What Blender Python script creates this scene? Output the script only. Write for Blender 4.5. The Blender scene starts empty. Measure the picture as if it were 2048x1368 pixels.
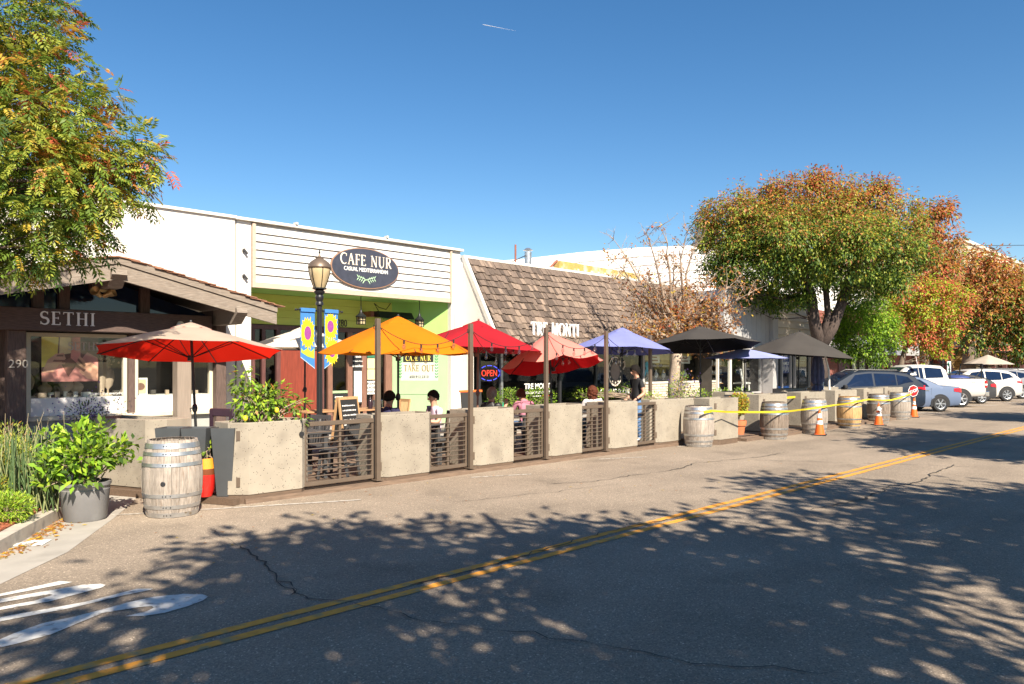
import bpy, math, random
import numpy as np
from mathutils import Vector, Matrix
random.seed(7)
rng = np.random.default_rng(11)
R = math.radians
SC = bpy.context.scene
COL = SC.collection
# x runs along the street (away to the right), y across it towards the shops, z up; metres
EYE = 1.87
C45 = 2 ** -.5
# ---------------------------------------------------------------- camera
cd = bpy.data.cameras.new('camera')
cam = bpy.data.objects.new('camera', cd)
COL.objects.link(cam)
cam.location = (0, 0, EYE)
cam.rotation_euler = (R(90), 0, R(-45))
cd.sensor_width = 36
cd.lens = 1500 / 2048 * 36
cd.shift_y = 48 / 2048
cd.clip_end = 6000
SC.camera = cam
# ---------------------------------------------------------------- sky and sun
SUN_EL = 40
SUN_DIR = Vector((-.355 * math.cos(R(SUN_EL)), -.935 * math.cos(R(SUN_EL)), math.sin(R(SUN_EL))))
w = bpy.data.worlds.new('World')
SC.world = w
w.use_nodes = True
wn = w.node_tree.nodes
wl = w.node_tree.links
wn.clear()
sky = wn.new('ShaderNodeTexSky')
sky.sky_type = 'NISHITA'
sky.sun_disc = False
sky.sun_elevation = R(SUN_EL)
sky.sun_rotation = math.atan2(SUN_DIR.x, SUN_DIR.y)
sky.air_density = 1.0
sky.dust_density = 0.0
sky.ozone_density = 2.2
sky.altitude = 50
bg = wn.new('ShaderNodeBackground')
bg.inputs['Strength'].default_value = .063
wo = wn.new('ShaderNodeOutputWorld')
hs = wn.new('ShaderNodeHueSaturation')
hs.inputs['Saturation'].default_value = 1.28
wl.new(sky.outputs[0], hs.inputs['Color'])
wl.new(hs.outputs[0], bg.inputs['Color'])
wl.new(bg.outputs[0], wo.inputs['Surface'])
sl = bpy.data.lights.new('sun', 'SUN')
sl.energy = 5.0
sl.angle = R(.53)
sl.color = (1, .895, .74)
so = bpy.data.objects.new('sun', sl)
COL.objects.link(so)
so.rotation_euler = SUN_DIR.to_track_quat('Z', 'Y').to_euler()
SC.view_settings.view_transform = 'Standard'
SC.view_settings.look = 'None'
SC.view_settings.exposure = 1.22
SC.view_settings.gamma = 1
SC.view_settings.use_curve_mapping = False
SC.cycles.max_bounces = 8
SC.cycles.transparent_max_bounces = 12
SC.cycles.use_denoising = True


# ---------------------------------------------------------------- helpers
def bear(px, t):
    """street position x where the line of sight at bearing px meets the line y = t"""
    k = (px - 1024) / 1500
    return t * (1 + k) / (1 - k)


def ground(px, py, z=0.0):
    Z = 1500 * (EYE - z) / (py - 732)
    k = (px - 1024) / 1500
    return (Z * C45 * (1 + k), Z * C45 * (1 - k))


def hgt(px, py, t):
    s = bear(px, t)
    return EYE - (py - 732) * C45 * (s + t) / 1500


def pt(px, py, Z):
    k = (px - 1024) / 1500
    return Vector((Z * C45 * (1 + k), Z * C45 * (1 - k), EYE - (py - 732) * Z / 1500))


class MB:
    def __init__(s):
        s.v = []
        s.f = []
        s.m = []
        s.cur = 0

    def add(s, vs, fs):
        b = len(s.v)
        s.v += [tuple(v) for v in vs]
        for f in fs:
            s.f.append([i + b for i in f])
            s.m.append(s.cur)
        return s

    def box(s, x0, x1, y0, y1, z0, z1, M=None):
        vs = [(x0, y0, z0), (x1, y0, z0), (x1, y1, z0), (x0, y1, z0), (x0, y0, z1), (x1, y0, z1), (x1, y1, z1), (x0, y1, z1)]
        if M is not None:
            vs = [M @ Vector(v) for v in vs]
        return s.add(vs, [(0, 3, 2, 1), (4, 5, 6, 7), (0, 1, 5, 4), (1, 2, 6, 5), (2, 3, 7, 6), (3, 0, 4, 7)])

    def bbox(s, x0, x1, y0, y1, z0, z1, b=.01, M=None):
        """box with all edges chamfered"""
        vs = []
        ix = {}
        X, Y, Zz = (x0, x1), (y0, y1), (z0, z1)
        sg = (1, -1)
        for i in (0, 1):
            for j in (0, 1):
                for k in (0, 1):
                    for a in range(3):
                        p = [X[i] + sg[i] * b, Y[j] + sg[j] * b, Zz[k] + sg[k] * b]
                        p[a] = (X[i], Y[j], Zz[k])[a]
                        ix[i, j, k, a] = len(vs)
                        vs.append(Vector(p))
        fs = []
        for a in range(3):
            for e in (0, 1):
                q = []
                for (p, r) in ((0, 0), (1, 0), (1, 1), (0, 1)):
                    c = [0, 0, 0]
                    c[a] = e
                    c[(a + 1) % 3] = p
                    c[(a + 2) % 3] = r
                    q.append(ix[c[0], c[1], c[2], a])
                fs.append(q if e else q[::-1])
        for a in range(3):
            b1, b2 = (a + 1) % 3, (a + 2) % 3
            for p in (0, 1):
                for r in (0, 1):
                    c0 = [0, 0, 0]
                    c0[b1] = p
                    c0[b2] = r
                    c1 = list(c0)
                    c1[a] = 1
                    q = [ix[(*c0, b1)], ix[(*c1, b1)], ix[(*c1, b2)], ix[(*c0, b2)]]
                    fs.append(q if (p == r) else q[::-1])
        for i in (0, 1):
            for j in (0, 1):
                for k in (0, 1):
                    q = [ix[i, j, k, 0], ix[i, j, k, 1], ix[i, j, k, 2]]
                    fs.append(q if (i + j + k) % 2 else q[::-1])
        if M is not None:
            vs = [M @ v for v in vs]
        return s.add(vs, fs)

    def extrude(s, poly, vec):
        n = len(poly)
        vec = Vector(vec)
        vs = [Vector(p) for p in poly] + [Vector(p) + vec for p in poly]
        fs = [list(range(n))[::-1], list(range(n, 2 * n))] + [(i, (i + 1) % n, n + (i + 1) % n, n + i) for i in range(n)]
        return s.add(vs, fs)

    def prism(s, poly, z0, z1):
        return s.extrude([(x, y, z0) for x, y in poly], (0, 0, z1 - z0))

    def sheet(s, poly):
        return s.add(poly, [list(range(len(poly)))])

    def tube(s, path, r, n=8, caps=True):
        path = [Vector(p) for p in path]
        k = len(path)
        rs = [r] * k if isinstance(r, (int, float)) else list(r)
        if len(rs) == 2 and k > 2:
            rs = [rs[0] + (rs[1] - rs[0]) * i / (k - 1) for i in range(k)]
        vs = []
        up = None
        for i, p in enumerate(path):
            d = (path[min(i + 1, k - 1)] - path[max(i - 1, 0)])
            if d.length < 1e-9:
                d = Vector((0, 0, 1))
            d.normalize()
            if up is None:
                up = Vector((0, 0, 1)) if abs(d.z) < .9 else Vector((1, 0, 0))
            a = d.cross(up)
            if a.length < 1e-6:
                a = d.cross(Vector((.3, .5, .8)))
            a.normalize()
            b = a.cross(d).normalized()
            up = b
            for j in range(n):
                q = 2 * math.pi * j / n
                vs.append(p + (a * math.cos(q) + b * math.sin(q)) * rs[i])
        fs = []
        for i in range(k - 1):
            for j in range(n):
                j2 = (j + 1) % n
                fs.append((i * n + j, (i + 1) * n + j, (i + 1) * n + j2, i * n + j2))
        if caps:
            fs.append(list(range(n)))
            fs.append([(k - 1) * n + j for j in range(n)][::-1])
        return s.add(vs, fs)

    def bar(s, a, b, w, h, up=(0, 0, 1)):
        """rectangular bar from a to b, w wide, h along up"""
        a, b = Vector(a), Vector(b)
        d = (b - a).normalized()
        side = d.cross(Vector(up)).normalized()
        u = side.cross(d).normalized()
        o = [(-1, -1), (1, -1), (1, 1), (-1, 1)]
        vs = [p + side * (w / 2 * x) + u * (h / 2 * y) for p in (a, b) for x, y in o]
        return s.add(vs, [(0, 1, 2, 3), (7, 6, 5, 4), (0, 4, 5, 1), (1, 5, 6, 2), (2, 6, 7, 3), (3, 7, 4, 0)])

    def lathe(s, prof, n=20, c=(0, 0, 0), M=None, a0=0, a1=2 * math.pi):
        full = abs(a1 - a0 - 2 * math.pi) < 1e-6
        m = n if full else n + 1
        vs = []
        for r, z in prof:
            for j in range(m):
                a = a0 + (a1 - a0) * j / n
                vs.append(Vector((c[0] + r * math.cos(a), c[1] + r * math.sin(a), c[2] + z)))
        if M is not None:
            vs = [M @ v for v in vs]
        fs = []
        for i in range(len(prof) - 1):
            for j in range(n):
                j2 = (j + 1) % m
                fs.append((i * m + j, i * m + j2, (i + 1) * m + j2, (i + 1) * m + j))
        return s.add(vs, fs)

    def ball(s, c, r, n=12, k=8, M=None):
        rx, ry, rz = (r, r, r) if isinstance(r, (int, float)) else r
        vs = []
        for i in range(k + 1):
            th = math.pi * i / k
            for j in range(n):
                a = 2 * math.pi * j / n
                vs.append(Vector((c[0] + rx * math.sin(th) * math.cos(a), c[1] + ry * math.sin(th) * math.sin(a), c[2] - rz * math.cos(th))))
        if M is not None:
            vs = [M @ v for v in vs]
        fs = [(i * n + j, i * n + (j + 1) % n, (i + 1) * n + (j + 1) % n, (i + 1) * n + j) for i in range(k) for j in range(n)]
        return s.add(vs, fs)

    def mesh(s, name, mats, smooth=False):
        me = bpy.data.meshes.new(name)
        me.from_pydata(s.v, [], s.f)
        for m in (mats if isinstance(mats, (list, tuple)) else [mats]):
            me.materials.append(m)
        if any(s.m):
            me.polygons.foreach_set('material_index', s.m)
        if smooth:
            me.shade_smooth()
            if smooth != 'all':
                me.set_sharp_from_angle(angle=R(40))
        me.update()
        return me


def props(o, label=None, cat=None, group=None, kind=None):
    if label:
        o['label'] = label
    if cat:
        o['category'] = cat
    if group:
        o['group'] = group
    if kind:
        o['kind'] = kind
    return o


def link(o, parent=None, world=False):
    COL.objects.link(o)
    if parent is not None:
        o.parent = parent
        if world and parent.parent is None and parent.type == 'EMPTY':
            o.matrix_parent_inverse = Matrix.Translation(-parent.location)
    return o


def obj(name, mb, mats, parent=None, smooth=False, world=False, loc=None, kind=None, rotz=0):
    me = mb.mesh(name, mats, smooth) if isinstance(mb, MB) else mb
    o = bpy.data.objects.new(name, me)
    if loc is not None:
        o.location = loc
    if rotz:
        o.rotation_euler.z = rotz
    if kind:
        o['kind'] = kind
    return link(o, parent, world)


def thing(name, label, cat, loc=(0, 0, 0), rotz=0, group=None):
    o = bpy.data.objects.new(name, None)
    o.empty_display_size = .2
    o.location = loc
    o.rotation_euler = (0, 0, rotz)
    COL.objects.link(o)
    return props(o, label, cat, group)


def dup(root, loc, rotz=0, label=None, group=None, scale=None):
    def rec(o, p):
        c = o.copy()
        COL.objects.link(c)
        if p is not None:
            c.parent = p
        for ch in KIDS.get(o.name, None) or list(o.children):
            rec(ch, c)
        return c
    r = rec(root, None)
    r.location = loc
    r.rotation_euler.z = rotz
    if scale:
        r.scale = (scale,) * 3
    if label:
        r['label'] = label
    if group:
        r['group'] = group
    return r


KIDS = {}
# ---------------------------------------------------------------- materials
MATS = {}


def mat(name, col, rough=.6, metal=0, var=.12, sc=6, st=(1, 1, 1), bump=0, bsc=60, col2=None, c2lo=.55, c2hi=.7, c2sc=3, rnd=0, spec=.5, transl=0, tcol=None, coat=0, back=None, emit=0):
    m = bpy.data.materials.new(name)
    MATS[name] = m
    m.use_nodes = True
    nt = m.node_tree
    N, L = nt.nodes, nt.links
    b = N['Principled BSDF']
    b.inputs['Roughness'].default_value = rough
    b.inputs['Metallic'].default_value = metal
    b.inputs['Specular IOR Level'].default_value = spec
    b.inputs['Coat Weight'].default_value = coat
    b.inputs['Coat Roughness'].default_value = .05
    tc = N.new('ShaderNodeTexCoord')
    mp = N.new('ShaderNodeMapping')
    mp.inputs['Scale'].default_value = st
    L.new(tc.outputs['Object'], mp.inputs[0])

    def noise(scale, det=4):
        n = N.new('ShaderNodeTexNoise')
        n.inputs['Scale'].default_value = scale
        n.inputs['Detail'].default_value = det
        L.new(mp.outputs[0], n.inputs['Vector'])
        return n.outputs[0]

    def mix(f, a, c):
        x = N.new('ShaderNodeMix')
        x.data_type = 'RGBA'
        if isinstance(f, float):
            x.inputs[0].default_value = f
        else:
            L.new(f, x.inputs[0])
        for s_, v in ((6, a), (7, c)):
            if isinstance(v, tuple):
                x.inputs[s_].default_value = (*v[:3], 1)
            else:
                L.new(v, x.inputs[s_])
        return x.outputs[2]
    lo = tuple(max(0, c * (1 - var)) for c in col)
    hi = tuple(min(1, c * (1 + var)) for c in col)
    r = N.new('ShaderNodeMapRange')
    r.inputs[1].default_value = .3
    r.inputs[2].default_value = .7
    L.new(noise(sc), r.inputs[0])
    out = mix(r.outputs[0], lo, hi)
    if col2:
        r2 = N.new('ShaderNodeMapRange')
        r2.inputs[1].default_value = c2lo
        r2.inputs[2].default_value = c2hi
        L.new(noise(c2sc, 6), r2.inputs[0])
        out = mix(r2.outputs[0], out, col2)
    if rnd:
        oi = N.new('ShaderNodeObjectInfo')
        r3 = N.new('ShaderNodeMapRange')
        r3.inputs[3].default_value = 1 - rnd
        r3.inputs[4].default_value = 1 + rnd
        L.new(oi.outputs['Random'], r3.inputs[0])
        cm = N.new('ShaderNodeCombineXYZ')
        mu_ = N.new('ShaderNodeMath')
        mu_.operation = 'MULTIPLY'
        mu_.inputs[1].default_value = 37
        L.new(oi.outputs['Random'], mu_.inputs[0])
        for k_ in range(3):
            L.new(mu_.outputs[0], cm.inputs[k_])
        L.new(cm.outputs[0], mp.inputs['Location'])
        h = N.new('ShaderNodeHueSaturation')
        L.new(r3.outputs[0], h.inputs['Value'])
        L.new(out, h.inputs['Color'])
        out = h.outputs[0]
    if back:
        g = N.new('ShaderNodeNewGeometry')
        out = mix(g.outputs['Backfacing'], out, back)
    L.new(out, b.inputs['Base Color'])
    if bump:
        bn = N.new('ShaderNodeBump')
        bn.inputs['Strength'].default_value = bump
        bn.inputs['Distance'].default_value = .01
        L.new(noise(bsc, 5), bn.inputs['Height'])
        L.new(bn.outputs[0], b.inputs['Normal'])
    if emit:
        L.new(out, b.inputs['Emission Color'])
        b.inputs['Emission Strength'].default_value = emit
    if transl:
        t = N.new('ShaderNodeBsdfTranslucent')
        if tcol:
            t.inputs[0].default_value = (*tcol, 1)
        else:
            L.new(out, t.inputs[0])
        ms = N.new('ShaderNodeMixShader')
        ms.inputs[0].default_value = transl
        L.new(b.outputs[0], ms.inputs[1])
        L.new(t.outputs[0], ms.inputs[2])
        L.new(ms.outputs[0], N['Material Output'].inputs[0])
    return m


def glassmat(name, tint=(.8, .85, .85), refl=.1, rough=.02):
    m = bpy.data.materials.new(name)
    m.use_nodes = True
    N, L = m.node_tree.nodes, m.node_tree.links
    N.remove(N['Principled BSDF'])
    tr = N.new('ShaderNodeBsdfTransparent')
    tr.inputs[0].default_value = (*tint, 1)
    gl = N.new('ShaderNodeBsdfGlossy')
    gl.inputs['Roughness'].default_value = rough
    fr = N.new('ShaderNodeFresnel')
    geo = N.new('ShaderNodeNewGeometry')
    mr = N.new('ShaderNodeMapRange')
    mr.inputs[3].default_value = 1.5
    mr.inputs[4].default_value = 1 / 1.5
    L.new(geo.outputs['Backfacing'], mr.inputs[0])
    L.new(mr.outputs[0], fr.inputs[0])
    ad = N.new('ShaderNodeMath')
    ad.operation = 'ADD'
    ad.inputs[1].default_value = refl
    ad.use_clamp = True
    ms = N.new('ShaderNodeMixShader')
    L.new(fr.outputs[0], ad.inputs[0])
    L.new(ad.outputs[0], ms.inputs[0])
    L.new(tr.outputs[0], ms.inputs[1])
    L.new(gl.outputs[0], ms.inputs[2])
    L.new(ms.outputs[0], N['Material Output'].inputs[0])
    return m


def asphalt():
    m = mat('asphalt', (.268, .216, .166), rough=.9, var=.10, sc=.35, spec=.25)
    N, L = m.node_tree.nodes, m.node_tree.links
    b = N['Principled BSDF']
    src = b.inputs['Base Color'].links[0].from_socket
    tc = N['Texture Coordinate']

    def nz(scale, det, st=(1, 1, 1)):
        mp = N.new('ShaderNodeMapping')
        mp.inputs['Scale'].default_value = st
        n = N.new('ShaderNodeTexNoise')
        n.inputs['Scale'].default_value = scale
        n.inputs['Detail'].default_value = det
        L.new(tc.outputs['Object'], mp.inputs[0])
        L.new(mp.outputs[0], n.inputs['Vector'])
        return n.outputs[0]

    def ramp(sock, a, b_, lo, hi):
        r = N.new('ShaderNodeMapRange')
        r.inputs[1].default_value, r.inputs[2].default_value = a, b_
        r.inputs[3].default_value, r.inputs[4].default_value = lo, hi
        L.new(sock, r.inputs[0])
        return r.outputs[0]

    def mul(c, f):
        x = N.new('ShaderNodeVectorMath')
        x.operation = 'SCALE'
        L.new(c, x.inputs[0])
        L.new(f, x.inputs['Scale'])
        return x.outputs[0]
    v = N.new('ShaderNodeTexVoronoi')
    v.inputs['Scale'].default_value = 95
    L.new(tc.outputs['Object'], v.inputs['Vector'])
    sep = N.new('ShaderNodeSeparateColor')
    L.new(v.outputs['Color'], sep.inputs[0])
    o = mul(src, ramp(sep.outputs[0], 0, 1, .72, 1.2))
    o = mul(o, ramp(sep.outputs[1], .93, 1, 1, 2.1))          # pale aggregate flecks
    o = mul(o, ramp(nz(1.1, 6), .3, .7, .9, 1.1))
    o = mul(o, ramp(nz(.5, 4, (.12, 1.6, 1)), .35, .65, .9, 1.08))   # wheel-track streaks along the lane
    o = mul(o, ramp(nz(.8, 3), .60, .72, 1, .78))             # old oil and tyre stains
    o = mul(o, ramp(nz(.22, 2, (.5, 1, 1)), .54, .57, 1, .90))   # patched areas
    L.new(o, b.inputs['Base Color'])
    bn = N.new('ShaderNodeBump')
    bn.inputs['Strength'].default_value = .5
    bn.inputs['Distance'].default_value = .006
    L.new(v.outputs['Distance'], bn.inputs['Height'])
    L.new(bn.outputs[0], b.inputs['Normal'])
    return m


M_asph = asphalt()
M_conc = mat('pavement_concrete', (.36, .33, .29), .85, var=.12, sc=2.5, bump=.2, bsc=90, col2=(.26, .24, .21), c2sc=1.2)
M_curb = mat('curb_concrete', (.44, .39, .33), .85, var=.15, sc=5, bump=.3, bsc=70, col2=(.24, .22, .2), c2sc=4)
M_wpaint = mat('white_road_paint', (.62, .60, .56), .8, var=.1, sc=20, bump=.2, bsc=90, col2=(.34, .32, .30), c2lo=.56, c2hi=.66, c2sc=14)
M_ypaint = mat('yellow_road_paint', (.70, .29, .03), .8, var=.14, sc=9, bump=.2, bsc=90, col2=(.32, .23, .10), c2lo=.50, c2hi=.64, c2sc=6)
M_crack = mat('crack_tar', (.04, .036, .032), .9)
M_wpaint_old = mat('worn_white_paint', (.46, .42, .37), .8, var=.1, sc=20, col2=(.25, .21, .17), c2lo=.48, c2hi=.6, c2sc=12)
M_mulch = mat('red_mulch', (.30, .09, .04), .9, var=.5, sc=60, bump=.8, bsc=60)
M_soil = mat('soil', (.06, .045, .035), .95, var=.4, sc=40)
M_white = mat('white_stucco', (.68, .645, .59), .85, var=.03, sc=1.5, bump=.12, bsc=120, col2=(.60, .56, .5), c2lo=.62, c2hi=.85, c2sc=1.1)
M_whitetrim = mat('white_trim', (.62, .59, .53), .7, var=.05, sc=4, col2=(.5, .45, .38), c2lo=.62, c2hi=.75, c2sc=6)
M_tan = mat('tan_trim', (.46, .36, .28), .7, var=.1, sc=6, st=(1, 1, 4))
M_siding = mat('white_siding', (.70, .67, .62), .6, var=.03, sc=3, st=(.3, 1, 3), rnd=.02)
M_green = mat('olive_green_wall', (.52, .54, .12), .75, var=.05, sc=2, st=(.4, 1, 5))
M_green2 = mat('apple_green_wall', (.30, .52, .14), .75, var=.05, sc=3)
M_palegreen = mat('pale_green_wall', (.30, .44, .24), .7, var=.04, sc=3)
M_maroon = mat('maroon_wood', (.11, .045, .04), .5, var=.25, sc=8, st=(4, 4, .5))
M_redpanel = mat('red_wood_panel', (.20, .035, .018), .55, var=.3, sc=10, st=(8, 8, .3))
M_brownwood = mat('brown_door_wood', (.20, .10, .07), .5, var=.25, sc=10, st=(6, 6, .5))
M_timber = mat('dark_brown_timber', (.095, .062, .052), .75, var=.35, sc=14, st=(.6, 6, 6), bump=.5, bsc=40)
M_timberv = mat('dark_brown_post', (.10, .066, .055), .75, var=.35, sc=14, st=(6, 6, .5), bump=.5, bsc=40)
M_fascia = mat('greybrown_fascia', (.22, .18, .145), .8, var=.25, sc=12, st=(.5, 4, 7), bump=.5, bsc=30, col2=(.33, .29, .25), c2lo=.58, c2hi=.68, c2sc=14)
M_pillar = mat('taupe_pillar', (.25, .20, .16), .7, var=.1, sc=8, st=(5, 5, .4), bump=.2)
M_cream = mat('cream_frame', (.62, .55, .42), .6, var=.06)
M_panelw = mat('white_panel', (.74, .71, .70), .6, var=.03)
M_greypanel = mat('grey_panel', (.33, .34, .32), .7, var=.05)
M_shingle = mat('weathered_shingle', (.118, .086, .067), .85, var=.4, sc=16, st=(9, 1, 1), bump=.6, bsc=30, rnd=.42)
M_shingle_b = mat('sunbleached_shingle', (.19, .14, .106), .85, var=.35, sc=16, st=(9, 1, 1), bump=.6, bsc=30, rnd=.35)
M_shingle_red = mat('reddish_shingle', (.24, .115, .07), .85, var=.35, sc=12, st=(6, 1, 1), bump=.5, bsc=30, rnd=.3)
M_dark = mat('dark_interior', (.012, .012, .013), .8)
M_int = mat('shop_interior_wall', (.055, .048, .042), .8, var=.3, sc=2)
M_blackm = mat('black_metal', (.02, .021, .023), .42, .3)
M_bronze = mat('bronze_metal', (.155, .115, .085), .45, .35, var=.08)
M_steel = mat('galvanised_steel', (.52, .53, .54), .38, .85, var=.15, sc=12, col2=(.33, .27, .2), c2lo=.62, c2hi=.72, c2sc=9)
M_planter = mat('exposed_aggregate', (.30, .262, .208), .85, var=.07, sc=4, bump=.3, bsc=150, rnd=.07, col2=(.20, .17, .135), c2lo=.52, c2hi=.78, c2sc=2.2)
M_skirt = mat('brown_skirt_board', (.115, .075, .05), .75, var=.2, sc=10, st=(.6, 5, 5), bump=.2)
M_deck = mat('deck_board', (.17, .115, .08), .75, var=.25, sc=10, st=(.5, 5, 5), bump=.2, rnd=.12)
M_stave = mat('weathered_oak', (.31, .265, .225), .8, var=.28, sc=9, st=(5, 5, .8), bump=.4, bsc=40, rnd=.16, col2=(.22, .16, .12), c2lo=.58, c2hi=.72, c2sc=5)
M_stave_d = mat('dark_oak', (.21, .165, .13), .8, var=.3, sc=9, st=(5, 5, .8), bump=.4, bsc=40, rnd=.2, col2=(.11, .075, .055), c2lo=.55, c2hi=.7, c2sc=5)
M_stave_g = mat('golden_oak', (.46, .28, .12), .7, var=.22, sc=9, st=(5, 5, .8), bump=.3, bsc=40, rnd=.18, col2=(.30, .19, .10), c2lo=.55, c2hi=.7, c2sc=5)
M_black = mat('black_paint', (.018, .018, .02), .5, var=.1)
M_charcoal = mat('charcoal_resin', (.055, .055, .058), .55, var=.08)
M_greypot = mat('grey_pot', (.17, .165, .165), .6, var=.1, sc=5, col2=(.22, .215, .21), c2sc=3)
M_terra = mat('terracotta', (.48, .15, .06), .75, var=.12, sc=6)
M_redglaze = mat('red_glaze', (.55, .02, .015), .2, var=.1, coat=.5)
M_orglaze = mat('orange_glaze', (.75, .30, .03), .2, var=.1, coat=.5)
M_cone = mat('orange_cone', (.80, .13, .015), .5, var=.06)
M_reflect = mat('reflective_white', (.80, .80, .80), .35, var=.04)
M_rubber = mat('black_rubber', (.02, .02, .02), .75)
M_tape = mat('yellow_tape', (.70, .56, .02), .45, var=.03, transl=.2)
M_wire = mat('dark_wire', (.012, .012, .012), .6)
M_bulb = glassmat('bulb_glass', (.9, .85, .8), .12)
M_glass = glassmat('shop_glass', (.95, .97, .96), -.012)
M_glassd = glassmat('dark_shop_glass', (.62, .65, .67), .0)
M_letterw = mat('white_letter', (.82, .80, .77), .5, var=.02)
M_letterc = mat('cream_letter', (.78, .68, .55), .5, var=.02)
M_navy = mat('navy_sign', (.042, .046, .066), .45, var=.15, sc=8)
M_signrim = mat('copper_rim', (.30, .17, .11), .5)
M_leafpr = mat('mint_print', (.45, .66, .42), .6)
M_numdark = mat('dark_numeral', (.03, .02, .018), .5)
M_brass = mat('brass_lamp', (.50, .34, .16), .4, .6)
M_lantern = mat('lantern_glass', (.62, .50, .29), .25, var=.15, sc=3, transl=.3)
M_blue = mat('banner_blue', (.06, .24, .60), .7, var=.06, transl=.25)
M_yel = mat('banner_yellow', (.85, .62, .015), .7, var=.06, transl=.2)
M_purp = mat('banner_purple', (.26, .045, .23), .7, var=.15, sc=40)
M_lime = mat('banner_green', (.36, .55, .03), .7, var=.06)
M_wood = mat('pine_wood', (.46, .27, .13), .6, var=.2, sc=10, st=(5, 5, .6))
M_tabletop = mat('wood_tabletop', (.40, .22, .11), .5, var=.2, sc=8, st=(.7, 6, 1))
M_chalk = mat('chalkboard', (.02, .02, .02), .7)
M_paper = mat('paper', (.70, .69, .64), .7, var=.04)
M_paper_y = mat('kraft_paper', (.55, .48, .30), .7, var=.06)
M_stonew = mat('pale_stone', (.52, .45, .38), .85, var=.2, sc=8, bump=.5, bsc=30, rnd=.2)
M_brick = mat('red_brick', (.26, .06, .045), .85, var=.2, sc=12, bump=.3, rnd=.2)
M_brickp = mat('painted_brick', (.24, .12, .12), .8, var=.1, sc=6, bump=.3)
M_mortar = mat('mortar', (.30, .25, .22), .9)
M_ystone = mat('yellow_stone', (.52, .34, .13), .85, var=.2, sc=8, bump=.4, rnd=.25)
M_grey = mat('grey_facade', (.36, .35, .35), .7, var=.05, sc=2)
M_beige = mat('beige_wall', (.56, .46, .32), .8, var=.04, sc=1)
M_beiges = mat('beige_siding', (.58, .50, .40), .7, var=.04)
M_awn = mat('grey_awning', (.20, .21, .24), .7, var=.06)
M_awn2 = mat('pale_grey_awning', (.33, .32, .31), .7, var=.06)
M_vault = mat('white_membrane_roof', (.66, .65, .63), .7, var=.03, sc=1, st=(.2, 1, 6))
M_yold = mat('faded_yellow_paint', (.36, .25, .07), .85, var=.2, sc=5, col2=(.46, .40, .28), c2lo=.45, c2hi=.62, c2sc=3)
M_rust = mat('rusty_iron', (.22, .07, .04), .7, var=.3)
M_skin = mat('skin', (.50, .27, .18), .5, var=.06)
M_skin2 = mat('tan_skin', (.36, .19, .12), .5, var=.06)
M_hairb = mat('black_hair', (.010, .008, .007), .85, spec=.15, var=.4, sc=60)
M_hairg = mat('grey_brown_hair', (.20, .15, .11), .6, var=.4, sc=60)
M_hairr = mat('auburn_hair', (.085, .024, .012), .75, spec=.2, var=.5, sc=50)
M_denim = mat('blue_denim', (.10, .19, .36), .8, var=.25, sc=9)
M_tblack = mat('black_cotton', (.014, .014, .016), .85, var=.2)
M_tnavy = mat('navy_cotton', (.018, .017, .06), .85, var=.2)
M_tlav = mat('lavender_cotton', (.52, .42, .52), .8, var=.08)
M_twhite = mat('white_cotton', (.70, .68, .68), .8, var=.05)
M_tpink = mat('mauve_cotton', (.40, .16, .22), .8, var=.1)
M_eye = mat('eye', (.02, .015, .012), .2)
M_lip = mat('lips', (.40, .13, .10), .5)
M_tyre = mat('tyre_rubber', (.018, .018, .019), .8)
M_rim = mat('alloy_rim', (.55, .55, .56), .35, .8)
M_cglass = mat('car_glass', (.008, .016, .04), .04, var=.1, spec=.5)
M_red = mat('tail_lamp', (.55, .01, .012), .15, coat=.5)
M_ctrim = mat('car_black_trim', (.02, .02, .022), .5)
M_chrome = mat('chrome', (.7, .7, .7), .15, 1)
M_bark = mat('grey_bark', (.15, .115, .085), .9, var=.4, sc=9, st=(3, 3, 1), bump=.9, bsc=16)
M_barkp = mat('pale_bark', (.34, .27, .205), .9, var=.35, sc=10, st=(2, 2, 1.5), bump=.8, bsc=18)
M_barkd = mat('dark_bark', (.07, .05, .042), .9, var=.4, sc=9, st=(3, 3, 1), bump=.9, bsc=16)
M_twig = mat('dry_twig', (.30, .225, .165), .9, var=.2)


def leafmat(name, col, tr=.35):
    return mat(name, col, .5, var=.18, sc=1.7, transl=tr, tcol=tuple(min(1, c * 1.5) for c in col), spec=.3)


L_dg = leafmat('dark_green_leaf', (.05, .10, .022))
L_g = leafmat('green_leaf', (.13, .205, .03))
L_yg = leafmat('yellow_green_leaf', (.30, .34, .05))
L_y = leafmat('yellow_leaf', (.50, .36, .05))
L_o = leafmat('orange_leaf', (.42, .18, .045))
L_r = leafmat('red_leaf', (.38, .085, .045))
L_b = leafmat('brown_leaf', (.34, .16, .065))
L_br = leafmat('bright_green_leaf', (.20, .36, .025))
L_lime = leafmat('lime_leaf', (.34, .46, .04))
L_pk = leafmat('coral_leaf', (.50, .13, .07))
L_purple = leafmat('purple_flower', (.13, .07, .30))


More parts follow.
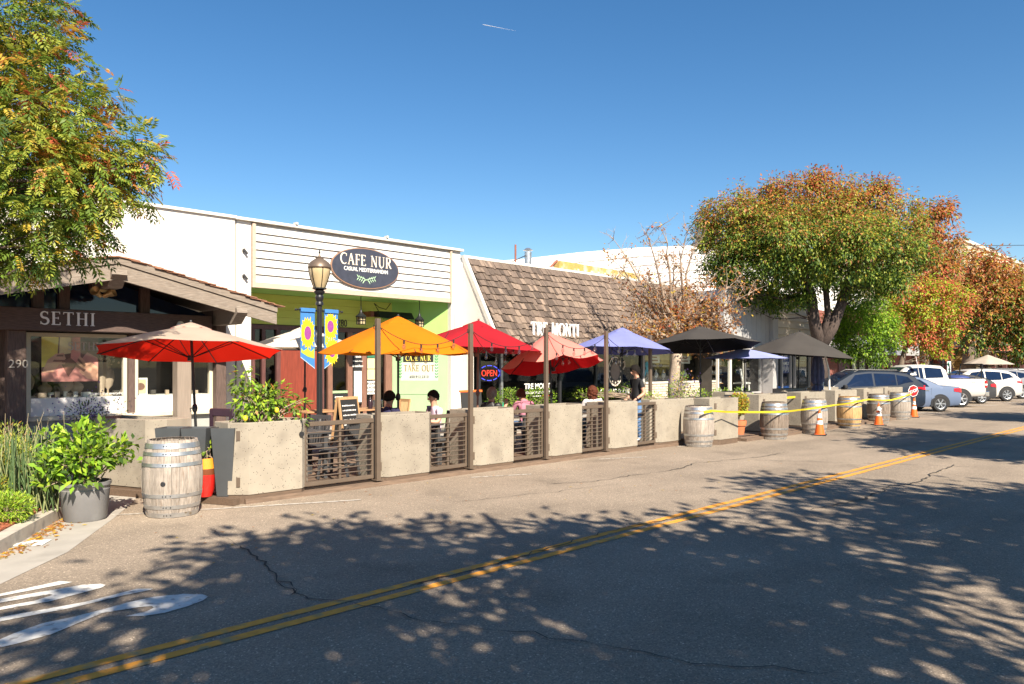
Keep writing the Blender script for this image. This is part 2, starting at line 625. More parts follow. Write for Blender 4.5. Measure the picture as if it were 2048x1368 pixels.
def speckle(m, sc=70, lo=.93):
    """dark chips of stone in the planter concrete"""
    N, L = m.node_tree.nodes, m.node_tree.links
    b = N['Principled BSDF']
    src = b.inputs['Base Color'].links[0].from_socket
    tc = N['Texture Coordinate']
    v = N.new('ShaderNodeTexVoronoi')
    v.inputs['Scale'].default_value = sc
    L.new(tc.outputs['Object'], v.inputs['Vector'])
    sep = N.new('ShaderNodeSeparateColor')
    L.new(v.outputs['Color'], sep.inputs[0])
    th = N.new('ShaderNodeMath')
    th.operation = 'GREATER_THAN'
    th.inputs[1].default_value = lo
    L.new(sep.outputs[0], th.inputs[0])
    near = N.new('ShaderNodeMath')
    near.operation = 'LESS_THAN'
    near.inputs[1].default_value = .42
    L.new(v.outputs['Distance'], near.inputs[0])
    mu = N.new('ShaderNodeMath')
    mu.operation = 'MULTIPLY'
    L.new(th.outputs[0], mu.inputs[0])
    L.new(near.outputs[0], mu.inputs[1])
    x = N.new('ShaderNodeMix')
    x.data_type = 'RGBA'
    L.new(mu.outputs[0], x.inputs[0])
    L.new(src, x.inputs[6])
    x.inputs[7].default_value = (.07, .05, .04, 1)
    L.new(x.outputs[2], b.inputs['Base Color'])


speckle(M_planter)


# ---------------------------------------------------------------- lettering
def text_mesh(txt, size, depth=.004, align='CENTER', bold=0.0):
    c = bpy.data.curves.new('lettering', 'FONT')
    c.body = txt
    c.size = size
    c.extrude = depth
    c.offset = bold
    c.align_x = align
    c.resolution_u = 3
    o = bpy.data.objects.new('lettering', c)
    COL.objects.link(o)
    dg = bpy.context.evaluated_depsgraph_get()
    me = bpy.data.meshes.new_from_object(o.evaluated_get(dg))
    bpy.data.objects.remove(o)
    bpy.data.curves.remove(c)
    return me


def lettering(txt, size, m, loc, parent=None, world=True, depth=.004, align='CENTER', bold=0.0, rz=0, sx=1.0, name='lettering', slant=0):
    me = text_mesh(txt, size, depth, align, bold)
    T = Matrix.Translation(loc) @ Matrix.Rotation(rz, 4, 'Z') @ Matrix.Rotation(R(90), 4, 'X') @ Matrix.Diagonal((sx, 1, 1, 1))
    me.transform(T)
    me.materials.clear()
    me.materials.append(m)
    return obj(name, me, m, parent, world=world)


def arc(cx, cy, rx, ry, a0, a1, n=14):
    return [(cx + rx * math.cos(R(a0 + (a1 - a0) * i / n)), cy + ry * math.sin(R(a0 + (a1 - a0) * i / n))) for i in range(n + 1)]


TK, TN = .15, .055      # thick and thin stroke


def serif_glyph(ch):
    """(strokes, advance); a stroke = (points, widths)"""
    st = []

    def ln(a, b, wd):
        st.append(([a, b], [wd, wd]))

    def sf(x, y, wd=.2):
        st.append(([(x - wd / 2, y), (x + wd / 2, y)], [.04, .04]))
    top, bot = .98, .02
    if ch == 'I':
        ln((.15, 0), (.15, 1), TK); sf(.15, top, .3); sf(.15, bot, .3); w_ = .3
    elif ch == 'T':
        ln((.35, 0), (.35, 1), TK); sf(.35, bot, .3); ln((.02, .97), (.68, .97), .06); ln((.03, .82), (.05, .99), .05); ln((.67, .82), (.65, .99), .05); w_ = .7
    elif ch == 'H':
        ln((.15, 0), (.15, 1), TK); ln((.65, 0), (.65, 1), TK); ln((.15, .52), (.65, .52), TN)
        for x in (.15, .65):
            sf(x, top, .3); sf(x, bot, .3)
        w_ = .8
    elif ch == 'K':
        ln((.15, 0), (.15, 1), TK); sf(.15, top, .3); sf(.15, bot, .3); ln((.2, .45), (.62, .98), TN); ln((.32, .6), (.68, .02), TK); sf(.62, top, .22); sf(.68, bot, .2); w_ = .76
    elif ch in 'EF':
        ln((.15, 0), (.15, 1), TK); ln((.02, .97), (.55, .97), .06); ln((.15, .52), (.45, .52), TN); ln((.54, .82), (.53, .99), .05); ln((.45, .43), (.45, .61), .045)
        if ch == 'E':
            ln((.02, .03), (.58, .03), .06); ln((.575, .2), (.56, .01), .05); w_ = .6
        else:
            sf(.15, bot, .3); w_ = .56
    elif ch == 'C':
        p = arc(.43, .5, .39, .48, 50, 310, 22); st.append((p, [TN + (TK - TN) * math.sin(math.pi * i / 22) for i in range(23)])); ln((.69, .72), (.69, .96), .05); w_ = .74
    elif ch == 'O':
        p = arc(.43, .5, .38, .47, 90, 450, 28); st.append((p, [TN + (TK - TN) * abs(math.sin(math.pi * i / 14)) for i in range(29)])); w_ = .86
    elif ch == 'S':
        p = arc(.28, .74, .21, .23, 35, 250, 12) + arc(.28, .27, .24, .24, 75, -150, 14); n = len(p)
        st.append((p, [TN + (TK - TN) * math.sin(math.pi * i / (n - 1)) for i in range(n)])); ln((.47, .78), (.47, .97), .045); ln((.05, .03), (.05, .24), .045); w_ = .55
    elif ch == 'A':
        ln((.36, 1), (.08, 0), TN); ln((.36, 1), (.66, 0), TK); ln((.18, .36), (.54, .36), TN); sf(.08, bot, .22); sf(.66, bot, .26); w_ = .76
    elif ch == 'N':
        ln((.14, 0), (.14, 1), TN); ln((.12, 1), (.68, 0), TK); ln((.68, 0), (.68, 1), TN); sf(.12, top, .24); sf(.14, bot, .24); sf(.68, top, .24); w_ = .82
    elif ch == 'U':
        p = [(.15, 1)] + arc(.41, .33, .26, .32, 180, 360, 14) + [(.67, 1)]; n = len(p)
        st.append((p, [TK if i < n * .5 else TN for i in range(n)])); sf(.15, top, .28); sf(.67, top, .24); w_ = .8
    elif ch == 'R':
        ln((.15, 0), (.15, 1), TK); sf(.15, bot, .3); p = [(.03, .97)] + arc(.33, .735, .24, .235, 90, -90, 12) + [(.15, .5)]
        st.append((p, [TN] + [TN + (TK - TN) * math.sin(math.pi * i / 12) for i in range(13)] + [TN])); ln((.33, .5), (.66, 0), TK * .9); sf(.68, bot, .16); w_ = .72
    elif ch == 'M':
        ln((.13, 0), (.15, 1), TN); ln((.15, 1), (.46, .05), TK); ln((.46, .05), (.78, 1), TN); ln((.79, 1), (.80, 0), TK); sf(.13, bot, .24); sf(.8, bot, .28); sf(.12, top, .2); sf(.82, top, .2); w_ = .94
    else:
        return [], .38
    return st, w_


def serif_text(txt, height, m, loc, parent, depth=.02, track=.12, fat=1.0, sx=1.0, rz=0, world=True, name='lettering'):
    adv = 0
    parts = []
    for ch in txt:
        st, w_ = serif_glyph(ch)
        parts.append((adv, st))
        adv += (w_ + track)
    adv -= track
    mb = MB()
    k = 0
    for a, st in parts:
        for p, wd in st:
            k += 1
            n = len(p)
            L_, Rr = [], []
            for i in range(n):
                x, y = p[i]
                x2, y2 = p[min(i + 1, n - 1)]
                x1, y1 = p[max(i - 1, 0)]
                dx, dy = x2 - x1, y2 - y1
                q = math.hypot(dx, dy) or 1
                nx, ny = -dy / q * wd[i] / 2 * fat, dx / q * wd[i] / 2 * fat
                L_.append((x + nx, y + ny))
                Rr.append((x - nx, y - ny))
            e = depth + .0006 * (k % 7)
            vs = []
            for i in range(n):
                for (x, y) in (L_[i], Rr[i]):
                    X = (x + a - adv / 2) * height * sx
                    vs += [(X, 0, y * height), (X, -e, y * height)]
            fs = []
            for i in range(n - 1):
                b = i * 4
                fs += [(b + 1, b + 5, b + 7, b + 3), (b, b + 4, b + 5, b + 1), (b + 2, b + 3, b + 7, b + 6)]
            fs += [(0, 1, 3, 2), ((n - 1) * 4, (n - 1) * 4 + 2, (n - 1) * 4 + 3, (n - 1) * 4 + 1)]
            mb.add(vs, fs)
    T = Matrix.Translation(loc) @ Matrix.Rotation(rz, 4, 'Z')
    mb.v = [tuple(T @ Vector(v)) for v in mb.v]
    return obj(name, mb, m, parent, world=world)
# ---------------------------------------------------------------- ground, road, pavement
def brickmat(name, c1, c2, mortar, bw, bh, msz=.012, rot=True):
    m = mat(name, c1, .85)
    N, L = m.node_tree.nodes, m.node_tree.links
    b = N['Principled BSDF']
    t = N.new('ShaderNodeTexBrick')
    t.inputs['Scale'].default_value = 1
    t.inputs['Brick Width'].default_value = bw
    t.inputs['Row Height'].default_value = bh
    t.inputs['Mortar Size'].default_value = msz
    t.inputs['Color1'].default_value = (*c1, 1)
    t.inputs['Color2'].default_value = (*c2, 1)
    t.inputs['Mortar'].default_value = (*mortar, 1)
    tc = N['Texture Coordinate']
    mp = N.new('ShaderNodeMapping')
    mp.inputs['Rotation'].default_value = (R(-90), 0, 0)
    L.new(tc.outputs['Object'], mp.inputs[0])
    L.new(mp.outputs[0], t.inputs['Vector'])
    L.new(t.outputs['Color'], b.inputs['Base Color'])
    bn = N.new('ShaderNodeBump')
    bn.inputs['Strength'].default_value = .6
    bn.inputs['Distance'].default_value = .01
    bn.invert = True
    L.new(t.outputs['Fac'], bn.inputs['Height'])
    L.new(bn.outputs[0], b.inputs['Normal'])
    return m


M_brickt = brickmat('red_brickwork', (.30, .06, .04), (.20, .04, .03), (.24, .15, .12), .22, .075)
M_ystone_t = brickmat('yellow_stonework', (.55, .36, .12), (.36, .22, .08), (.12, .08, .04), .34, .14, .02)
M_pstone_t = brickmat('pale_stonework', (.66, .57, .47), (.50, .41, .33), (.30, .24, .19), .28, .11, .015)

CURB = [(-40, 7.7), (0.2, 7.75), (1.0, 8.05), (1.66, 8.83), (2.15, 9.66), (2.52, 10.28), (3.0, 11.15), (3.6, 12.4), (4.4, 13.5), (5.3, 14.0), (400, 14.0)]


def offset(path, d):
    out = []
    n = len(path)
    for i, p in enumerate(path):
        a = Vector(path[max(i - 1, 0)])
        b = Vector(path[min(i + 1, n - 1)])
        q = (b - a).normalized()
        out.append((p[0] - q.y * d, p[1] + q.x * d))
    return out


def strip(path, d0, d1, z0, z1):
    a, b = offset(path, d0), offset(path, d1)
    mb = MB()
    n = len(path)
    vs = [(x, y, z1) for x, y in a] + [(x, y, z1) for x, y in b]
    fs = [(i, i + 1, n + i + 1, n + i) for i in range(n - 1)]
    if z0 < z1:
        vs += [(x, y, z0) for x, y in a] + [(x, y, z0) for x, y in b]
        fs += [(i, 2 * n + i, 2 * n + i + 1, i + 1) for i in range(n - 1)] + [(n + i + 1, 3 * n + i + 1, 3 * n + i, n + i) for i in range(n - 1)]
    return mb.add(vs, fs)


M_earth = mat('dry_earth', (.20, .17, .13), .95, var=.2, sc=.05)
obj('ground', MB().sheet([(-900, -900, -.04), (2500, -900, -.04), (2500, 1500, -.04), (-900, 1500, -.04)]), M_earth, kind='structure')
road = obj('road', MB().sheet([(-60, -7, 0), (400, -7, 0), (400, 14.3, 0), (-60, 14.3, 0)]), M_asph, kind='structure')
inner = offset(CURB, .16)
obj('pavement', MB().prism([(x, y) for x, y in inner] + [(400, 40), (-40, 40)], -.02, .13), M_conc, kind='structure')
obj('pavement', MB().box(-60, 400, -14, -2.6, -.02, .13), M_conc, kind='structure')
obj('curb', strip(CURB, 0, .158, -.01, .14), M_curb, kind='structure')
GUT = [(-40, 7.7), (0.2, 7.75), (1.0, 8.05), (1.66, 8.83), (2.15, 9.66), (2.52, 10.28), (3.0, 11.15), (3.6, 12.4)]
obj('gutter', strip(GUT, -.62, -.002, .004, .004), M_conc, kind='structure')
bedpath = [p for p in offset(CURB, .162)[:6]]
obj('planting_bed', MB().prism(bedpath + [(2.7, 11.6), (2.5, 13.6), (-20, 13.6), (-40, 13.0)], .05, .155), M_mulch, kind='structure')

# red mulch chips on the bed and dry leaves in the gutter
mb = MB()
for i in range(2600):
    x = random.uniform(.3, 2.5)
    y = random.uniform(7.95, 11.2)
    # stay inside the curb
    q = min(range(len(CURB) - 1), key=lambda k: abs((CURB[k][1] + CURB[k + 1][1]) / 2 - y) if 1 <= k <= 6 else 99)
    a, b = CURB[q], CURB[q + 1]
    lim = a[0] + (b[0] - a[0]) * max(0, min(1, (y - a[1]) / (b[1] - a[1]))) - .2
    if x > lim:
        continue
    Mx = Matrix.Translation((x, y, .165)) @ Matrix.Rotation(random.uniform(0, 6.3), 4, 'Z') @ Matrix.Rotation(random.uniform(-.5, .5), 4, 'X') @ Matrix.Rotation(random.uniform(-.4, .4), 4, 'Y')
    l, w_ = random.uniform(.02, .05), random.uniform(.006, .012)
    mb.cur = random.choice((0, 0, 0, 1, 2))
    mb.box(-l, l, -w_, w_, -.003, .003, Mx)
obj('mulch_chips', mb, [M_mulch, mat('pale_mulch', (.42, .17, .08), .9), mat('dark_mulch', (.14, .05, .03), .9)], kind='stuff')
mb = MB()
for i in range(620):
    y = random.uniform(7.9, 10.6)
    a, b = (CURB[3], CURB[5]) if y > 8.83 else (CURB[1], CURB[3])
    lim = a[0] + (b[0] - a[0]) * max(0, (y - a[1]) / (b[1] - a[1]))
    x = lim + abs(random.gauss(0, .14)) + .02
    Mx = Matrix.Translation((x, y, .012)) @ Matrix.Rotation(random.uniform(0, 6.3), 4, 'Z') @ Matrix.Rotation(random.uniform(-.4, .4), 4, 'X')
    l = random.uniform(.015, .038)
    mb.cur = random.choice((0, 0, 1, 2))
    mb.add([Mx @ Vector(v) for v in ((-l, 0, 0), (0, -l * .4, .004), (l, 0, 0), (0, l * .4, .004))], [(0, 1, 2, 3)])
for i in range(90):
    x, y = random.uniform(3, 14), random.uniform(6, 9.4)
    Mx = Matrix.Translation((x, y, .01)) @ Matrix.Rotation(random.uniform(0, 6.3), 4, 'Z')
    l = random.uniform(.012, .03)
    mb.cur = random.choice((0, 1, 2))
    mb.add([Mx @ Vector(v) for v in ((-l, 0, 0), (0, -l * .4, .004), (l, 0, 0), (0, l * .4, .004))], [(0, 1, 2, 3)])
obj('fallen_leaves', mb, [L_o, L_y, L_b], kind='stuff')
mb = MB()
for (x, y), a in zip((ground(50, 1088), ground(84, 1087)), (.3, 1.0)):
    Mx = Matrix.Translation((x, y, .012)) @ Matrix.Rotation(a, 4, 'Z')
    props(obj('paper_scrap', MB().box(-.13, .13, -.05, .05, -.003, .003, Mx), M_paper), 'white scrap of paper lying in the gutter, ' + ('nearer the curb' if a < .5 else 'nearer the road'), 'litter', 'paper scraps in the gutter')


def mark(pts, z=.006):
    return MB().sheet([(*ground(x, y), z) for x, y in pts])


def cr(pts):       # crop pixels of a close-up back to photo pixels
    return [(x * .3418, 1000 + y * .3418) for x, y in pts]


obj('lane_marking', mark(cr([(-260, 640), (0, 553), (350, 478), (425, 483), (390, 492), (0, 567), (-260, 655)])), M_wpaint, road)
obj('lane_marking', mark(cr([(-240, 640), (0, 583), (250, 540), (480, 500), (590, 494), (618, 500), (600, 515), (450, 555), (300, 595), (0, 648), (-240, 700), (-240, 685), (0, 631), (200, 594), (310, 559), (290, 555), (150, 578), (0, 605), (-240, 662)])), M_wpaint, road)
obj('lane_marking', mark(cr([(-200, 730), (0, 690), (500, 600), (690, 552), (730, 541), (800, 523), (895, 522), (880, 530), (730, 560), (420, 635), (0, 715), (-200, 758)])), M_wpaint, road)
obj('lane_marking', mark(cr([(730, 685), (860, 655), (900, 635), (890, 625), (820, 630), (600, 665), (480, 715), (300, 790), (100, 845), (0, 868), (-200, 890), (-200, 860), (0, 820), (80, 785), (250, 725), (420, 690), (600, 645), (740, 605), (900, 570), (1070, 553), (1180, 555), (1218, 568), (1190, 590), (1100, 625), (960, 665), (840, 683)])), M_wpaint, road)
for y0, y1 in ((4.93, 5.03), (5.12, 5.22)):
    obj('centre_line', MB().sheet([(-60, y0, .005), (300, y0, .005), (300, y1, .005), (-60, y1, .005)]), M_ypaint, road)
for x, y, l in ((3.05, 10.2, 3.15), (8.4, 9.38, 1.1), (11.85, 9.4, 1.1), (15.0, 9.6, .9), (28.6, 9.8, 2.2)):
    d = Vector((.91, -.415))
    n = Vector((.415, .91)) * .036
    a, b = Vector((x, y)), Vector((x, y)) + d * l
    obj('stall_line', MB().sheet([(*(a - n), .005), (*(b - n), .005), (*(b + n), .005), (*(a + n), .005)]), M_wpaint_old, road)
for k in range(9):
    x, y = 33.2 + 4.1 * k, 8.9
    a, b = Vector((x, y)), Vector((x - 3.6, y + 3.6))
    n = Vector((.707, .707)) * .05
    obj('stall_line', MB().sheet([(*(a - n), .005), (*(b - n), .005), (*(b + n), .005), (*(a + n), .005)]), M_wpaint, road)


def crack(pts, wd=.012):
    P_ = [Vector(ground(x, y)) for x, y in pts]
    q = [P_[0]]
    for a, b in zip(P_, P_[1:]):
        n = max(2, int((b - a).length / .11))
        d = Vector((-(b - a).y, (b - a).x)).normalized()
        for i in range(1, n + 1):
            q.append(a.lerp(b, i / n) + d * random.gauss(0, .022))
    vs, fs = [], []
    for i, p in enumerate(q):
        a, b = q[max(i - 1, 0)], q[min(i + 1, len(q) - 1)]
        d = Vector((-(b - a).y, (b - a).x)).normalized()
        w_ = wd * .75 * random.uniform(.25, 1.3) * (.3 if i in (0, len(q) - 1) else 1)
        vs += [(*(p + d * w_), .0095), (*(p - d * w_), .0095)]
    fs = [(2 * i, 2 * i + 1, 2 * i + 3, 2 * i + 2) for i in range(len(q) - 1)]
    obj('crack', MB().add(vs, fs), M_crack, road)


crack([(480, 1092), (520, 1120), (548, 1155), (566, 1172), (582, 1180), (595, 1196), (640, 1199), (700, 1206)], .014)
crack([(550, 1163), (575, 1168), (590, 1182), (585, 1192)], .010)
crack([(700, 1206), (760, 1216), (850, 1242), (960, 1258), (1100, 1274), (1285, 1309), (1424, 1332), (1679, 1346)], .007)
crack([(820, 1172), (960, 1138), (1100, 1098), (1216, 1064), (1308, 1045), (1365, 1036)], .012)
crack([(1623, 1020), (1725, 999), (1785, 973), (1841, 964), (1864, 948), (1910, 930)], .02)
crack([(1100, 969), (1193, 963), (1262, 952), (1355, 939), (1387, 927), (1517, 915), (1577, 904)], .014)
crack([(1355, 939), (1368, 935)], .05)
crack([(1400, 918), (1700, 926), (1960, 935)], .010)
crack([(420, 1060), (455, 1078), (480, 1092)], .005)
crack([(905, 1005), (1100, 985), (1240, 968)], .006)

# ---------------------------------------------------------------- jeweller's shop with a timber gable
B = thing('shop_building', 'dark brown timber jewellery shop with a low gabled roof and display windows', 'shop', (4.6, 16.3, 0))
TW = 16.3
wp = lambda n, mb, m, **k: obj(n, mb, m, B, world=True, **k)
wp('sign_beam', MB().bbox(-1.5, 6.75, 15.75, 15.98, 2.52, 2.93, .012), M_timber)
serif_text('SETHI', .245, M_letterw, (bear(136, 15.74), 15.745, 2.628), B, .02, .16, sx=1.03)
wp('post', MB().bbox(bear(14, 15.9), bear(52, 15.9), 15.86, 16.1, .13, 2.52, .012), M_timberv)
num = lettering('290', .21, M_letterc, (bear(37, 15.85), 15.853, 1.84), B, depth=.008, name='house_number')
# pillar in front
s0 = bear(340, 15.4)
wp('pillar', MB().bbox(6.04, 6.33, 15.76, 16.04, .13, 2.518, .015), M_pillar)
wp('corner_post', MB().bbox(7.0, 7.22, 16.1, 16.34, .13, 2.9, .012), M_timberv)
# windows
for x0, x1 in ((bear(53, TW), bear(254, TW)), (bear(269, TW), 7.0)):
    z0, z1 = .92, 2.5
    f = wp('window', MB().box(x0, x0 + .07, TW, TW + .1, z0, z1).box(x1 - .07, x1, TW, TW + .1, z0, z1).box(x0 + .07, x1 - .07, TW, TW + .1, z1 - .07, z1), M_cream)
    obj('pane', MB().box(x0 + .07, x1 - .07, TW + .05, TW + .058, z0 + .34, z1 - .07), M_glass, f)
    obj('lower_panel', MB().box(x0 + .07, x1 - .07, TW + .02, TW + .09, z0, z0 + .338), M_panelw, f)
wp('mullion_post', MB().box(bear(255, TW), bear(268, TW), TW - .06, TW + .1, .13, 2.52), M_timberv)
wp('window_sill', MB().box(3.3, 7.0, TW - .14, TW + .1, .84, .918), M_cream)
wp('lower_wall', MB().box(3.4, 7.0, TW - .02, TW + .1, .13, .838), M_greypanel)
wp('wall', MB().box(-6, 3.3, TW + .05, TW + .2, .13, 3.0), M_timberv)
wp('side_wall', MB().box(7.1, 7.2, TW + .35, 17.45, .13, 2.95), M_timber)
# display inside the windows
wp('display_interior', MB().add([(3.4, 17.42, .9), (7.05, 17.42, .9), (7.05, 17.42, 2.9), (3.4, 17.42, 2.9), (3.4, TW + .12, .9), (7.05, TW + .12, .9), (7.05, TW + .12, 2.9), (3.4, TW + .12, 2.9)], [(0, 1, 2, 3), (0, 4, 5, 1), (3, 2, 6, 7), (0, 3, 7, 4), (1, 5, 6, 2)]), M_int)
px = lambda x: bear(x, TW + .3)
dz = lambda x, y: hgt(x, y, TW + .3)
px = lambda x: bear(x, TW + .10)
dz = lambda x, y: hgt(x, y, TW + .10)
po = thing('window_poster', 'large fashion poster of hands over a pink jacket in the left shop window', 'poster', (px(139), TW + .10, 1.9))
x0, x1, z0, z1 = px(83), px(196), dz(140, 763), dz(140, 668)
W_, H_ = x1 - x0, z1 - z0
yy = TW + .10
obj('sheet', MB().box(x0, x1, yy, yy + .01, z0, z1), mat('poster_dusk', (.14, .05, .045), .6, col2=(.36, .15, .12), c2sc=2.2), po, world=True)


def pp(name, pts, m, k, par=po):
    obj(name, MB().extrude([(x0 + u * W_, yy - .0015 * k, z0 + v * H_) for u, v in pts], (0, .001, 0)), m, par, world=True)


m_pink = mat('pink_jacket', (.62, .24, .21), .6, col2=(.40, .14, .12), c2sc=4)
m_hand = mat('poster_skin', (.78, .40, .27), .6)
m_handd = mat('poster_skin_shade', (.26, .10, .07), .6)
pp('print', [(0, .3), (.26, .35), (.3, 1), (0, 1)], mat('poster_yellow', (.85, .66, .10), .6), 1)
pp('print', [(.3, .55), (.52, .6), (.54, 1), (.32, 1)], mat('poster_cream', (.85, .64, .36), .6), 1)
pp('print', [(.5, .4), (.68, .38), (.68, 1), (.52, 1)], mat('poster_rose', (.80, .28, .24), .6), 1)
pp('print', [(0, 0), (1, 0), (1, .5), (.8, .62), (.62, .36), (.46, .1), (.32, .42), (.12, .25), (0, .22)], m_pink, 2)
pp('print', [(.34, .42), (.46, .1), (.6, .4), (.5, .5)], m_handd, 3)
pp('print', [(.0, .18), (.1, .45), (.24, .58), (.38, .6), (.42, .48), (.3, .36), (.2, .2)], m_hand, 4)
for i in range(4):
    pp('print', [(.16 + i * .03, .36 + i * .055), (.40 - i * .01, .36 + i * .055), (.41 - i * .01, .40 + i * .055), (.18 + i * .03, .40 + i * .055)], m_handd if i % 2 else m_hand, 5)
pp('print', [(1, .02), (1, .3), (.86, .42), (.7, .36), (.66, .2), (.8, .06)], m_hand, 4)
for i in range(4):
    pp('print', [(.74, .2 + i * .05), (.58 + i * .02, .33 + i * .06), (.6 + i * .02, .37 + i * .06), (.78, .25 + i * .05)], m_hand if i % 2 else m_handd, 5)
serif_text('SETHI', .16, mat('reflected_letter', (.55, .45, .42), .5), (x0 + W_ * .72, TW + .05, z0 + H_ * .66), B, .002, .1)  # reflection of the shop name, laid on the glass as pale letters
lettering('elevate the everyday', .075, M_letterw, (px(212), TW + .049, 1.30), B, depth=.001, slant=.2)
m_bust = mat('linen_bust', (.42, .32, .24), .8)


def bust(x, y, h, m=m_bust):
    b = MB()
    b.lathe([(0, 0), (.07, 0), (.075, .015), (.02, .03), (.02, .07), (.09, .11), (.13, .2), (.115, .26), (.045, .32), (.035, .40), (.0, .405)], 12, (0, 0, 0), Matrix.Translation((x, y, 1.26)) @ Matrix.Diagonal((1, .7, h, 1)))
    return b


for i, (x_, h) in enumerate(((60, 1.5), (98, .8), (140, 1.2), (163, .9), (225, 1.9))):
    props(obj('jewellery_bust', bust(px(x_) + .05, TW + .55 + .05 * (i % 2), h), m_bust, smooth=True), ('tall' if h > 1.4 else 'small' if h < 1 else 'mid-sized') + ' linen necklace bust in the left shop window, number %s from the left' % ('one', 'two', 'three', 'four', 'five')[i], 'display bust', 'necklace busts in the jeweller window')
mb = MB()
for i in range(26):
    x_ = random.uniform(3.6, 6.9)
    y_ = TW + random.uniform(.2, .7)
    a = random.uniform(.03, .07)
    mb.cur = i % 3
    mb.box(x_ - a, x_ + a, y_ - a, y_ + a, 1.262, 1.262 + random.uniform(.03, .12))
obj('display_boxes', mb, [m_bust, M_paper, M_int], kind='stuff')
wp('display_shelf', MB().box(3.42, 7.03, TW + .14, 17.40, 1.22, 1.258), M_panelw)
fr = thing('framed_picture', 'small white framed print of a brown oval in the second shop window', 'picture', (px(286), TW + .25, 1.262))
obj('frame', MB().box(-.14, .14, 0, .03, 0, .36), M_letterw, fr)
obj('picture', MB().box(-.11, .11, -.004, -.001, .03, .33), M_paper_y, fr)
obj('oval', MB().extrude([(.085 * math.cos(a * .314), -.008, .18 + .075 * math.sin(a * .314)) for a in range(20)], (0, .002, 0)), M_brownwood, fr)
# dried flowers in the left window
mb = MB()
for i in range(160):
    c = Vector((px(215), TW + .5, 2.05)) + Vector((random.gauss(0, .14), random.gauss(0, .06), random.gauss(0, .10)))
    mb.cur = i % 2
    mb.ball(c, random.uniform(.012, .03), 5, 3)
mb.cur = 0
mb.tube([(px(215), TW + .5, 1.26), (px(215), TW + .5, 1.95)], [.05, .12], 8)
props(obj('dried_flowers', mb, [m_bust, mat('dry_blossom', (.55, .38, .28), .8)]), 'bunch of dried peach coloured flowers in the left shop window', 'flowers')
# roof
RX, RZ, EX, EZ = 4.62, 3.86, 3.14, 3.12
roof = wp('roof', MB(), M_timber)
mbR = MB()
for sg in (-1, 1):
    a, b = Vector((RX, 0, RZ)), Vector((RX + sg * EX, 0, EZ))
    dn = Vector((0, 0, -.1))
    mbR.extrude([(p.x, 14.93, p.z) for p in (a, b, b + dn, a + dn)], (0, 2.565, 0))
roof.data = mbR.mesh('roof', M_timber)
for sg in (-1, 1):
    a, b = Vector((RX, 0, RZ)), Vector((RX + sg * EX, 0, EZ))
    obj('bargeboard', MB().extrude([(p.x, 14.85, p.z + d) for p, d in ((a, -.11), (b, -.11), (b, -.36), (a, -.40))], (0, .075, 0)), M_fascia, roof)
    obj('bargeboard_trim', MB().extrude([(p.x, 14.82, p.z + d) for p, d in ((a, .02), (b, .02), (b, -.105), (a, -.105))], (0, .10, 0)), M_fascia, roof)
    d = (b - a).normalized()
    nrm = Vector((-d.z, 0, d.x)) * (1 if sg > 0 else -1)
    n = 15
    for i in range(n):
        for r_ in range(2):
            u = (i + .5 * r_) / n
            p0 = a + (b - a) * u + nrm * (.008 + .014 * r_)
            p1 = p0 + d * random.uniform(.22, .27)
            th = nrm * random.uniform(.014, .024)
            p1n = p1 + nrm * .022
            y0 = 14.79 + random.uniform(-.02, .03) - .01 * r_
            obj('shingle', MB().extrude([(q.x, y0, q.z) for q in (p0, p1n, p1n + th, p0 + th)], (0, random.uniform(.3, .5), 0)), M_shingle_red, roof)
# protruding beam ends
for x, z, wd in ((RX, RZ - .22, .26), (6.95, 3.30 - .24, .22), (2.29, 3.30 - .24, .22)):
    wp('beam_end', MB().extrude([(x - wd / 2, y, zz) for y, zz in ((14.78, z), (15.9, z), (15.9, z - .32), (15.02, z - .32), (14.74, z - .1))], (wd, 0, 0)), M_fascia)
    wp('purlin', MB().box(x - wd / 2, x + wd / 2, 15.9, 17.45, z - .30, z), M_timber)
# gable infill: dark glass with posts
wp('gable_glass', MB().extrude([(RX - 2.5, 16.15, 2.94), (RX + 2.3, 16.15, 2.94), (RX, 16.15, 3.62)], (0, .05, 0)), M_cglass)
for x in (3.62, 4.05, 5.5):
    zt = RZ - .24 * abs(x - RX) - .2
    wp('gable_post', MB().box(x - .09, x + .09, 16.02, 16.145, 2.93, zt), M_timberv)
# lamps on the gable
sp = thing('spotlight', 'twin brass floodlight under the ridge beam of the timber gable', 'lamp', (4.55, 15.55, 3.25))
obj('mount', MB().box(-.09, .09, -.05, .05, .02, .09), M_brass, sp)
for sg in (-1, 1):
    Mx = Matrix.Translation((sg * .09, -.08, -.02)) @ Matrix.Rotation(R(60), 4, 'X') @ Matrix.Rotation(R(40 * sg), 4, 'Y')
    obj('lamp_head', MB().lathe([(0, -.1), (.04, -.1), (.045, -.04), (.05, 0), (.09, .12), (.075, .11), (0, .06)], 14, M=Mx), M_brass, sp, smooth=True)
cam_ = thing('security_camera', 'small cream security light on the brown sign beam', 'security light', (bear(360, 15.7), 15.7, 2.72))
obj('mount', MB().lathe([(0, 0), (.07, 0), (.07, .04), (0, .04)], 14, M=Matrix.Rotation(R(90), 4, 'X')), M_cream, cam_, smooth=True)
obj('eye', MB().ball((-.05, -.07, -.02), .05), M_letterw, cam_, smooth=True)

# ---------------------------------------------------------------- tall white building behind
B = thing('white_building', 'plain white stucco building rising behind the timber shop', 'building', (0, 17.5, 0))
wp('wall', MB().box(-12, 8.06, 17.5, 30, .1, 5.42), M_white)
wp('coping', MB().box(-12, 8.08, 17.44, 30, 5.422, 5.49), M_whitetrim)

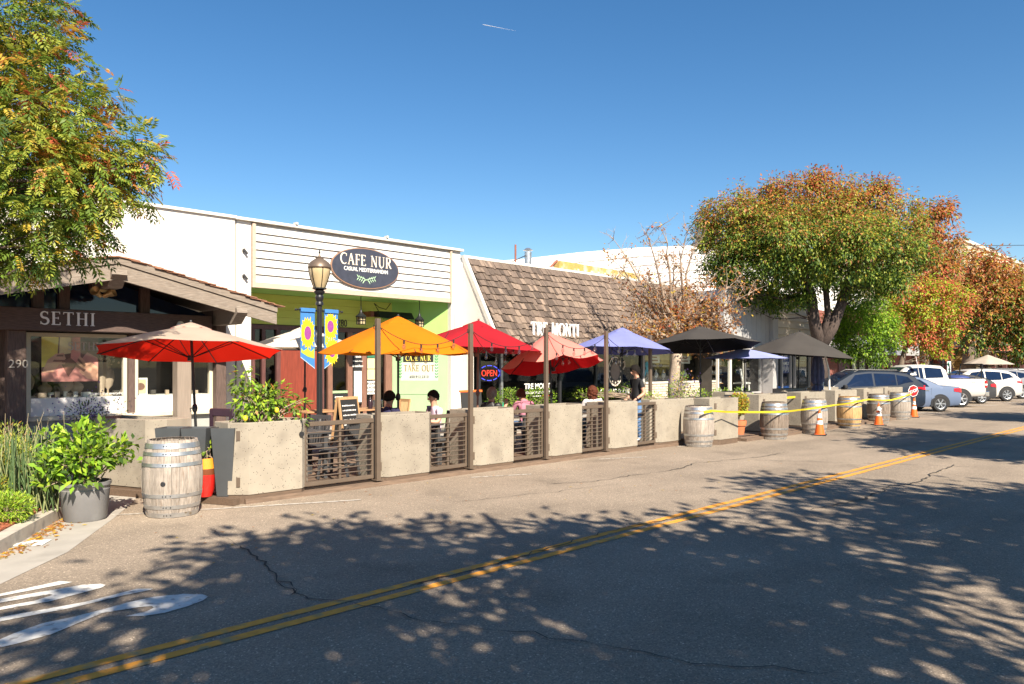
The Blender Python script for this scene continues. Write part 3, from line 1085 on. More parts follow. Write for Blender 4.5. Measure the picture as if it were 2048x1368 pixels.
# ---------------------------------------------------------------- cafe
B = thing('cafe_building', 'white clapboard fronted cafe with a recessed green entrance', 'cafe', (11.6, 17.5, 0))
wp('pier', MB().bbox(8.10, 8.47, 17.5, 19.1, .13, 5.40, .008), M_white)
wp('pier', MB().bbox(14.88, 15.25, 17.5, 19.1, .13, 5.40, .008), M_white)
wp('parapet', MB().box(8.48, 14.87, 17.56, 18.4, 3.86, 5.40), M_whitetrim)
wp('coping', MB().box(8.06, 15.30, 17.40, 18.6, 5.403, 5.47), M_whitetrim)
wp('building_body', MB().box(8.10, 15.25, 20.4, 32, .1, 5.35), M_white)
for i in range(7):
    z = 3.93 + i * .203
    obj('siding_board', MB().extrude([(8.57, y, zz) for y, zz in ((17.545, z), (17.462, z), (17.512, z + .189), (17.545, z + .189))], (6.23, 0, 0)), M_siding, B, world=True)
wp('frame_board', MB().box(8.48, 8.565, 17.44, 17.55, 3.80, 5.36), M_tan)
wp('frame_board', MB().box(14.805, 14.87, 17.44, 17.55, 3.80, 5.36), M_tan)
wp('frame_board', MB().box(8.57, 14.80, 17.45, 17.55, 3.80, 3.925), M_tan)
for z in (4.0, 4.62):
    wp('wall_bracket', MB().bar((8.24, 17.44, z + .09), (8.34, 17.42, z - .03), .03, .05).box(8.24, 8.30, 17.44, 17.5, z + .02, z + .08), M_ctrim if 'M_ctrim' in globals() else M_black)
wp('conduit', MB().tube([(15.0, 17.46, 2.6), (15.0, 17.46, 3.5), (15.12, 17.46, 3.7)], .018, 6), M_white)
for x in (9.6, 12.4):
    wp('coping_clip', MB().box(x, x + .06, 17.36, 17.5, 5.475, 5.53), M_whitetrim)
wp('soffit', MB().box(8.48, 14.87, 17.552, 19.1, 3.822, 3.858), M_green2)
wp('roof_slab', MB().box(8.10, 15.25, 18.41, 20.39, 4.7, 5.3), M_white)
wp('side_wall', MB().box(8.10, 8.47, 19.11, 20.39, .1, 4.69), M_white)
wp('side_wall', MB().box(14.88, 15.25, 19.11, 20.39, .1, 4.69), M_white)
YB = 19.0
XR = 13.75            # where the back wall turns into the splayed wall
nb = 4
for i in range(nb):
    z = 3.0 + i * .205
    obj('wall_board', MB().extrude([(8.48, y, zz) for y, zz in ((YB + .1, z), (YB - .012, z), (YB + .003, z + .2), (YB + .1, z + .2))], (XR - 8.48, 0, 0)), M_green if i >= 0 else M_green2, B, world=True)
# splayed right wall
A0, A1 = Vector((XR, YB, 0)), Vector((14.87, 17.66, 0))
dS = (A1 - A0).normalized()
nS = Vector((-dS.y, dS.x, 0)) * -1
LS = (A1 - A0).length


def splay(u0, u1, z0, z1, d0, d1):
    vs = []
    for z in (z0, z1):
        for u, d in ((u0, d0), (u1, d0), (u1, d1), (u0, d1)):
            p = A0 + dS * u + nS * d
            vs.append((p.x, p.y, z))
    return MB().add(vs, [(0, 3, 2, 1), (4, 5, 6, 7), (0, 1, 5, 4), (1, 2, 6, 5), (2, 3, 7, 6), (3, 0, 4, 7)])


nS = Vector((dS.y, -dS.x, 0))
if nS.x > 0:
    nS = -nS
wp('splayed_wall', splay(0, LS, 2.45, 3.82, -.1, 0), M_green2)
wp('splayed_wall_lower', splay(0, LS, .13, 2.448, -.1, -.01), M_palegreen)
aS = math.atan2(dS.y, dS.x)
sg_ = thing('takeout_sign', 'green and white cafe takeout sign with laurel leaves on the splayed wall', 'sign', tuple(A0 + dS * .75) + ())
sg_.location.z = 1.5


def ps(name, pts, m, k, par=sg_):
    vs = [A0 + dS * u + nS * (.004 + .002 * k) + Vector((0, 0, z)) for u, z in pts]
    obj(name, MB().extrude(vs, nS * .0015), m, par, world=True)


ps('backing', [(.2, 1.0), (1.5, 1.0), (1.5, 2.4), (.2, 2.4)], M_palegreen, 0)
ps('pale_panel', [(.28, 1.42), (1.45, 1.42), (1.45, 1.98), (.28, 1.98)], mat('pale_panel', (.46, .50, .44), .5), 1)
ps('name_board', [(.36, 1.99), (1.30, 1.99), (1.30, 2.23), (.36, 2.23)], M_black, 2)


def wall_text(txt, size, m, u, z, par, sx=1.0, serif=False, bold=0):
    p = A0 + dS * u + nS * .013
    if serif:
        serif_text(txt, size, m, (p.x, p.y, z), par, .002, .1, sx=sx, rz=aS)
    else:
        lettering(txt, size, m, (p.x, p.y, z), par, depth=.002, rz=aS, sx=sx, bold=bold)


wall_text('CAFE NUR', .16, mat('yellow_letter', (.75, .66, .12), .5), .83, 2.03, sg_, .8, True)
wall_text('TAKE OUT', .19, mat('ochre_letter', (.25, .16, .02), .5), .86, 1.71, sg_, .8, True)
wall_text('650.912.2313', .11, M_numdark, .86, 1.5, sg_, 1, False, .001)
for u in (.27, 1.40):
    for i in range(9):
        for sg in (-1, 1):
            z = 1.5 + i * .09
            ps('laurel_leaf', [(u, z), (u + sg * .035, z + .02), (u + sg * .055, z + .075), (u + sg * .012, z + .055)], mat('laurel_green', (.05, .25, .08), .6) if 'laurel_green' not in MATS else MATS['laurel_green'], 3)
# maroon shopfront under the green wall
ZT = 2.98
fz = lambda p: bear(p, YB)
wp('head_beam', MB().box(8.48, XR, YB - .04, YB + .1, 2.86, ZT), M_maroon)
wp('base_rail', MB().box(8.48, XR, YB - .03, YB + .1, .13, .42), M_maroon)
for a, b in ((503, 509), (523, 530), (552, 560), (637, 647), (655, 664), (694, 704), (722, 732), (746, 752), (770, 774)):
    wp('frame_post', MB().box(fz(a), fz(b), YB - .035, YB + .08, .42, 2.86), M_maroon if a < 640 else M_brownwood)
wp('transom', MB().box(8.48, XR, YB - .03, YB + .07, 2.40, 2.50), M_maroon)
wp('shop_glass', MB().box(8.48, XR, YB + .04, YB + .05, .42, 2.86), M_glassd)
wp('red_door', MB().box(fz(560), fz(637), YB - .03, YB + .03, .42, 2.3), M_redpanel)
wp('brown_door', MB().box(fz(774), XR, YB - .03, YB + .03, .3, 2.3), M_brownwood)
obj('door_rail', MB().box(fz(664), fz(694), YB - .03, YB + .03, 1.08, 1.15), M_palegreen, B, world=True)
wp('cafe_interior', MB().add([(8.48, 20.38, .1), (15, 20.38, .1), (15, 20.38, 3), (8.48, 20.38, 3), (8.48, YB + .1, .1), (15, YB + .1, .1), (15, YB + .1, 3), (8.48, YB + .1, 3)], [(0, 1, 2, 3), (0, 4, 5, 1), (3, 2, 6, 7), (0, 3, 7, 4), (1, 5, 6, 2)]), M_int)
lettering('280', .30, M_numdark, (fz(684), YB - .014, 3.02), B, depth=.006, sx=.75, name='house_number')
for a, b, zt, zb, m in ((705, 722, 2.3, .75, M_black), (733, 749, 2.28, 2.12, mat('green_notice', (.03, .17, .10), .6)), (733, 749, 2.10, 1.79, M_paper_y), (733, 749, 1.77, 1.46, M_paper_y)):
    props(obj('menu_notice', MB().box(fz(a), fz(b), YB - .05, YB - .038, zb, zt), m), {2.3: 'long black menu board on the cafe door frame', 2.28: 'small dark green notice at the top of the cafe door glass', 2.10: 'upper kraft paper notice on the cafe door', 1.77: 'lower kraft paper notice on the cafe door'}[zt], 'notice', 'notices by the cafe door')
menu = thing('menu_sheet', 'white printed menu sheet under the black board by the cafe door', 'menu', (fz(713), YB - .055, 1.2))
obj('sheet', MB().box(fz(706), fz(721), YB - .06, YB - .053, .80, 1.72), M_paper, menu, world=True)
for i in range(14):
    obj('print_line', MB().box(fz(707.5), fz(719.5 - (i * 7) % 4), YB - .0625, YB - .0605, .86 + i * .06, .875 + i * .06), M_greypanel, menu, world=True)
for txt, z in (('Salads', 2.12), ('Vegetarian Plates', 2.0), ('Breakfast', 1.84)):
    lettering(txt, .1 if len(txt) < 12 else .05, M_letterw, (fz(713.5), YB - .052, z), B, depth=.001, bold=.001)
po = thing('order_notice', 'white notice reading please order inside on the cafe door', 'notice', (fz(741), YB - .045, 1.25))
obj('sheet', MB().box(fz(733), fz(749), YB - .05, YB - .04, 1.02, 1.42), M_paper, po, world=True)
for i, t in enumerate(('PLEASE', 'ORDER', 'INSIDE')):
    lettering(t, .095, M_numdark, (fz(741), YB - .053, 1.31 - i * .12), po, depth=.001, bold=.002)
hb = thing('hours_board', 'black board of opening hours in the lower cafe door glass', 'notice', (fz(675), YB - .03, .5))
obj('panel', MB().box(fz(665), fz(694), YB - .05, YB - .036, .45, 1.06), M_black, hb, world=True)
for i in range(5):
    obj('print_line', MB().box(fz(668), fz(680 + (i * 5) % 8), YB - .0535, YB - .051, .50 + i * .11, .545 + i * .11), MATS['yellow_letter'] if i % 2 else M_letterw, hb, world=True)
# oval sign
ov = thing('oval_sign', 'oval navy cafe sign with white lettering and olive sprigs', 'sign', (11.74, 17.44, 4.55))
a_, b_ = 1.10, .555
obj('rim', MB().extrude([(a_ * math.cos(i * .1309), -.035, b_ * math.sin(i * .1309)) for i in range(48)], (0, .06, 0)), M_signrim, ov)
obj('face', MB().extrude([((a_ - .025) * math.cos(i * .1309), -.042, (b_ - .025) * math.sin(i * .1309)) for i in range(48)], (0, .012, 0)), M_navy, ov)
serif_text('CAFE NUR', .30, M_letterc, (0, -.043, .06), ov, .012, .12, sx=.88, world=False)
me = lettering('CASUAL MEDITERRANEAN', .15, M_letterw, (0, -.046, -.10), ov, depth=.004, bold=.0015, sx=.80, world=False)
for sg in (-1, 1):
    obj('sprig_stem', MB().tube([(sg * .12, -.045, -.42), (sg * .06, -.045, -.34), (sg * -.04, -.045, -.30), (sg * -.22, -.045, -.25)], .008, 5), M_leafpr, ov)
    for i in range(4):
        for k in (-1, 1):
            x, z = -.05 - i * .065, -.32 + i * .018
            obj('sprig_leaf', MB().extrude([(sg * (x), -.05, z), (sg * (x - .015), -.05, z + k * .035), (sg * (x - .07), -.05, z + k * .085), (sg * (x - .04), -.05, z + k * .025)], (0, .006, 0)), M_leafpr, ov)
# things hanging under the cafe soffit
def hang_lamp(x, lab):
    t = thing('hanging_lantern', lab, 'lantern', (x, 17.75, 3.03), 0, 'black lanterns hanging from the cafe soffit')
    obj('rod', MB().tube([(0, 0, .36), (0, 0, .79)], .012, 6), M_blackm, t)
    obj('hood', MB().lathe([(0, .40), (.03, .40), (.04, .33), (.10, .27), (.15, .22), (.145, .20), (0, .20)], 12), M_blackm, t, smooth=True)
    obj('glass', MB().box(-.075, .075, -.075, .075, .005, .197), M_lantern, t)
    f = MB()
    for a in (-1, 0, 1):
        for b in (-1, 0, 1):
            if a or b:
                f.box(a * .085 - .008, a * .085 + .008, b * .085 - .008, b * .085 + .008, .0, .2)
    for z in (0, .1, .19):
        f.box(-.095, .095, -.095, -.079, z, z + .014).box(-.095, .095, .079, .095, z, z + .014).box(-.095, -.079, -.078, .078, z, z + .014).box(.079, .095, -.078, .078, z, z + .014)
    obj('cage', f, M_blackm, t)
    return t


hang_lamp(bear(722, 17.75), 'black hanging lantern right of the lamp post, beside the number 280')
hang_lamp(bear(839, 17.75), 'black hanging lantern in front of the bright green end of the recess')
h = thing('patio_heater', 'long metal infrared heater mounted on the green cafe wall', 'heater', (bear(790, 18.3), 18.35, 3.28))
obj('body', MB().extrude([(-.62, y, z) for y, z in ((-.2, 0), (.2, .06), (.2, .2), (-.05, .2))], (1.24, 0, 0)), M_blackm, h)
obj('reflector', MB().extrude([(-.58, y, z) for y, z in ((-.25, -.05), (.18, .01), (.18, .05), (-.2, -.005))], (1.16, 0, 0)), M_chrome, h)
obj('bracket', MB().box(-.75, -.64, .1, .6, .04, .2).box(-.64, -.6, .2, .6, .1, .14), M_rust, h)
obj('cable', MB().tube([(-.4, .2, .2), (-.5, .3, .45), (-.3, .35, .35), (0, .4, .3), (.2, .45, .5)], .012, 6), M_wire, h)
l = thing('loudspeaker', 'small black loudspeaker on the green cafe wall right of the heater', 'loudspeaker', (bear(824, 18.6), 18.65, 3.38))
obj('cabinet', MB().bbox(-.15, .15, -.12, .12, -.09, .12, .03, Matrix.Rotation(R(-20), 4, 'X')), M_black, l)
obj('bracket', MB().box(-.03, .03, .1, .36, -.02, .02), M_black, l)
# ---------------------------------------------------------------- restaurant with shingled mansard
B = thing('restaurant_building', 'restaurant with a steep brown shingled mansard roof and dark glass front', 'restaurant', (23, 18.3, 0))
X0, X1 = 16.4, 30.3
E0, E1 = Vector((0, 17.0, 2.62)), Vector((0, 18.67, 5.44))
wp('side_wall', MB().extrude([(X0, 17.08, 2.5), (X0, 18.72, 5.42), (X0, 27, 5.42), (X0, 27, .1), (X0, 18.32, .1), (X0, 18.32, 2.5)], (.14, 0, 0)), M_white)
wp('rake_trim', MB().extrude([(X0 - .03, E0.y - .06, E0.z - .08), (X0 - .03, E1.y - .06, E1.z + .06), (X0 - .03, E1.y + .1, E1.z + .06), (X0 - .03, E0.y + .1, E0.z - .08)], (.12, 0, 0)), M_whitetrim)
wp('link_wall', MB().box(15.26, 16.39, 18.7, 18.9, .1, 5.3), M_white)
wp('wall', MB().box(X0 + .15, X1, 19.9, 30, .1, 5.3), M_white)
wp('coping', MB().box(X0, X1, 18.64, 19.0, 5.45, 5.54), M_whitetrim)
wp('roof_slab', MB().box(X0 + .15, X1, 19.01, 19.89, 4.9, 5.3), M_white)
wp('eave_board', MB().box(X0 + .1, X1, 17.0, 17.1, 2.46, 2.58), M_maroon)
wp('soffit', MB().box(X0 + .15, X1, 17.1, 18.5, 2.50, 2.56), M_maroon)
mroof = wp('mansard_roof', MB().extrude([(X0 + .1, E0.y + .06, E0.z - .05), (X0 + .1, E1.y + .06, E1.z), (X0 + .1, E1.y + .35, E1.z), (X0 + .1, E0.y + .35, E0.z - .05)], (X1 - X0 - .1, 0, 0)), M_timber)
U = (E1 - E0)
LU = U.length
U.normalize()
NRM = Vector((0, -U.z, U.y))
rows = 12
ch = LU / rows
cand = []
for r_ in range(rows):
    x = X0 + .1 + random.uniform(0, .1)
    while x < X1 - .05:
        wd = random.choice((.085, .11, .13, .15, .18, .22)) * random.uniform(.9, 1.1)
        wd = min(wd, X1 - x)
        cand.append((x, r_, wd))
        x += wd + random.uniform(.004, .014)
cand.sort(key=lambda c: c[0])
SH = {}


def shingle_geo(mb, x, r_, wd):
    lift = random.uniform(.0, .03)
    b0 = r_ * ch - random.uniform(0, .06) - (.0 if random.random() > .08 else .06)
    p0 = E0 + U * b0 + NRM * (.05 + lift)
    p1 = E0 + U * min(LU, (r_ + 1.12) * ch) + NRM * (.012 + random.uniform(0, .006))
    th = NRM * -random.uniform(.022, .038)
    sk = random.uniform(-.008, .008)
    vs = [(x, p0.y, p0.z), (x + wd, p0.y, p0.z + sk), (x + wd, p1.y, p1.z), (x, p1.y, p1.z)]
    vs += [(v[0], v[1] + th.y, v[2] + th.z) for v in vs]
    mb.add(vs, [(0, 1, 2, 3), (0, 4, 5, 1), (1, 5, 6, 2), (3, 7, 4, 0)])


rest = MB()
for i, (x, r_, wd) in enumerate(cand):
    if i < 298:
        mb = MB()
        shingle_geo(mb, x, r_, wd)
        obj('shingle', mb, M_shingle if random.random() > .3 else M_shingle_b, mroof)
    else:
        rest.cur = 0 if random.random() > .35 else 1
        shingle_geo(rest, x, r_, wd)
obj('shingles', rest, [M_shingle, M_shingle_b], mroof, kind='stuff')
TF = 18.3
tz = lambda p: bear(p, TF)
wp('shop_glass', MB().box(tz(958), tz(1282), TF + .03, TF + .04, .5, 2.5), M_glassd)
wp('base_wall', MB().box(tz(958), tz(1282), TF - .02, TF + .1, .13, .5), M_black)
for a in (958, 1003, 1120, 1192, 1282):
    wp('frame_post', MB().box(tz(a) - .05, tz(a) + .05, TF - .03, TF + .08, .5, 2.5), M_black if a != 1003 else M_steel)
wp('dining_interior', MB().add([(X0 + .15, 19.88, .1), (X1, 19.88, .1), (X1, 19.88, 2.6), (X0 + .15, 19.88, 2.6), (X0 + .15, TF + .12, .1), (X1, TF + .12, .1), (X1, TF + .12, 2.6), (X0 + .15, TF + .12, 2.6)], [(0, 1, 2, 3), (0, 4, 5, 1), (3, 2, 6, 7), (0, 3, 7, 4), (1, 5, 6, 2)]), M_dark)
sg_ = thing('raised_sign', 'white raised restaurant name letters along the foot of the shingled roof', 'sign', (19.2, 17.1, 2.9))
serif_text('TRE MONTI', .46, M_letterw, (19.25, 17.16, 2.88), sg_, .05, .10, fat=1.35, sx=.78)
obj('bracket', MB().box(18.15, 20.35, 17.16, 17.2, 2.86, 2.885), M_steel, sg_, world=True)
lettering('TRE MONTI', .27, M_letterw, (tz(1077), TF + .02, 1.06), B, depth=.002, bold=.006)
lettering('ITALIAN RESTAURANT', .125, M_letterw, (tz(1077), TF + .02, .88), B, depth=.002, bold=.003)
for i, m in enumerate((L_dg, M_letterw, M_red)):
    wp('flag_stripe', MB().box(tz(1045 + i * 20), tz(1063 + i * 20), TF + .015, TF + .025, .78, .81), m)
lettering('COMING SOON', .34, M_letterw, (tz(1231), TF + .02, .72), B, depth=.002, bold=.006, sx=.78)
lg = thing('logo_decal', 'round brown coffee cup emblem on the dark restaurant window', 'decal', (tz(1231), TF + .012, 1.66))
for k, (r0, r1, m) in enumerate(((.0, .62, mat('logo_brown', (.10, .06, .05), .5)), (.54, .60, M_letterc), (.40, .52, mat('logo_dark', (.03, .025, .025), .5)), (0, .36, mat('logo_tan', (.28, .20, .16), .5)))):
    mb = MB()
    n = 32
    vs = [(r * math.cos(6.2832 * i / n) * .8, -.002 * k, r * math.sin(6.2832 * i / n)) for r in (r0 or .001, r1) for i in range(n)]
    mb.add(vs, [(i, (i + 1) % n, n + (i + 1) % n, n + i) for i in range(n)])
    obj('ring', mb, m, lg)
for i in range(12):
    a = i * math.pi / 6
    obj('bead', MB().ball((.46 * .8 * math.cos(a), -.008, .46 * math.sin(a)), (.035, .003, .045), 8, 5), M_letterc, lg)
obj('handle', MB().tube([(.42, -.005, .3), (.6, -.005, .42), (.62, -.005, .2), (.5, -.005, .08)], .03, 6), M_letterc, lg)
nn = thing('neon_sign', 'red and blue neon open sign in the dark restaurant window', 'neon sign', (tz(980), TF + .05, 1.62))
m_nr = mat('neon_red', (.9, .06, .03), .5, emit=.8)
m_nb = mat('neon_blue', (.08, .1, .9), .5, emit=.8)
lettering('OPEN', .30, m_nr, (tz(980), TF + .028, 1.53), nn, depth=.004, sx=.95)
for i in range(10):
    a0, a1 = i * 36 + 5, i * 36 + 29
    p = [(.47 * math.cos(R(a0 + (a1 - a0) * j / 5)), -.02, .25 * math.sin(R(a0 + (a1 - a0) * j / 5)) + .015) for j in range(6)]
    obj('tube', MB().tube(p, .014, 6), m_nb, nn)
# jewellery shop at the right end of the mansard
jx0, jx1 = tz(1286), tz(1400)
wp('stone_base', MB().box(jx0, jx1 + 1.2, TF - .12, TF + .1, .13, 1.12), M_pstone_t)
wp('stone_cap', MB().box(jx0, jx1 + 1.2, TF - .16, TF + .1, 1.122, 1.2), M_whitetrim)
wp('display_pane', MB().box(jx0, jx1, TF + .02, TF + .03, 1.2, 2.5), M_glass)
for x in (jx0, tz(1345), jx1):
    wp('frame_post', MB().box(x - .06, x + .06, TF - .05, TF + .1, 1.2, 2.5), M_whitetrim if x != jx0 else M_grey)
wp('display_back', MB().box(jx0 + .1, jx1, TF + .7, TF + .74, 1.2, 2.5), mat('display_yellow', (.50, .38, .10), .7, col2=(.12, .10, .08), c2lo=.45, c2hi=.5, c2sc=1.1))
wp('display_banner', MB().box(jx0 + .15, jx1, TF + .3, TF + .31, 2.14, 2.46), mat('pale_yellow_card', (.62, .52, .22), .7))
for i in range(7):
    x = jx0 + .4 + i * .58
    props(obj('necklace_bust', bust(x, TF + .42, 1.1 + .25 * (i % 3 == 1)), M_letterw, smooth=True), ('tall' if i % 3 == 1 else 'low') + ' white necklace bust in the yellow lit display window, %s from the left' % ('first', 'second', 'third', 'fourth', 'fifth', 'sixth', 'seventh')[i], 'display bust', 'white necklace busts in the display window')
rb = thing('ribbon_decal', 'teal awareness ribbon decal on the display window glass', 'decal', (tz(1294), TF + .01, 1.7))
m_teal = mat('teal_vinyl', (.07, .33, .42), .5)
obj('ribbon_loop', MB().bar((-.2, 0, -.3), (.09, 0, .22), .005, .1).bar((.09, 0, .22), (0, -.001, .33), .005, .1), m_teal, rb)
obj('ribbon_tail', MB().bar((.2, -.007, -.3), (-.09, -.007, .22), .005, .1).bar((-.09, -.007, .22), (0, -.008, .33), .005, .1), m_teal, rb)
for x, w_, z in ((1312, .7, 2.0), (1372, .8, 1.98)):
    c = thing('window_card', 'cream card with hand lettering in the display window, ' + ('left one' if x == 1312 else 'right one'), 'sign', (tz(x), TF + .05, z))
    obj('card', MB().box(-w_ / 2, w_ / 2, 0, .01, 0, .34), M_paper, c)
    for i in range(2):
        obj('print_line', MB().box(-w_ * .35, w_ * (.3 - .1 * i), -.004, -.001, .08 + i * .13, .14 + i * .13), M_signrim, c)

# things on the roofs behind
B = thing('warehouse_building', 'big white vaulted roof building behind the shops', 'warehouse', (45, 30, 0))
prof = [(29.2, 7.75), (31.1, 8.06), (36, 8.95), (42, 9.9), (49.7, 10.95), (58, 11.6), (66, 11.5), (76, 10.4), (84, 9.0)]
wp('vault_roof', MB().extrude([(x, 30, z) for x, z in prof] + [(84, 30, .1), (29.2, 30, .1)], (0, 40, 0)), M_vault)
for k in range(1, 6):
    mb = MB()
    for (xa, za), (xb, zb) in zip(prof, prof[1:]):
        mb.add([(xa, 29.95, za - k * .62), (xb, 29.95, zb - k * .62), (xb, 29.95, zb - k * .62 + .03), (xa, 29.95, za - k * .62 + .03), (xa, 29.99, za - k * .62), (xb, 29.99, zb - k * .62), (xb, 29.99, zb - k * .62 + .03), (xa, 29.99, za - k * .62 + .03)], [(0, 1, 2, 3), (3, 2, 6, 7), (0, 4, 5, 1)])
    wp('roof_seam', mb, M_whitetrim)
wp('dark_vent', MB().box(40.5, 44.5, 29.7, 29.9, 6.0, 6.6), M_ctrim)
pz = thing('parapet_sign', 'faded yellow painted parapet sign behind the shingled roof', 'old sign', (25, 20.5, 5.3))
obj('board', MB().extrude([(22.75, 20.2, 5.3), (28.5, 20.2, 5.3), (28.5, 20.2, 6.08), (23.0, 20.2, 6.16), (22.9, 20.2, 5.95)], (0, .3, 0)), M_yold, pz, world=True)
for i in range(9):
    x = 24.0 + i * .45
    obj('worn_letter', MB().box(x, x + .22, 20.185, 20.197, 5.58, 5.84).box(x + .06, x + .16, 20.184, 20.196, 5.86, 5.92), M_whitetrim, pz, world=True)
obj('strut', MB().tube([(22.2, 20.6, 5.4), (22.95, 20.4, 6.15)], .05, 6).tube([(23.0, 20.4, 5.9), (23.0, 20.4, 6.2)], .05, 6), M_rust, pz, world=True)
vp = thing('vent_pipe', 'galvanised roof vent pipe with a flat cap', 'vent pipe', (22.96, 22, 5.2))
obj('pipe', MB().tube([(0, 0, 0), (0, 0, 1.5)], .15, 16), M_steel, vp, smooth=True)
obj('cap', MB().lathe([(0, 1.68), (.08, 1.67), (.22, 1.57), (.2, 1.56), (0, 1.56)], 16), M_steel, vp, smooth=True)
obj('stay', MB().tube([(-.9, .1, 1.0), (0, 0, 1.4)], .02, 5), M_blackm, vp)
props(obj('roof_pole', MB().tube([(0, 0, 0), (0, 0, 1.5)], .04, 6), M_rust, loc=(bear(1031, 21), 21, 5.2)), 'thin rusty pole on the roof left of the vent pipe', 'pole')

# ---------------------------------------------------------------- grey shop
B = thing('shop_building', 'grey fronted shop with tall panelled upper wall and glass door', 'shop', (33, 17, 0))
wp('upper_wall', MB().box(30.4, 34.75, 17.0, 17.3, 2.75, 5.4), M_grey)
for i in range(9):
    x = 30.6 + i * .47
    wp('panel_rib', MB().box(x, x + .03, 16.985, 16.998, 2.9, 5.35), M_grey)
wp('roof_slab', MB().box(30.4, 35.3, 17.31, 20.49, 4.9, 5.3), M_grey)
wp('pillar', MB().bbox(34.76, 35.3, 16.8, 17.4, .13, 5.55, .02), M_grey)
wp('ledge', MB().box(30.4, 34.75, 16.85, 17.3, 2.62, 2.74), M_grey)
wp('building_body', MB().box(30.4, 35.3, 20.5, 32, .1, 5.3), M_grey)
wp('base_wall', MB().box(30.4, 34.75, 17.3, 17.5, .13, .55), M_brownwood)
for x0_, x1_ in ((30.6, 31.6), (31.75, 33.0), (33.1, 34.6)):
    wp('pane', MB().box(x0_, x1_, 17.42, 17.43, .55, 2.6), M_glass)
    f = wp('window_frame', MB().box(x0_ - .07, x0_, 17.36, 17.48, .55, 2.6).box(x1_, x1_ + .07, 17.36, 17.48, .55, 2.6).box(x0_, x1_, 17.36, 17.48, 2.5, 2.6).box(x0_, x1_, 17.36, 17.48, .55, .63), M_whitetrim if x0_ < 33 else M_grey)
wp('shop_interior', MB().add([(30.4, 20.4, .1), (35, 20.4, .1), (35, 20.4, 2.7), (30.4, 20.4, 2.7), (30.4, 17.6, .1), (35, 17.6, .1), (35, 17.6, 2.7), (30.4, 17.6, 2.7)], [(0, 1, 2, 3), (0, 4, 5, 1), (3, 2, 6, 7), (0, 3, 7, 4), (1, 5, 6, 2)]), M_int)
mb = MB()
for r_ in range(5):
    mb.cur = 0
    mb.box(31.7, 33.0, 18.5, 18.9, .6 + r_ * .42, .63 + r_ * .42)
    for i in range(9):
        mb.cur = 1 + i % 2
        x = 31.75 + i * .135
        mb.box(x, x + .09, 18.55, 18.8, .632 + r_ * .42, .632 + r_ * .42 + random.uniform(.1, .26))
sh = obj('display_shelf', mb, [M_wood, M_paper, M_tan])
props(sh, 'shelf unit of boxed goods behind the glass door of the grey shop', 'shelf')
wc = thing('display_chair', 'white curved display chair in the right window of the grey shop', 'chair', (33.9, 18.0, .62))
obj('seat', MB().box(-.3, .3, -.3, .3, .38, .45), M_letterw, wc)
obj('frame', MB().tube([(-.5, -.2, 1.1), (-.42, -.2, .8), (-.3, -.2, .45), (.3, -.2, .42), (.35, -.2, 0)], .05, 6).tube([(-.4, -.2, 0), (-.25, -.2, .4)], .05, 6), M_letterw, wc)

# ---------------------------------------------------------------- beige siding shop
B = thing('shop_building', 'beige shop with wide horizontal upper boards and blue painted windows', 'shop', (37, 17.2, 0))
for i in range(5):
    z = 3.1 + i * .36
    wp('siding_board', MB().extrude([(35.35, y, zz) for y, zz in ((17.25, z), (17.12, z), (17.18, z + .345), (17.25, z + .345))], (4.7, 0, 0)), M_beiges)
wp('upper_wall', MB().box(35.32, 40.2, 17.26, 17.5, 2.6, 5.2), M_beiges)
wp('roof_slab', MB().box(35.32, 40.2, 17.61, 20.59, 4.8, 5.1), M_grey)
wp('cornice', MB().box(35.32, 40.2, 17.0, 17.6, 4.95, 5.3), M_grey)
wp('building_body', MB().box(35.32, 40.3, 20.6, 32, .1, 5.2), M_grey)
wp('pane', MB().box(35.4, 39.9, 17.3, 17.31, .2, 2.6), M_glassd)
for x in (35.36, 36.6, 37.6, 38.1, 39.95):
    wp('frame_post', MB().box(x - .06, x + .06, 17.2, 17.4, .13, 2.6), M_grey)
wp('blue_panel', MB().box(35.45, 37.5, 17.27, 17.285, .2, .85), mat('cobalt_vinyl', (.02, .14, .52), .4))
wp('blue_graphic', MB().box(36.65, 37.55, 17.275, 17.29, 1.5, 2.58), mat('navy_vinyl', (.02, .04, .16), .4))
wp('tan_panel', MB().box(38.2, 39.85, 17.35, 17.37, .2, 2.58), M_beiges)
for i, (t, sz) in enumerate((('#1', .4), ('FAMILY', .24))):
    lettering(t, sz, M_letterw, (37.1, 17.26, 2.2 - i * .28), B, depth=.002, bold=.004)
for i in range(3):
    wp('print_line', MB().box(38.5 + .1 * i, 39.6 - .08 * i, 17.335, 17.345, 2.0 + i * .14, 2.07 + i * .14), M_letterw)
for i in range(7):
    wp('script_stroke', MB().bar((36.72 + i * .11, 17.262, 1.55 + .05 * (i % 3)), (36.80 + i * .11, 17.262, 1.80 + .06 * ((i * 2) % 3)), .004, .035), M_letterw)
nb_ = thing('fascia_sign', 'narrow navy sign above the blue painted shop window', 'sign', (36.2, 17.05, 2.7))
obj('board', MB().box(-.85, .9, -.05, .03, -.05, .33), M_navy, nb_)
obj('lettering', MB(), M_letterw, nb_).data = MB().box(-.7, .55, -.056, -.052, .08, .12).box(-.6, .2, -.056, -.052, .16, .19).mesh('lettering', M_letterw)

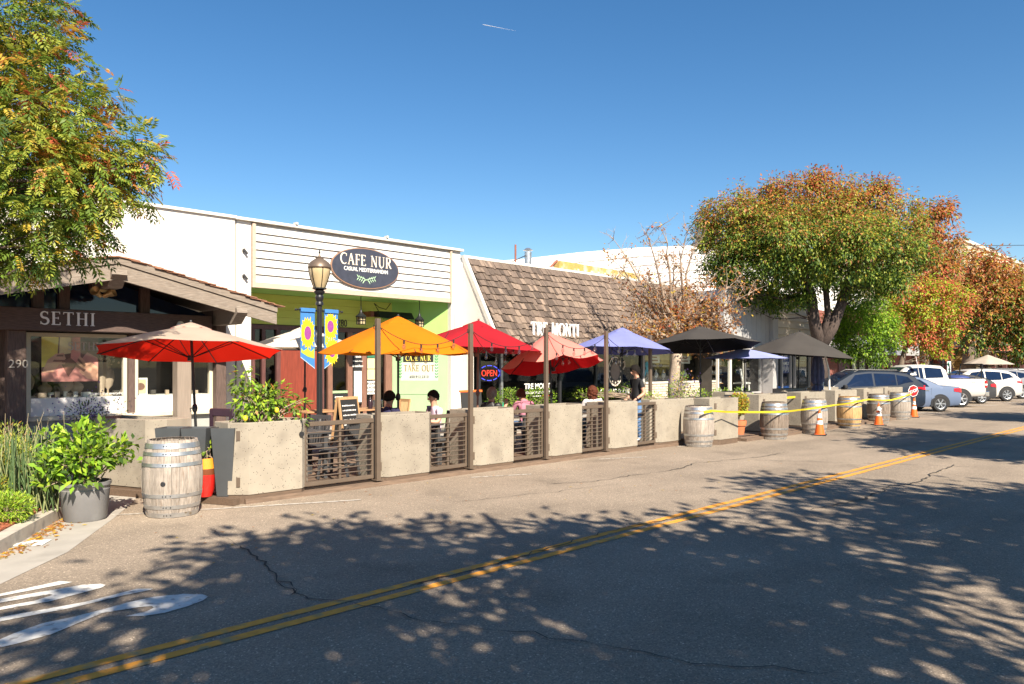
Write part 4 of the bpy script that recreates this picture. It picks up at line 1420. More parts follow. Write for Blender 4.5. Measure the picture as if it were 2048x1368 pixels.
# ---------------------------------------------------------------- brick shop with awnings
B = thing('brick_shop', 'red brick shop with grey cloth awnings beyond the parked cars', 'shop', (48, 17.3, 0))
wp('wall', MB().box(40.35, 57.5, 17.5, 30, .1, 5.0), M_brickt)
wp('brick_pier', MB().box(42.0, 43.6, 17.2, 17.48, .1, 2.7), M_brickt)
wp('brick_pier', MB().box(44.0, 45.6, 17.3, 17.49, .1, 2.7), M_brickp)
wp('brick_pier', MB().box(52.0, 54.2, 17.2, 17.48, .1, 2.6), M_brickt)
for x0_, x1_, m in ((46.3, 47.0, M_glassd), (47.4, 48.4, M_glass), (48.9, 51.2, M_glass)):
    wp('window', MB().box(x0_, x1_, 17.42, 17.46, .6, 2.5), mat('pale_blind', (.42, .44, .30), .6) if 'pale_blind' not in MATS else MATS['pale_blind'])
    wp('window_frame', MB().box(x0_ - .1, x0_, 17.38, 17.48, .5, 2.6).box(x1_, x1_ + .1, 17.38, 17.48, .5, 2.6).box(x0_, x1_, 17.38, 17.48, 2.5, 2.6), M_timber)
for x0_, x1_, m in ((40.4, 46.2, M_awn2), (46.4, 51.3, M_awn), (51.4, 57.4, M_awn2)):
    a = wp('awning', MB().extrude([(x0_, y, z) for y, z in ((17.45, 3.75), (16.2, 2.75), (16.2, 2.55), (16.22, 2.55), (16.25, 2.72), (17.45, 3.68))], (x1_ - x0_, 0, 0)), m)
sg_ = thing('fascia_sign', 'plain white sign board hanging beside the brick pier', 'sign', (43, 16.6, 2.5))
obj('board', MB().box(-1.6, 1.7, -.04, .04, -.1, .32), M_letterw, sg_)
obj('hanger', MB().box(-1.2, -1.15, -.02, .02, .321, .8).box(1.15, 1.2, -.02, .02, .321, .8), M_blackm, sg_)

# ---------------------------------------------------------------- dark wood and stone fronted shops
B = thing('wooden_shop', 'dark timber fronted shop with a small rust coloured awning', 'shop', (60, 17.3, 0))
wp('wall', MB().box(57.55, 64.9, 17.4, 30, .1, 4.6), M_timber)
wp('fascia', MB().box(57.6, 62.8, 17.0, 17.38, 3.0, 3.5), M_greypanel)
for i in range(9):
    wp('batten', MB().box(60.0 + i * .3, 60.1 + i * .3, 17.2, 17.39, 1.0, 3.0), M_charcoal)
wp('timber_panel', MB().box(57.7, 59.8, 17.2, 17.39, 1.9, 3.0), M_brownwood)
wp('low_screen', MB().box(57.7, 59.9, 17.15, 17.39, .5, 1.85), M_greypanel)
wp('awning', MB().extrude([(61.3, y, z) for y, z in ((17.35, 2.6), (16.3, 1.7), (16.3, 1.4), (17.35, 2.2))], (1.7, 0, 0)), mat('rust_canvas', (.30, .06, .03), .7))
B = thing('stone_shop', 'two storey shop with yellow rubble stone piers', 'shop', (66.5, 17.2, 0))
wp('wall', MB().box(64.95, 67.0, 17.3, 30, .1, 6.5), M_ystone_t)
wp('stone_pier', MB().box(67.05, 69.2, 16.6, 17.6, .1, 6.5), M_ystone_t)
wp('balcony_board', MB().box(62.9, 67.0, 16.7, 17.25, 3.2, 3.9), M_maroon)
B = thing('pavilion', 'low cafe pavilion with a flat orange edged canopy', 'pavilion', (78, 17, 0))
wp('canopy', MB().box(69.5, 89, 15.0, 19, 3.45, 3.8), M_greypanel)
wp('canopy_edge', MB().box(69.4, 89.1, 14.9, 14.98, 3.1, 3.6), mat('orange_trim', (.50, .14, .07), .6))
wp('canopy_edge', MB().box(69.4, 69.48, 14.99, 19, 3.1, 3.6), MATS['orange_trim'])
wp('wall', MB().box(69.5, 89, 19, 30, .1, 3.44), M_beige)
for x in (69.8, 73.5, 80, 87):
    wp('post', MB().box(x, x + .3, 15.1, 15.4, .13, 3.44), M_maroon)
for x in (70.5, 74.5, 78, 82):
    wp('window', MB().box(x, x + 2.4, 18.94, 18.99, .6, 2.9), M_cglass)
B = thing('office_building', 'tall beige office block far down the street above the trees', 'building', (95, 30, 0))
wp('wall', MB().box(105, 190, 26, 70, .1, 17.2), M_beige)
wp('parapet', MB().box(104.8, 190.2, 25.8, 70, 17.2, 17.6), M_beiges)
wp('string_course', MB().box(105, 190, 25.85, 25.99, 14.0, 14.25), M_beiges)
for i in range(6):
    wp('window', MB().box(110 + i * 8, 114 + i * 8, 25.9, 25.98, 8, 11), M_cglass)
B = thing('brick_shop', 'far red brick shop beyond the flat canopied pavilion', 'shop', (94, 17, 0))
wp('wall', MB().box(89.5, 120, 16.5, 25, .1, 4.5), M_brickt)
wp('window', MB().box(92, 97, 16.42, 16.48, .6, 2.8), M_cglass)
wp('window', MB().box(100, 108, 16.42, 16.48, .6, 2.8), M_cglass)
B = thing('pale_building', 'long pale shop terrace at the far end of the street', 'building', (150, 17, 0))
wp('wall', MB().box(120.5, 260, 17, 25, .1, 5.5), M_beiges)
wp('window', MB().box(126, 140, 16.9, 16.98, .6, 2.8), M_cglass)
wp('cornice', MB().box(120.5, 260, 16.8, 16.98, 5.0, 5.5), M_whitetrim)
# ---------------------------------------------------------------- parklet
DECK1 = [(4.42, 9.60), (15.5, 9.60), (15.5, 13.95), (4.9, 13.95), (4.0, 13.0), (3.5, 12.25), (3.80, 11.2)]
dk = thing('parklet_deck', 'brown timber parklet deck under the near row of planters', 'deck', (9, 11.5, 0))
obj('deck_base', MB().prism([(4.6, 10.146), (15.45, 10.146), (15.45, 13.95), (4.9, 13.95), (4.05, 13.0), (3.62, 12.25), (3.95, 11.3)], .004, .095), M_deck, dk, world=True)
for i in range(3):
    y = 9.70 + i * .148
    obj('deck_board', MB().box(4.62 - i * .06, 15.45, y, y + .14, .03 if i else .0, .092 if i else .066), M_deck, dk, world=True)
for i, (a, b) in enumerate(((4.45, 9.85), (4.28, 10.2))):
    pass
obj('end_board', MB().bar((4.50, 9.72, .05), (3.62, 11.75, .05), .12, .09), M_skirt, dk, world=True)
obj('end_board', MB().bar((3.60, 11.76, .05), (3.42, 12.3, .05), .12, .09), M_skirt, dk, world=True)
for i in range(14):
    obj('deck_seam', MB().box(4.6, 15.4, 10.1 + i * .27, 10.11 + i * .27, .0955, .0985), M_black, dk, world=True)
dk2 = thing('parklet_deck', 'brown timber parklet deck behind the far row of wine barrels', 'deck', (23, 11.5, 0))
obj('deck_base', MB().prism([(15.9, 9.25), (29.6, 9.35), (29.6, 13.95), (15.9, 13.95)], .004, .10), M_deck, dk2, world=True)
for i in range(2):
    obj('deck_board', MB().box(17.2, 29.7, 9.0 + i * .15, 9.14 + i * .15, .0, .07 + .02 * i), M_deck, dk2, world=True)


def make_planter(fl, lab, depth=.62, ch_=.2, h=1.10, sk=.125):
    t = thing('concrete_planter', lab, 'planter', (0, 0, 0), 0, 'concrete planters round the parklets')

    def plan(d):
        return [(-ch_ + d, ch_ + d * .4), (0 + d * .4, d), (fl - d * .4, d), (fl + ch_ - d, ch_ + d * .4), (fl + ch_ - d, depth - d), (-ch_ + d, depth - d)]
    o = plan(0)
    i_ = plan(.07)
    mb = MB()
    e = plan(.006)
    n = 6
    vs = [(x, y, sk) for x, y in o] + [(x, y, h - .008) for x, y in o] + [(x, y, h) for x, y in e] + [(x, y, h) for x, y in i_] + [(x, y, h - .12) for x, y in i_]
    fs = [tuple(range(n))[::-1]]
    for k in range(4):
        fs += [(k * n + j, k * n + (j + 1) % n, (k + 1) * n + (j + 1) % n, (k + 1) * n + j) for j in range(n)]
    mb.add(vs, fs)
    obj('body', mb, M_planter, t)
    obj('skirt_board', MB().prism(plan(.012), 0, sk - .001), M_skirt, t)
    obj('soil', MB().sheet([(x, y, h - .10) for x, y in plan(.06)]), M_soil, t)
    d = Vector((-ch_, ch_, 0)).normalized()
    nn_ = Vector((-.7071, -.7071, 0))
    c = Vector((-ch_ / 2, ch_ / 2, 0))
    for z in (.23, .86):
        mb = MB()
        a = c - d * .025
        b = c + d * .025
        mb.extrude([a + Vector((0, 0, z)), b + Vector((0, 0, z)), b + Vector((0, 0, z + .13)), a + Vector((0, 0, z + .13))], nn_ * .012)
        obj('hinge_plate', mb, M_bronze, t)
    return t


PL1 = [4.66, 6.97, 8.94, 10.90, 12.80, 14.55]
ords = ('first planter from the left, with a lemon bush growing out of it', 'second planter from the left, beside the navy shirted man', 'third planter from the left, between the second and third gates', 'fourth planter from the left, below the salmon umbrella', 'fifth planter from the left, in front of the standing waiter', 'planter half hidden behind the first far barrel')
p0 = make_planter(.80, 'concrete planter, ' + ords[0])
p0.location = (PL1[0], 9.7, 0)
for s_, lab in zip(PL1[1:], ords[1:]):
    dup(p0, (s_, 9.7, 0), 0, 'concrete planter, ' + lab)
p7 = dup(p0, (16.06, 9.05, 0), 0, 'pale concrete planter standing right of the first far barrel, crossed by tape shadow')
q0 = make_planter(1.05, 'pale concrete planter behind the dark barrel right of the potted orange shrub')
q0.location = (19.08, 9.33, 0)
for s_, lab in ((21.67, 'pale concrete planter behind the barrel with the nearest traffic cone'), (24.15, 'pale concrete planter behind the golden barrel'), (26.56, 'pale concrete planter behind the barrel with the littered cone'), (28.56, 'last pale concrete planter of the row, beside the dark SUV')):
    dup(q0, (s_, 9.33, 0), 0, lab)
dup(q0, (20.3, 11.0, 0), 0, 'pale concrete planter in the back row, over the dark barrel')
dup(q0, (24.6, 11.2, 0), 0, 'pale concrete planter in the back row, left of the closed umbrella')
dup(q0, (26.9, 11.0, 0), 0, 'pale concrete planter in the back row, right of the closed umbrella')
bp = dup(q0, (3.50, 12.28, 0), R(-69), 'pale concrete planter at the left end of the parklet, streaked with plant shadow')

# gates and posts
POSTS = [6.79, 8.73, 10.68, 12.55]
pn = ('before the orange umbrella', 'before the crimson umbrella', 'before the salmon umbrella', 'left of the violet umbrella')


def make_gate(x0, x1, lab, y=9.81):
    t = thing('railing_gate', lab, 'railing', ((x0 + x1) / 2, y, .09), 0, 'bronze railings between the planters')
    L2 = (x1 - x0) / 2
    obj('top_rail', MB().bbox(-L2, L2, -.035, .035, .90, .965, .006), M_bronze, t)
    obj('bottom_rail', MB().bbox(-L2, L2, -.03, .03, .03, .09, .006), M_bronze, t)
    for x in (-L2 + .02, .0, L2 - .02):
        obj('stile', MB().box(x - .02, x + .02, -.02, .02, .091, .899), M_bronze, t)
    for i in range(9):
        z = .17 + i * .08
        obj('bar', MB().tube([(-L2 + .04, -.028, z), (L2 - .04, -.028, z)], .0085, 6), M_bronze, t)
    return t


gl = ('first railing from the left, before dark slatted chairs', 'second railing, below the man in lavender', 'third railing, left of the salmon umbrella pole', 'fourth railing, below the curly haired diner')
ga = (5.54, 7.83, 9.80, 11.76)
for x0_, x1_, l in zip(ga, POSTS, gl):
    make_gate(x0_, x1_ - .05, 'bronze metal railing with round bars, ' + l)
make_gate(13.62, 14.42, 'bronze metal railing gate in front of the standing waiter')
post0 = None
for s_, l in list(zip(POSTS, pn)) + [(15.1, 'right of the violet umbrella, holding the last lights')]:
    t = thing('light_post', 'square bronze post carrying string lights, ' + l, 'post', (s_, 9.75 if s_ < 15 else 10.4, .09), 0, 'bronze posts carrying string lights')
    obj('shaft', MB().bbox(-.036, .036, -.036, .036, 0, 2.52, .006), M_bronze, t)
    obj('base_plate', MB().box(-.07, .07, -.07, .07, .0, .012), M_bronze, t)
    obj('eye_bolt', MB().tube([(-.04, 0, 2.40), (-.075, 0, 2.42), (-.075, 0, 2.36), (-.04, 0, 2.36)], .006, 5), M_blackm, t)

# string lights
def cat(a, b, sag, n=16):
    a, b = Vector(a), Vector(b)
    return [a.lerp(b, i / n) - Vector((0, 0, sag * 4 * (i / n) * (1 - i / n))) for i in range(n + 1)]


SP = [(6.79, 9.75), (8.73, 9.75), (10.68, 9.75), (12.55, 9.75), (15.1, 10.4)]
for k in range(4):
    for q, (sag, oy) in enumerate(((.26, 0), (.46, .1))):
        a = (SP[k][0] + .04, SP[k][1], 2.48)
        b = (SP[k + 1][0] - .04, SP[k + 1][1], 2.48)
        if q:
            b = (SP[k + 1][0] + .35, SP[k + 1][1] + 1.0, 2.50)
        P_ = cat(a, b, sag)
        t = thing('string_light', 'string of clear bulbs sagging %s between the posts over the %s umbrella' % (('high', 'low')[q], ('orange', 'crimson', 'salmon', 'violet')[k]), 'string lights', a, 0, 'string lights between the posts')
        obj('cable', MB().tube(P_, .006, 5), M_wire, t, world=True)
        for j in (4, 7, 10, 13):
            p = P_[j]
            obj('socket', MB().tube([p + Vector((0, 0, -.005)), p + Vector((0, 0, -.06))], .016, 8), M_wire, t, world=True)
            obj('bulb', MB().lathe([(.014, -.06), (.03, -.1), (.03, -.125), (.015, -.15), (0, -.155)], 10, tuple(p)), M_bulb, t, world=True, smooth=True)

# ---------------------------------------------------------------- umbrellas
def umbrella(lab, col, back, loc, Rr, rim, top, tilt=(0, 0), n=8, rot=.2, scal=.03, droop=0.0, polem=None, lean=(0, 0), cap=True, transl=.3, name=None, crank=True):
    t = thing('patio_umbrella', lab, 'umbrella', (loc[0], loc[1], .1), 0, 'open patio umbrellas')
    polem = polem or M_blackm
    key = name
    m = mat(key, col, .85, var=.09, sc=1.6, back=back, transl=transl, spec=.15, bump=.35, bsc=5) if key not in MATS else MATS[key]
    rim -= .1
    top -= .1
    ap = top - rim - .07
    hub = Vector((0, 0, rim))
    T = Matrix.Translation(hub) @ Matrix.Rotation(R(tilt[0]), 4, 'X') @ Matrix.Rotation(R(tilt[1]), 4, 'Y')
    sub, rad = 6, 8
    m_ = n * sub

    def canopy(r0, r1, z0, z1, sag, drp):
        mb = MB()
        vs = []
        for i in range(rad + 1):
            f = i / rad
            for j in range(m_):
                u = (j % sub) / sub
                a = rot + 2 * math.pi * j / m_
                da = (u - .5) * 2 * math.pi / n
                edge = math.cos(math.pi / n) / math.cos(da)
                e = 1 - (1 - edge) * f
                r_ = (r0 + (r1 - r0) * f) * e * (1 - scal * f * f * math.sin(math.pi * u) * 1.0)
                z = z0 + (z1 - z0) * f ** 1.12 - sag * math.sin(math.pi * u) * f * (1 - f * .8)
                if drp and f > .8:
                    z -= drp * (f - .8) / .2 * math.sin(math.pi * u)
                    r_ *= 1 - .02 * (f - .8) / .2
                vs.append(T @ Vector((r_ * math.cos(a), r_ * math.sin(a), z)))
        fs = [(i * m_ + j, i * m_ + (j + 1) % m_, (i + 1) * m_ + (j + 1) % m_, (i + 1) * m_ + j) for i in range(rad) for j in range(m_)]
        fs = [f[::-1] for f in fs]
        mb.add(vs, fs)
        return mb
    obj('canopy', canopy(.10 * Rr, Rr, ap, 0, .035, droop), m, t, smooth='all')
    if cap:
        obj('vent_cap', canopy(.01, .235 * Rr, ap + .085, ap * .86 + .02, .01, 0.015), m, t, smooth='all')
    for k in range(n):
        a = rot + 2 * math.pi * k / n
        d = Vector((math.cos(a), math.sin(a), 0))
        pts = [T @ (d * (Rr * f) + Vector((0, 0, ap * (1 - max(0, (f - .1) / .9) ** 1.12) - .016))) for f in (.03, .3, .6, .985)]
        rb = obj('rib', MB().tube(pts, .009, 5), polem, t)
        obj('strut', MB().tube([T @ Vector((0, 0, -.10)), T @ (d * (Rr * .5) + Vector((0, 0, ap * (1 - (.4 / .9) ** 1.12) - .03)))], .007, 4), polem, rb)
    obj('runner', MB().lathe([(.02, -.14), (.045, -.14), (.045, -.06), (.02, -.06)], 12, M=T), polem, t)
    foot = Vector((lean[0], lean[1], 0))
    tp = T @ Vector((0, 0, ap))
    pole = obj('pole', MB().tube([foot, foot.lerp(tp, .45), tp], .021, 10), polem, t)
    if crank:
        c = foot.lerp(tp, .47)
        obj('crank', MB().ball(c, (.045, .045, .075), 10, 6).tube([c, c + Vector((-.09, -.05, .0)), c + Vector((-.09, -.07, -.05))], .008, 5), polem, pole)
    if cap:
        obj('finial', MB().ball(T @ Vector((0, 0, ap + .10)), .025, 8, 6), polem, t)
    obj('base', MB().lathe([(0, 0), (.22, 0), (.22, .04), (.06, .07), (.05, .2), (.0, .2)], 18, tuple(foot)), M_black, t, smooth=True)
    return t


umbrella('umbrella with cream top and bright red underside at the left end', (.76, .62, .50), (.85, .025, .010), (4.72, 11.8), 1.40, 2.09, 2.54, (-6, 3), name='cream_red_canvas', lean=(.10, -.05), transl=.55, rot=.1)  # canvas coloured cream on its upper face, red on its lower face
umbrella('bright orange umbrella on the parklet, tallest of the near row', (.74, .20, .008), (.70, .2, .01), (8.10, 11.0), 1.44, 2.10, 2.75, (0, 0), name='orange_canvas', rot=.35, scal=.02, transl=.3, droop=.03)
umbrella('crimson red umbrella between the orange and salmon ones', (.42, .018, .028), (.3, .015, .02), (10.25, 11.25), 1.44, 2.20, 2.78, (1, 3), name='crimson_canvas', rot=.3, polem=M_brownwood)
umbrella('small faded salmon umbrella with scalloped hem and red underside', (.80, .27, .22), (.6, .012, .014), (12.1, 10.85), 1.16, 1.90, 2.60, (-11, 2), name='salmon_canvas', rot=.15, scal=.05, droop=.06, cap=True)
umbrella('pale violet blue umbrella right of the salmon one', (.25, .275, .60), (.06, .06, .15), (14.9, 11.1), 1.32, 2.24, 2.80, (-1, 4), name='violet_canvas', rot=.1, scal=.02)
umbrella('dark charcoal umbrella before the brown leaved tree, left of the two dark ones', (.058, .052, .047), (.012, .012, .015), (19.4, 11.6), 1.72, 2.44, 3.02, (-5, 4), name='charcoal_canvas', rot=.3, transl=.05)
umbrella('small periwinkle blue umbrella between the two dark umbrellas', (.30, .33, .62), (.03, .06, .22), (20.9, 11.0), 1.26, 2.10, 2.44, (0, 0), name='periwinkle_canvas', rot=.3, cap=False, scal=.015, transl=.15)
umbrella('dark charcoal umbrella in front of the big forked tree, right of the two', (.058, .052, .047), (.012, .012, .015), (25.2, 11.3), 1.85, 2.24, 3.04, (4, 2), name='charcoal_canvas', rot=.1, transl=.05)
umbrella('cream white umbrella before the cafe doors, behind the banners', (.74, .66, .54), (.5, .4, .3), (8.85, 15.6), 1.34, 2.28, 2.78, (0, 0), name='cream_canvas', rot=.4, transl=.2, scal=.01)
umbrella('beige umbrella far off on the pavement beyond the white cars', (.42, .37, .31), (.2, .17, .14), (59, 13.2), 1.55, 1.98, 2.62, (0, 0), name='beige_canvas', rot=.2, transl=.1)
# closed cantilever umbrella
t = thing('closed_umbrella', 'closed blue grey umbrella hanging from a curved white frame', 'umbrella', (25.9, 10.9, .1))
m_cl = mat('slate_canvas', (.09, .10, .19), .85, var=.2, sc=6)
mb = MB()
vs = []
nn_ = 40
prof = [(2.24, .05), (2.0, .13), (1.6, .18), (1.25, .17), (1.12, .11), (1.0, .15), (.8, .20)]
for z, r_ in prof:
    for j in range(nn_):
        a = 2 * math.pi * j / nn_
        rr = r_ * (1 + .3 * math.cos(a * 8 + z))
        vs.append((rr * math.cos(a), rr * math.sin(a), z))
mb.add(vs, [(i * nn_ + j, i * nn_ + (j + 1) % nn_, (i + 1) * nn_ + (j + 1) % nn_, (i + 1) * nn_ + j) for i in range(len(prof) - 1) for j in range(nn_)])
obj('folded_canopy', mb, m_cl, t, smooth='all')
obj('strap', MB().lathe([(.13, 1.10), (.14, 1.12), (.13, 1.16)], 20), M_navy, t)
obj('frame', MB().tube([(0, 0, 2.26), (.1, -.04, 2.36), (.28, -.12, 2.2), (.45, -.2, 1.6), (.50, -.22, .05)], .035, 8).tube([(.2, -.1, 2.0), (.22, -.1, .05)], .03, 8), M_letterw, t, smooth=True)
obj('base', MB().box(.0, .9, -.5, .15, 0, .05), M_black, t)

# ---------------------------------------------------------------- wine barrels
def make_barrel(lab, ms, loc, rot=0, group='wine barrels along the kerb line', bung=False):
    t = thing('wine_barrel', lab, 'barrel', loc, rot, group)
    H, N = .95, 24
    rad = lambda z: .292 + .063 * (1 - (2 * z / H - 1) ** 2)
    zs = [0, .06, .14, .24, .36, .475, .59, .71, .81, .89, H]
    meshes = []
    for kind in range(3):
        mb = MB()
        a0 = -math.pi / N * .965
        sk = (0, .0025, -.0015)[kind]
        vs = []
        for z in zs:
            r_ = rad(z) + sk
            for a in (a0, 0, -a0):
                vs.append((r_ * math.cos(a), r_ * math.sin(a), z))
        k = len(zs)
        for z in zs:
            r_ = rad(z) - .024
            for a in (a0, -a0):
                vs.append((r_ * math.cos(a), r_ * math.sin(a), z))
        fs = []
        for i in range(k - 1):
            fs += [(i * 3, i * 3 + 1, i * 3 + 4, i * 3 + 3), (i * 3 + 1, i * 3 + 2, i * 3 + 5, i * 3 + 4)]
            b = 3 * k + i * 2
            fs += [(i * 3, i * 3 + 3, b + 2, b), (i * 3 + 2, b + 1, b + 3, i * 3 + 5)]
        e = 3 * (k - 1)
        fs += [(e, e + 1, e + 2, 3 * k + 2 * (k - 1) + 1, 3 * k + 2 * (k - 1))]
        mb.add(vs, fs)
        meshes.append(mb.mesh('stave', ms))
    for i in range(N):
        o = obj('stave', meshes[(i * 7) % 3], ms, t)
        o.rotation_euler.z = 2 * math.pi * i / N
    for z, wd in ((.035, .055), (.135, .045), (.275, .045), (.655, .045), (.79, .045), (.885, .062)):
        mb = MB()
        prof = [(rad(z - wd / 2) + .001, z - wd / 2), (rad(z - wd / 2) + .006, z - wd / 2), (rad(z + wd / 2) + .006, z + wd / 2), (rad(z + wd / 2) + .001, z + wd / 2)]
        mb.lathe(prof, 48)
        hp = obj('hoop', mb, M_steel, t, smooth=True)
        rv = MB()
        for da in (-.05, .05, .2):
            a = -2.2 + da
            r_ = rad(z) + .008
            rv.ball((r_ * math.cos(a), r_ * math.sin(a), z), .008, 6, 4)
        obj('rivets', rv, M_blackm, hp)
    obj('head', MB().lathe([(0, .905), (.275, .905)], 30), ms, t)
    obj('bottom_head', MB().lathe([(.275, .04), (0, .04)], 30), ms, t)
    if bung:
        a = bung
        r_ = rad(.43)
        Mx = Matrix.Rotation(a, 4, 'Z') @ Matrix.Translation((r_ - .012, 0, .43)) @ Matrix.Rotation(R(90), 4, 'Y')
        obj('bung_hole', MB().lathe([(0, .018), (.024, .018), (.03, .0155), (.03, 0)], 16, M=Mx), M_black, t)
    return t


b1 = make_barrel('weathered grey oak barrel with a bung hole, nearest one at the left', M_stave, (3.67, 9.74, 0), 0, bung=R(-128))
far = make_barrel('grey oak wine barrel beside the waiter end of the parklet, first of the far row', M_stave, (15.46, 9.30, 0), .3)
bd = make_barrel('dark stained oak barrel right of the potted orange shrub', M_stave_d, (18.38, 8.86, 0), .1)
dup(far, (20.77, 8.84, 0), 1.2, 'grey brown oak barrel behind the nearest traffic cone')
make_barrel('golden brown oak barrel with a dark vertical seam in the far row', M_stave_g, (23.3, 8.85, 0), .5)
dup(bd, (26.0, 8.93, 0), 2.0, 'dark grey oak barrel behind the littered traffic cone')
dup(far, (28.2, 8.98, 0), 2.6, 'grey oak barrel at the far end of the row, next to the stop paddle cone')

# yellow tape
zt = [(15.40, 8.92, .84), (15.9, 8.86, .80), (16.7, 8.62, .77), (17.6, 8.52, .735), (18.42, 8.485, .72), (19.2, 8.46, .735), (20.0, 8.455, .75), (20.8, 8.465, .765), (21.6, 8.47, .775), (22.5, 8.475, .80), (23.3, 8.475, .83), (23.9, 8.5, .85), (24.8, 8.52, .80), (26.0, 8.55, .76), (26.9, 8.58, .80), (28.2, 8.605, .90), (29.55, 8.92, 1.06)]
vs = []
for i, p in enumerate(zt):
    tw = .012 * math.sin(i * 1.7)
    vs += [(p[0], p[1] + tw, p[2] - .023), (p[0], p[1] - tw, p[2] + .023)]
tp = thing('barrier_tape', 'yellow barrier tape strung along the far row of barrels', 'tape', zt[0])
obj('ribbon', MB().add(vs, [(2 * i, 2 * i + 2, 2 * i + 3, 2 * i + 1) for i in range(len(zt) - 1)]), M_tape, tp, world=True)
obj('loose_end', MB().add([(15.40, 8.915, .87), (15.40, 8.925, .81), (15.12, 8.97, .85), (15.10, 8.96, .79)], [(0, 1, 3, 2)]), M_tape, tp, world=True)
props(obj('barrier_tape', MB().add([(20.3, 9.7, .92), (21.5, 9.7, .93), (21.5, 9.7, .99), (20.3, 9.7, .98)], [(0, 1, 2, 3)]), M_tape), 'short length of yellow tape tied between two far planters', 'tape')

# traffic cones
def make_cone(lab, loc):
    t = thing('traffic_cone', lab, 'cone', loc, .3, 'orange traffic cones before the barrels')
    obj('base', MB().bbox(-.18, .18, -.18, .18, 0, .03, .01), M_rubber, t)
    r_ = lambda z: .135 - .115 * z / .71
    pr = lambda a, b, o=0.0: [(r_(a) + o, a), (r_(b) + o, b)]
    obj('body', MB().lathe([(.145, .03)] + pr(.04, .70) + [(0, .705)], 24), M_cone, t, smooth=True)
    obj('collar', MB().lathe(pr(.30, .40, .002), 24), M_reflect, t, smooth=True)
    obj('collar', MB().lathe(pr(.47, .59, .002), 24), M_reflect, t, smooth=True)
    return t


c0 = make_cone('orange traffic cone with two white bands, nearest of the three', (20.2, 8.45, 0))
c2 = dup(c0, (24.9, 8.55, 0), .8, 'orange traffic cone with a crumpled white rag, middle of the three')
c3 = dup(c0, (29.7, 8.97, 0), .2, 'orange traffic cone holding up the stop paddle, farthest of the three')
mb = MB()
for i in range(14):
    a = i * .45
    mb.ball((24.9 - .09 + .02 * math.cos(a), 8.47 + .02 * math.sin(a * 2), .40 + .01 * i), (.03, .02, .022), 6, 4)
props(obj('rag', mb, M_twhite, smooth='all'), 'crumpled white rag hanging on the middle traffic cone', 'rag')
st_ = thing('stop_paddle', 'red octagonal stop paddle stuck in the farthest cone', 'stop sign', (29.62, 8.9, .70), R(-33))
oc = lambda r_: [(r_ * math.cos(R(22.5 + 45 * i)), r_ * math.sin(R(22.5 + 45 * i))) for i in range(8)]
Tt = Matrix.Rotation(R(-18), 4, 'Y')
obj('border', MB().extrude([Tt @ Vector((x, 0, z + .28)) for x, z in oc(.215)], (0, .012, 0)), M_reflect, st_)
obj('face', MB().extrude([Tt @ Vector((x, -.004, z + .28)) for x, z in oc(.196)], (0, .003, 0)), mat('stop_red', (.42, .012, .015), .4), st_)
o = lettering('STOP', .145, M_reflect, (0, -.008, .225), st_, world=False, depth=.002, bold=.004)
o.data.transform(Tt)
obj('handle', MB().tube([Tt @ Vector((0, .006, .05)), (0, .006, -.12)], .014, 8), M_wood, st_)
# ---------------------------------------------------------------- street lamps and banners
def street_lamp(lab, loc):
    t = thing('street_lamp', lab, 'street lamp', loc, 0, 'cast iron street lamps')
    obj('base', MB().lathe([(0, 0), (.2, 0), (.2, .08), (.15, .12), (.14, .45), (.11, .52), (.1, .62), (.075, .66), (0, .66)], 16), M_blackm, t, smooth=True)
    flut = MB()
    n = 24
    vs = []
    for z, r_ in ((.66, .066), (3.05, .055)):
        for j in range(n):
            a = 2 * math.pi * j / n
            rr = r_ * (1 if j % 2 else .9)
            vs.append((rr * math.cos(a), rr * math.sin(a), z))
    flut.add(vs, [(j, (j + 1) % n, n + (j + 1) % n, n + j) for j in range(n)])
    obj('pole', flut, M_blackm, t)
    obj('collar', MB().lathe([(.056, 3.04), (.085, 3.05), (.085, 3.10), (.065, 3.13), (.09, 3.2), (.09, 3.24), (.07, 3.27), (.11, 3.31), (.115, 3.35), (.08, 3.37), (.15, 3.40), (.15, 3.42), (0, 3.42)], 20), M_blackm, t, smooth=True)
    ln_ = obj('lantern', MB().lathe([(.11, 3.421), (.15, 3.52), (.2, 3.68), (.225, 3.82), (.21, 3.86), (0, 3.86)], 20), M_lantern, t, smooth=True)
    for k in range(6):
        a = k * math.pi / 3 + .3
        obj('frame_rib', MB().tube([((r_ + .006) * math.cos(a), (r_ + .006) * math.sin(a), z) for r_, z in ((.115, 3.42), (.155, 3.52), (.205, 3.68), (.23, 3.84))], .009, 5), M_blackm, ln_)
    obj('cap', MB().lathe([(.24, 3.84), (.25, 3.86), (.24, 3.90), (.2, 3.97), (.12, 4.03), (.08, 4.05), (.09, 4.07), (.03, 4.10), (.015, 4.15), (0, 4.15)], 20), M_bronze, t, smooth=True)
    obj('finial', MB().lathe([(.012, 4.14), (.012, 4.17), (.03, 4.19), (.012, 4.21), (.012, 4.24), (0, 4.28)], 10), M_blackm, t, smooth=True)
    return t


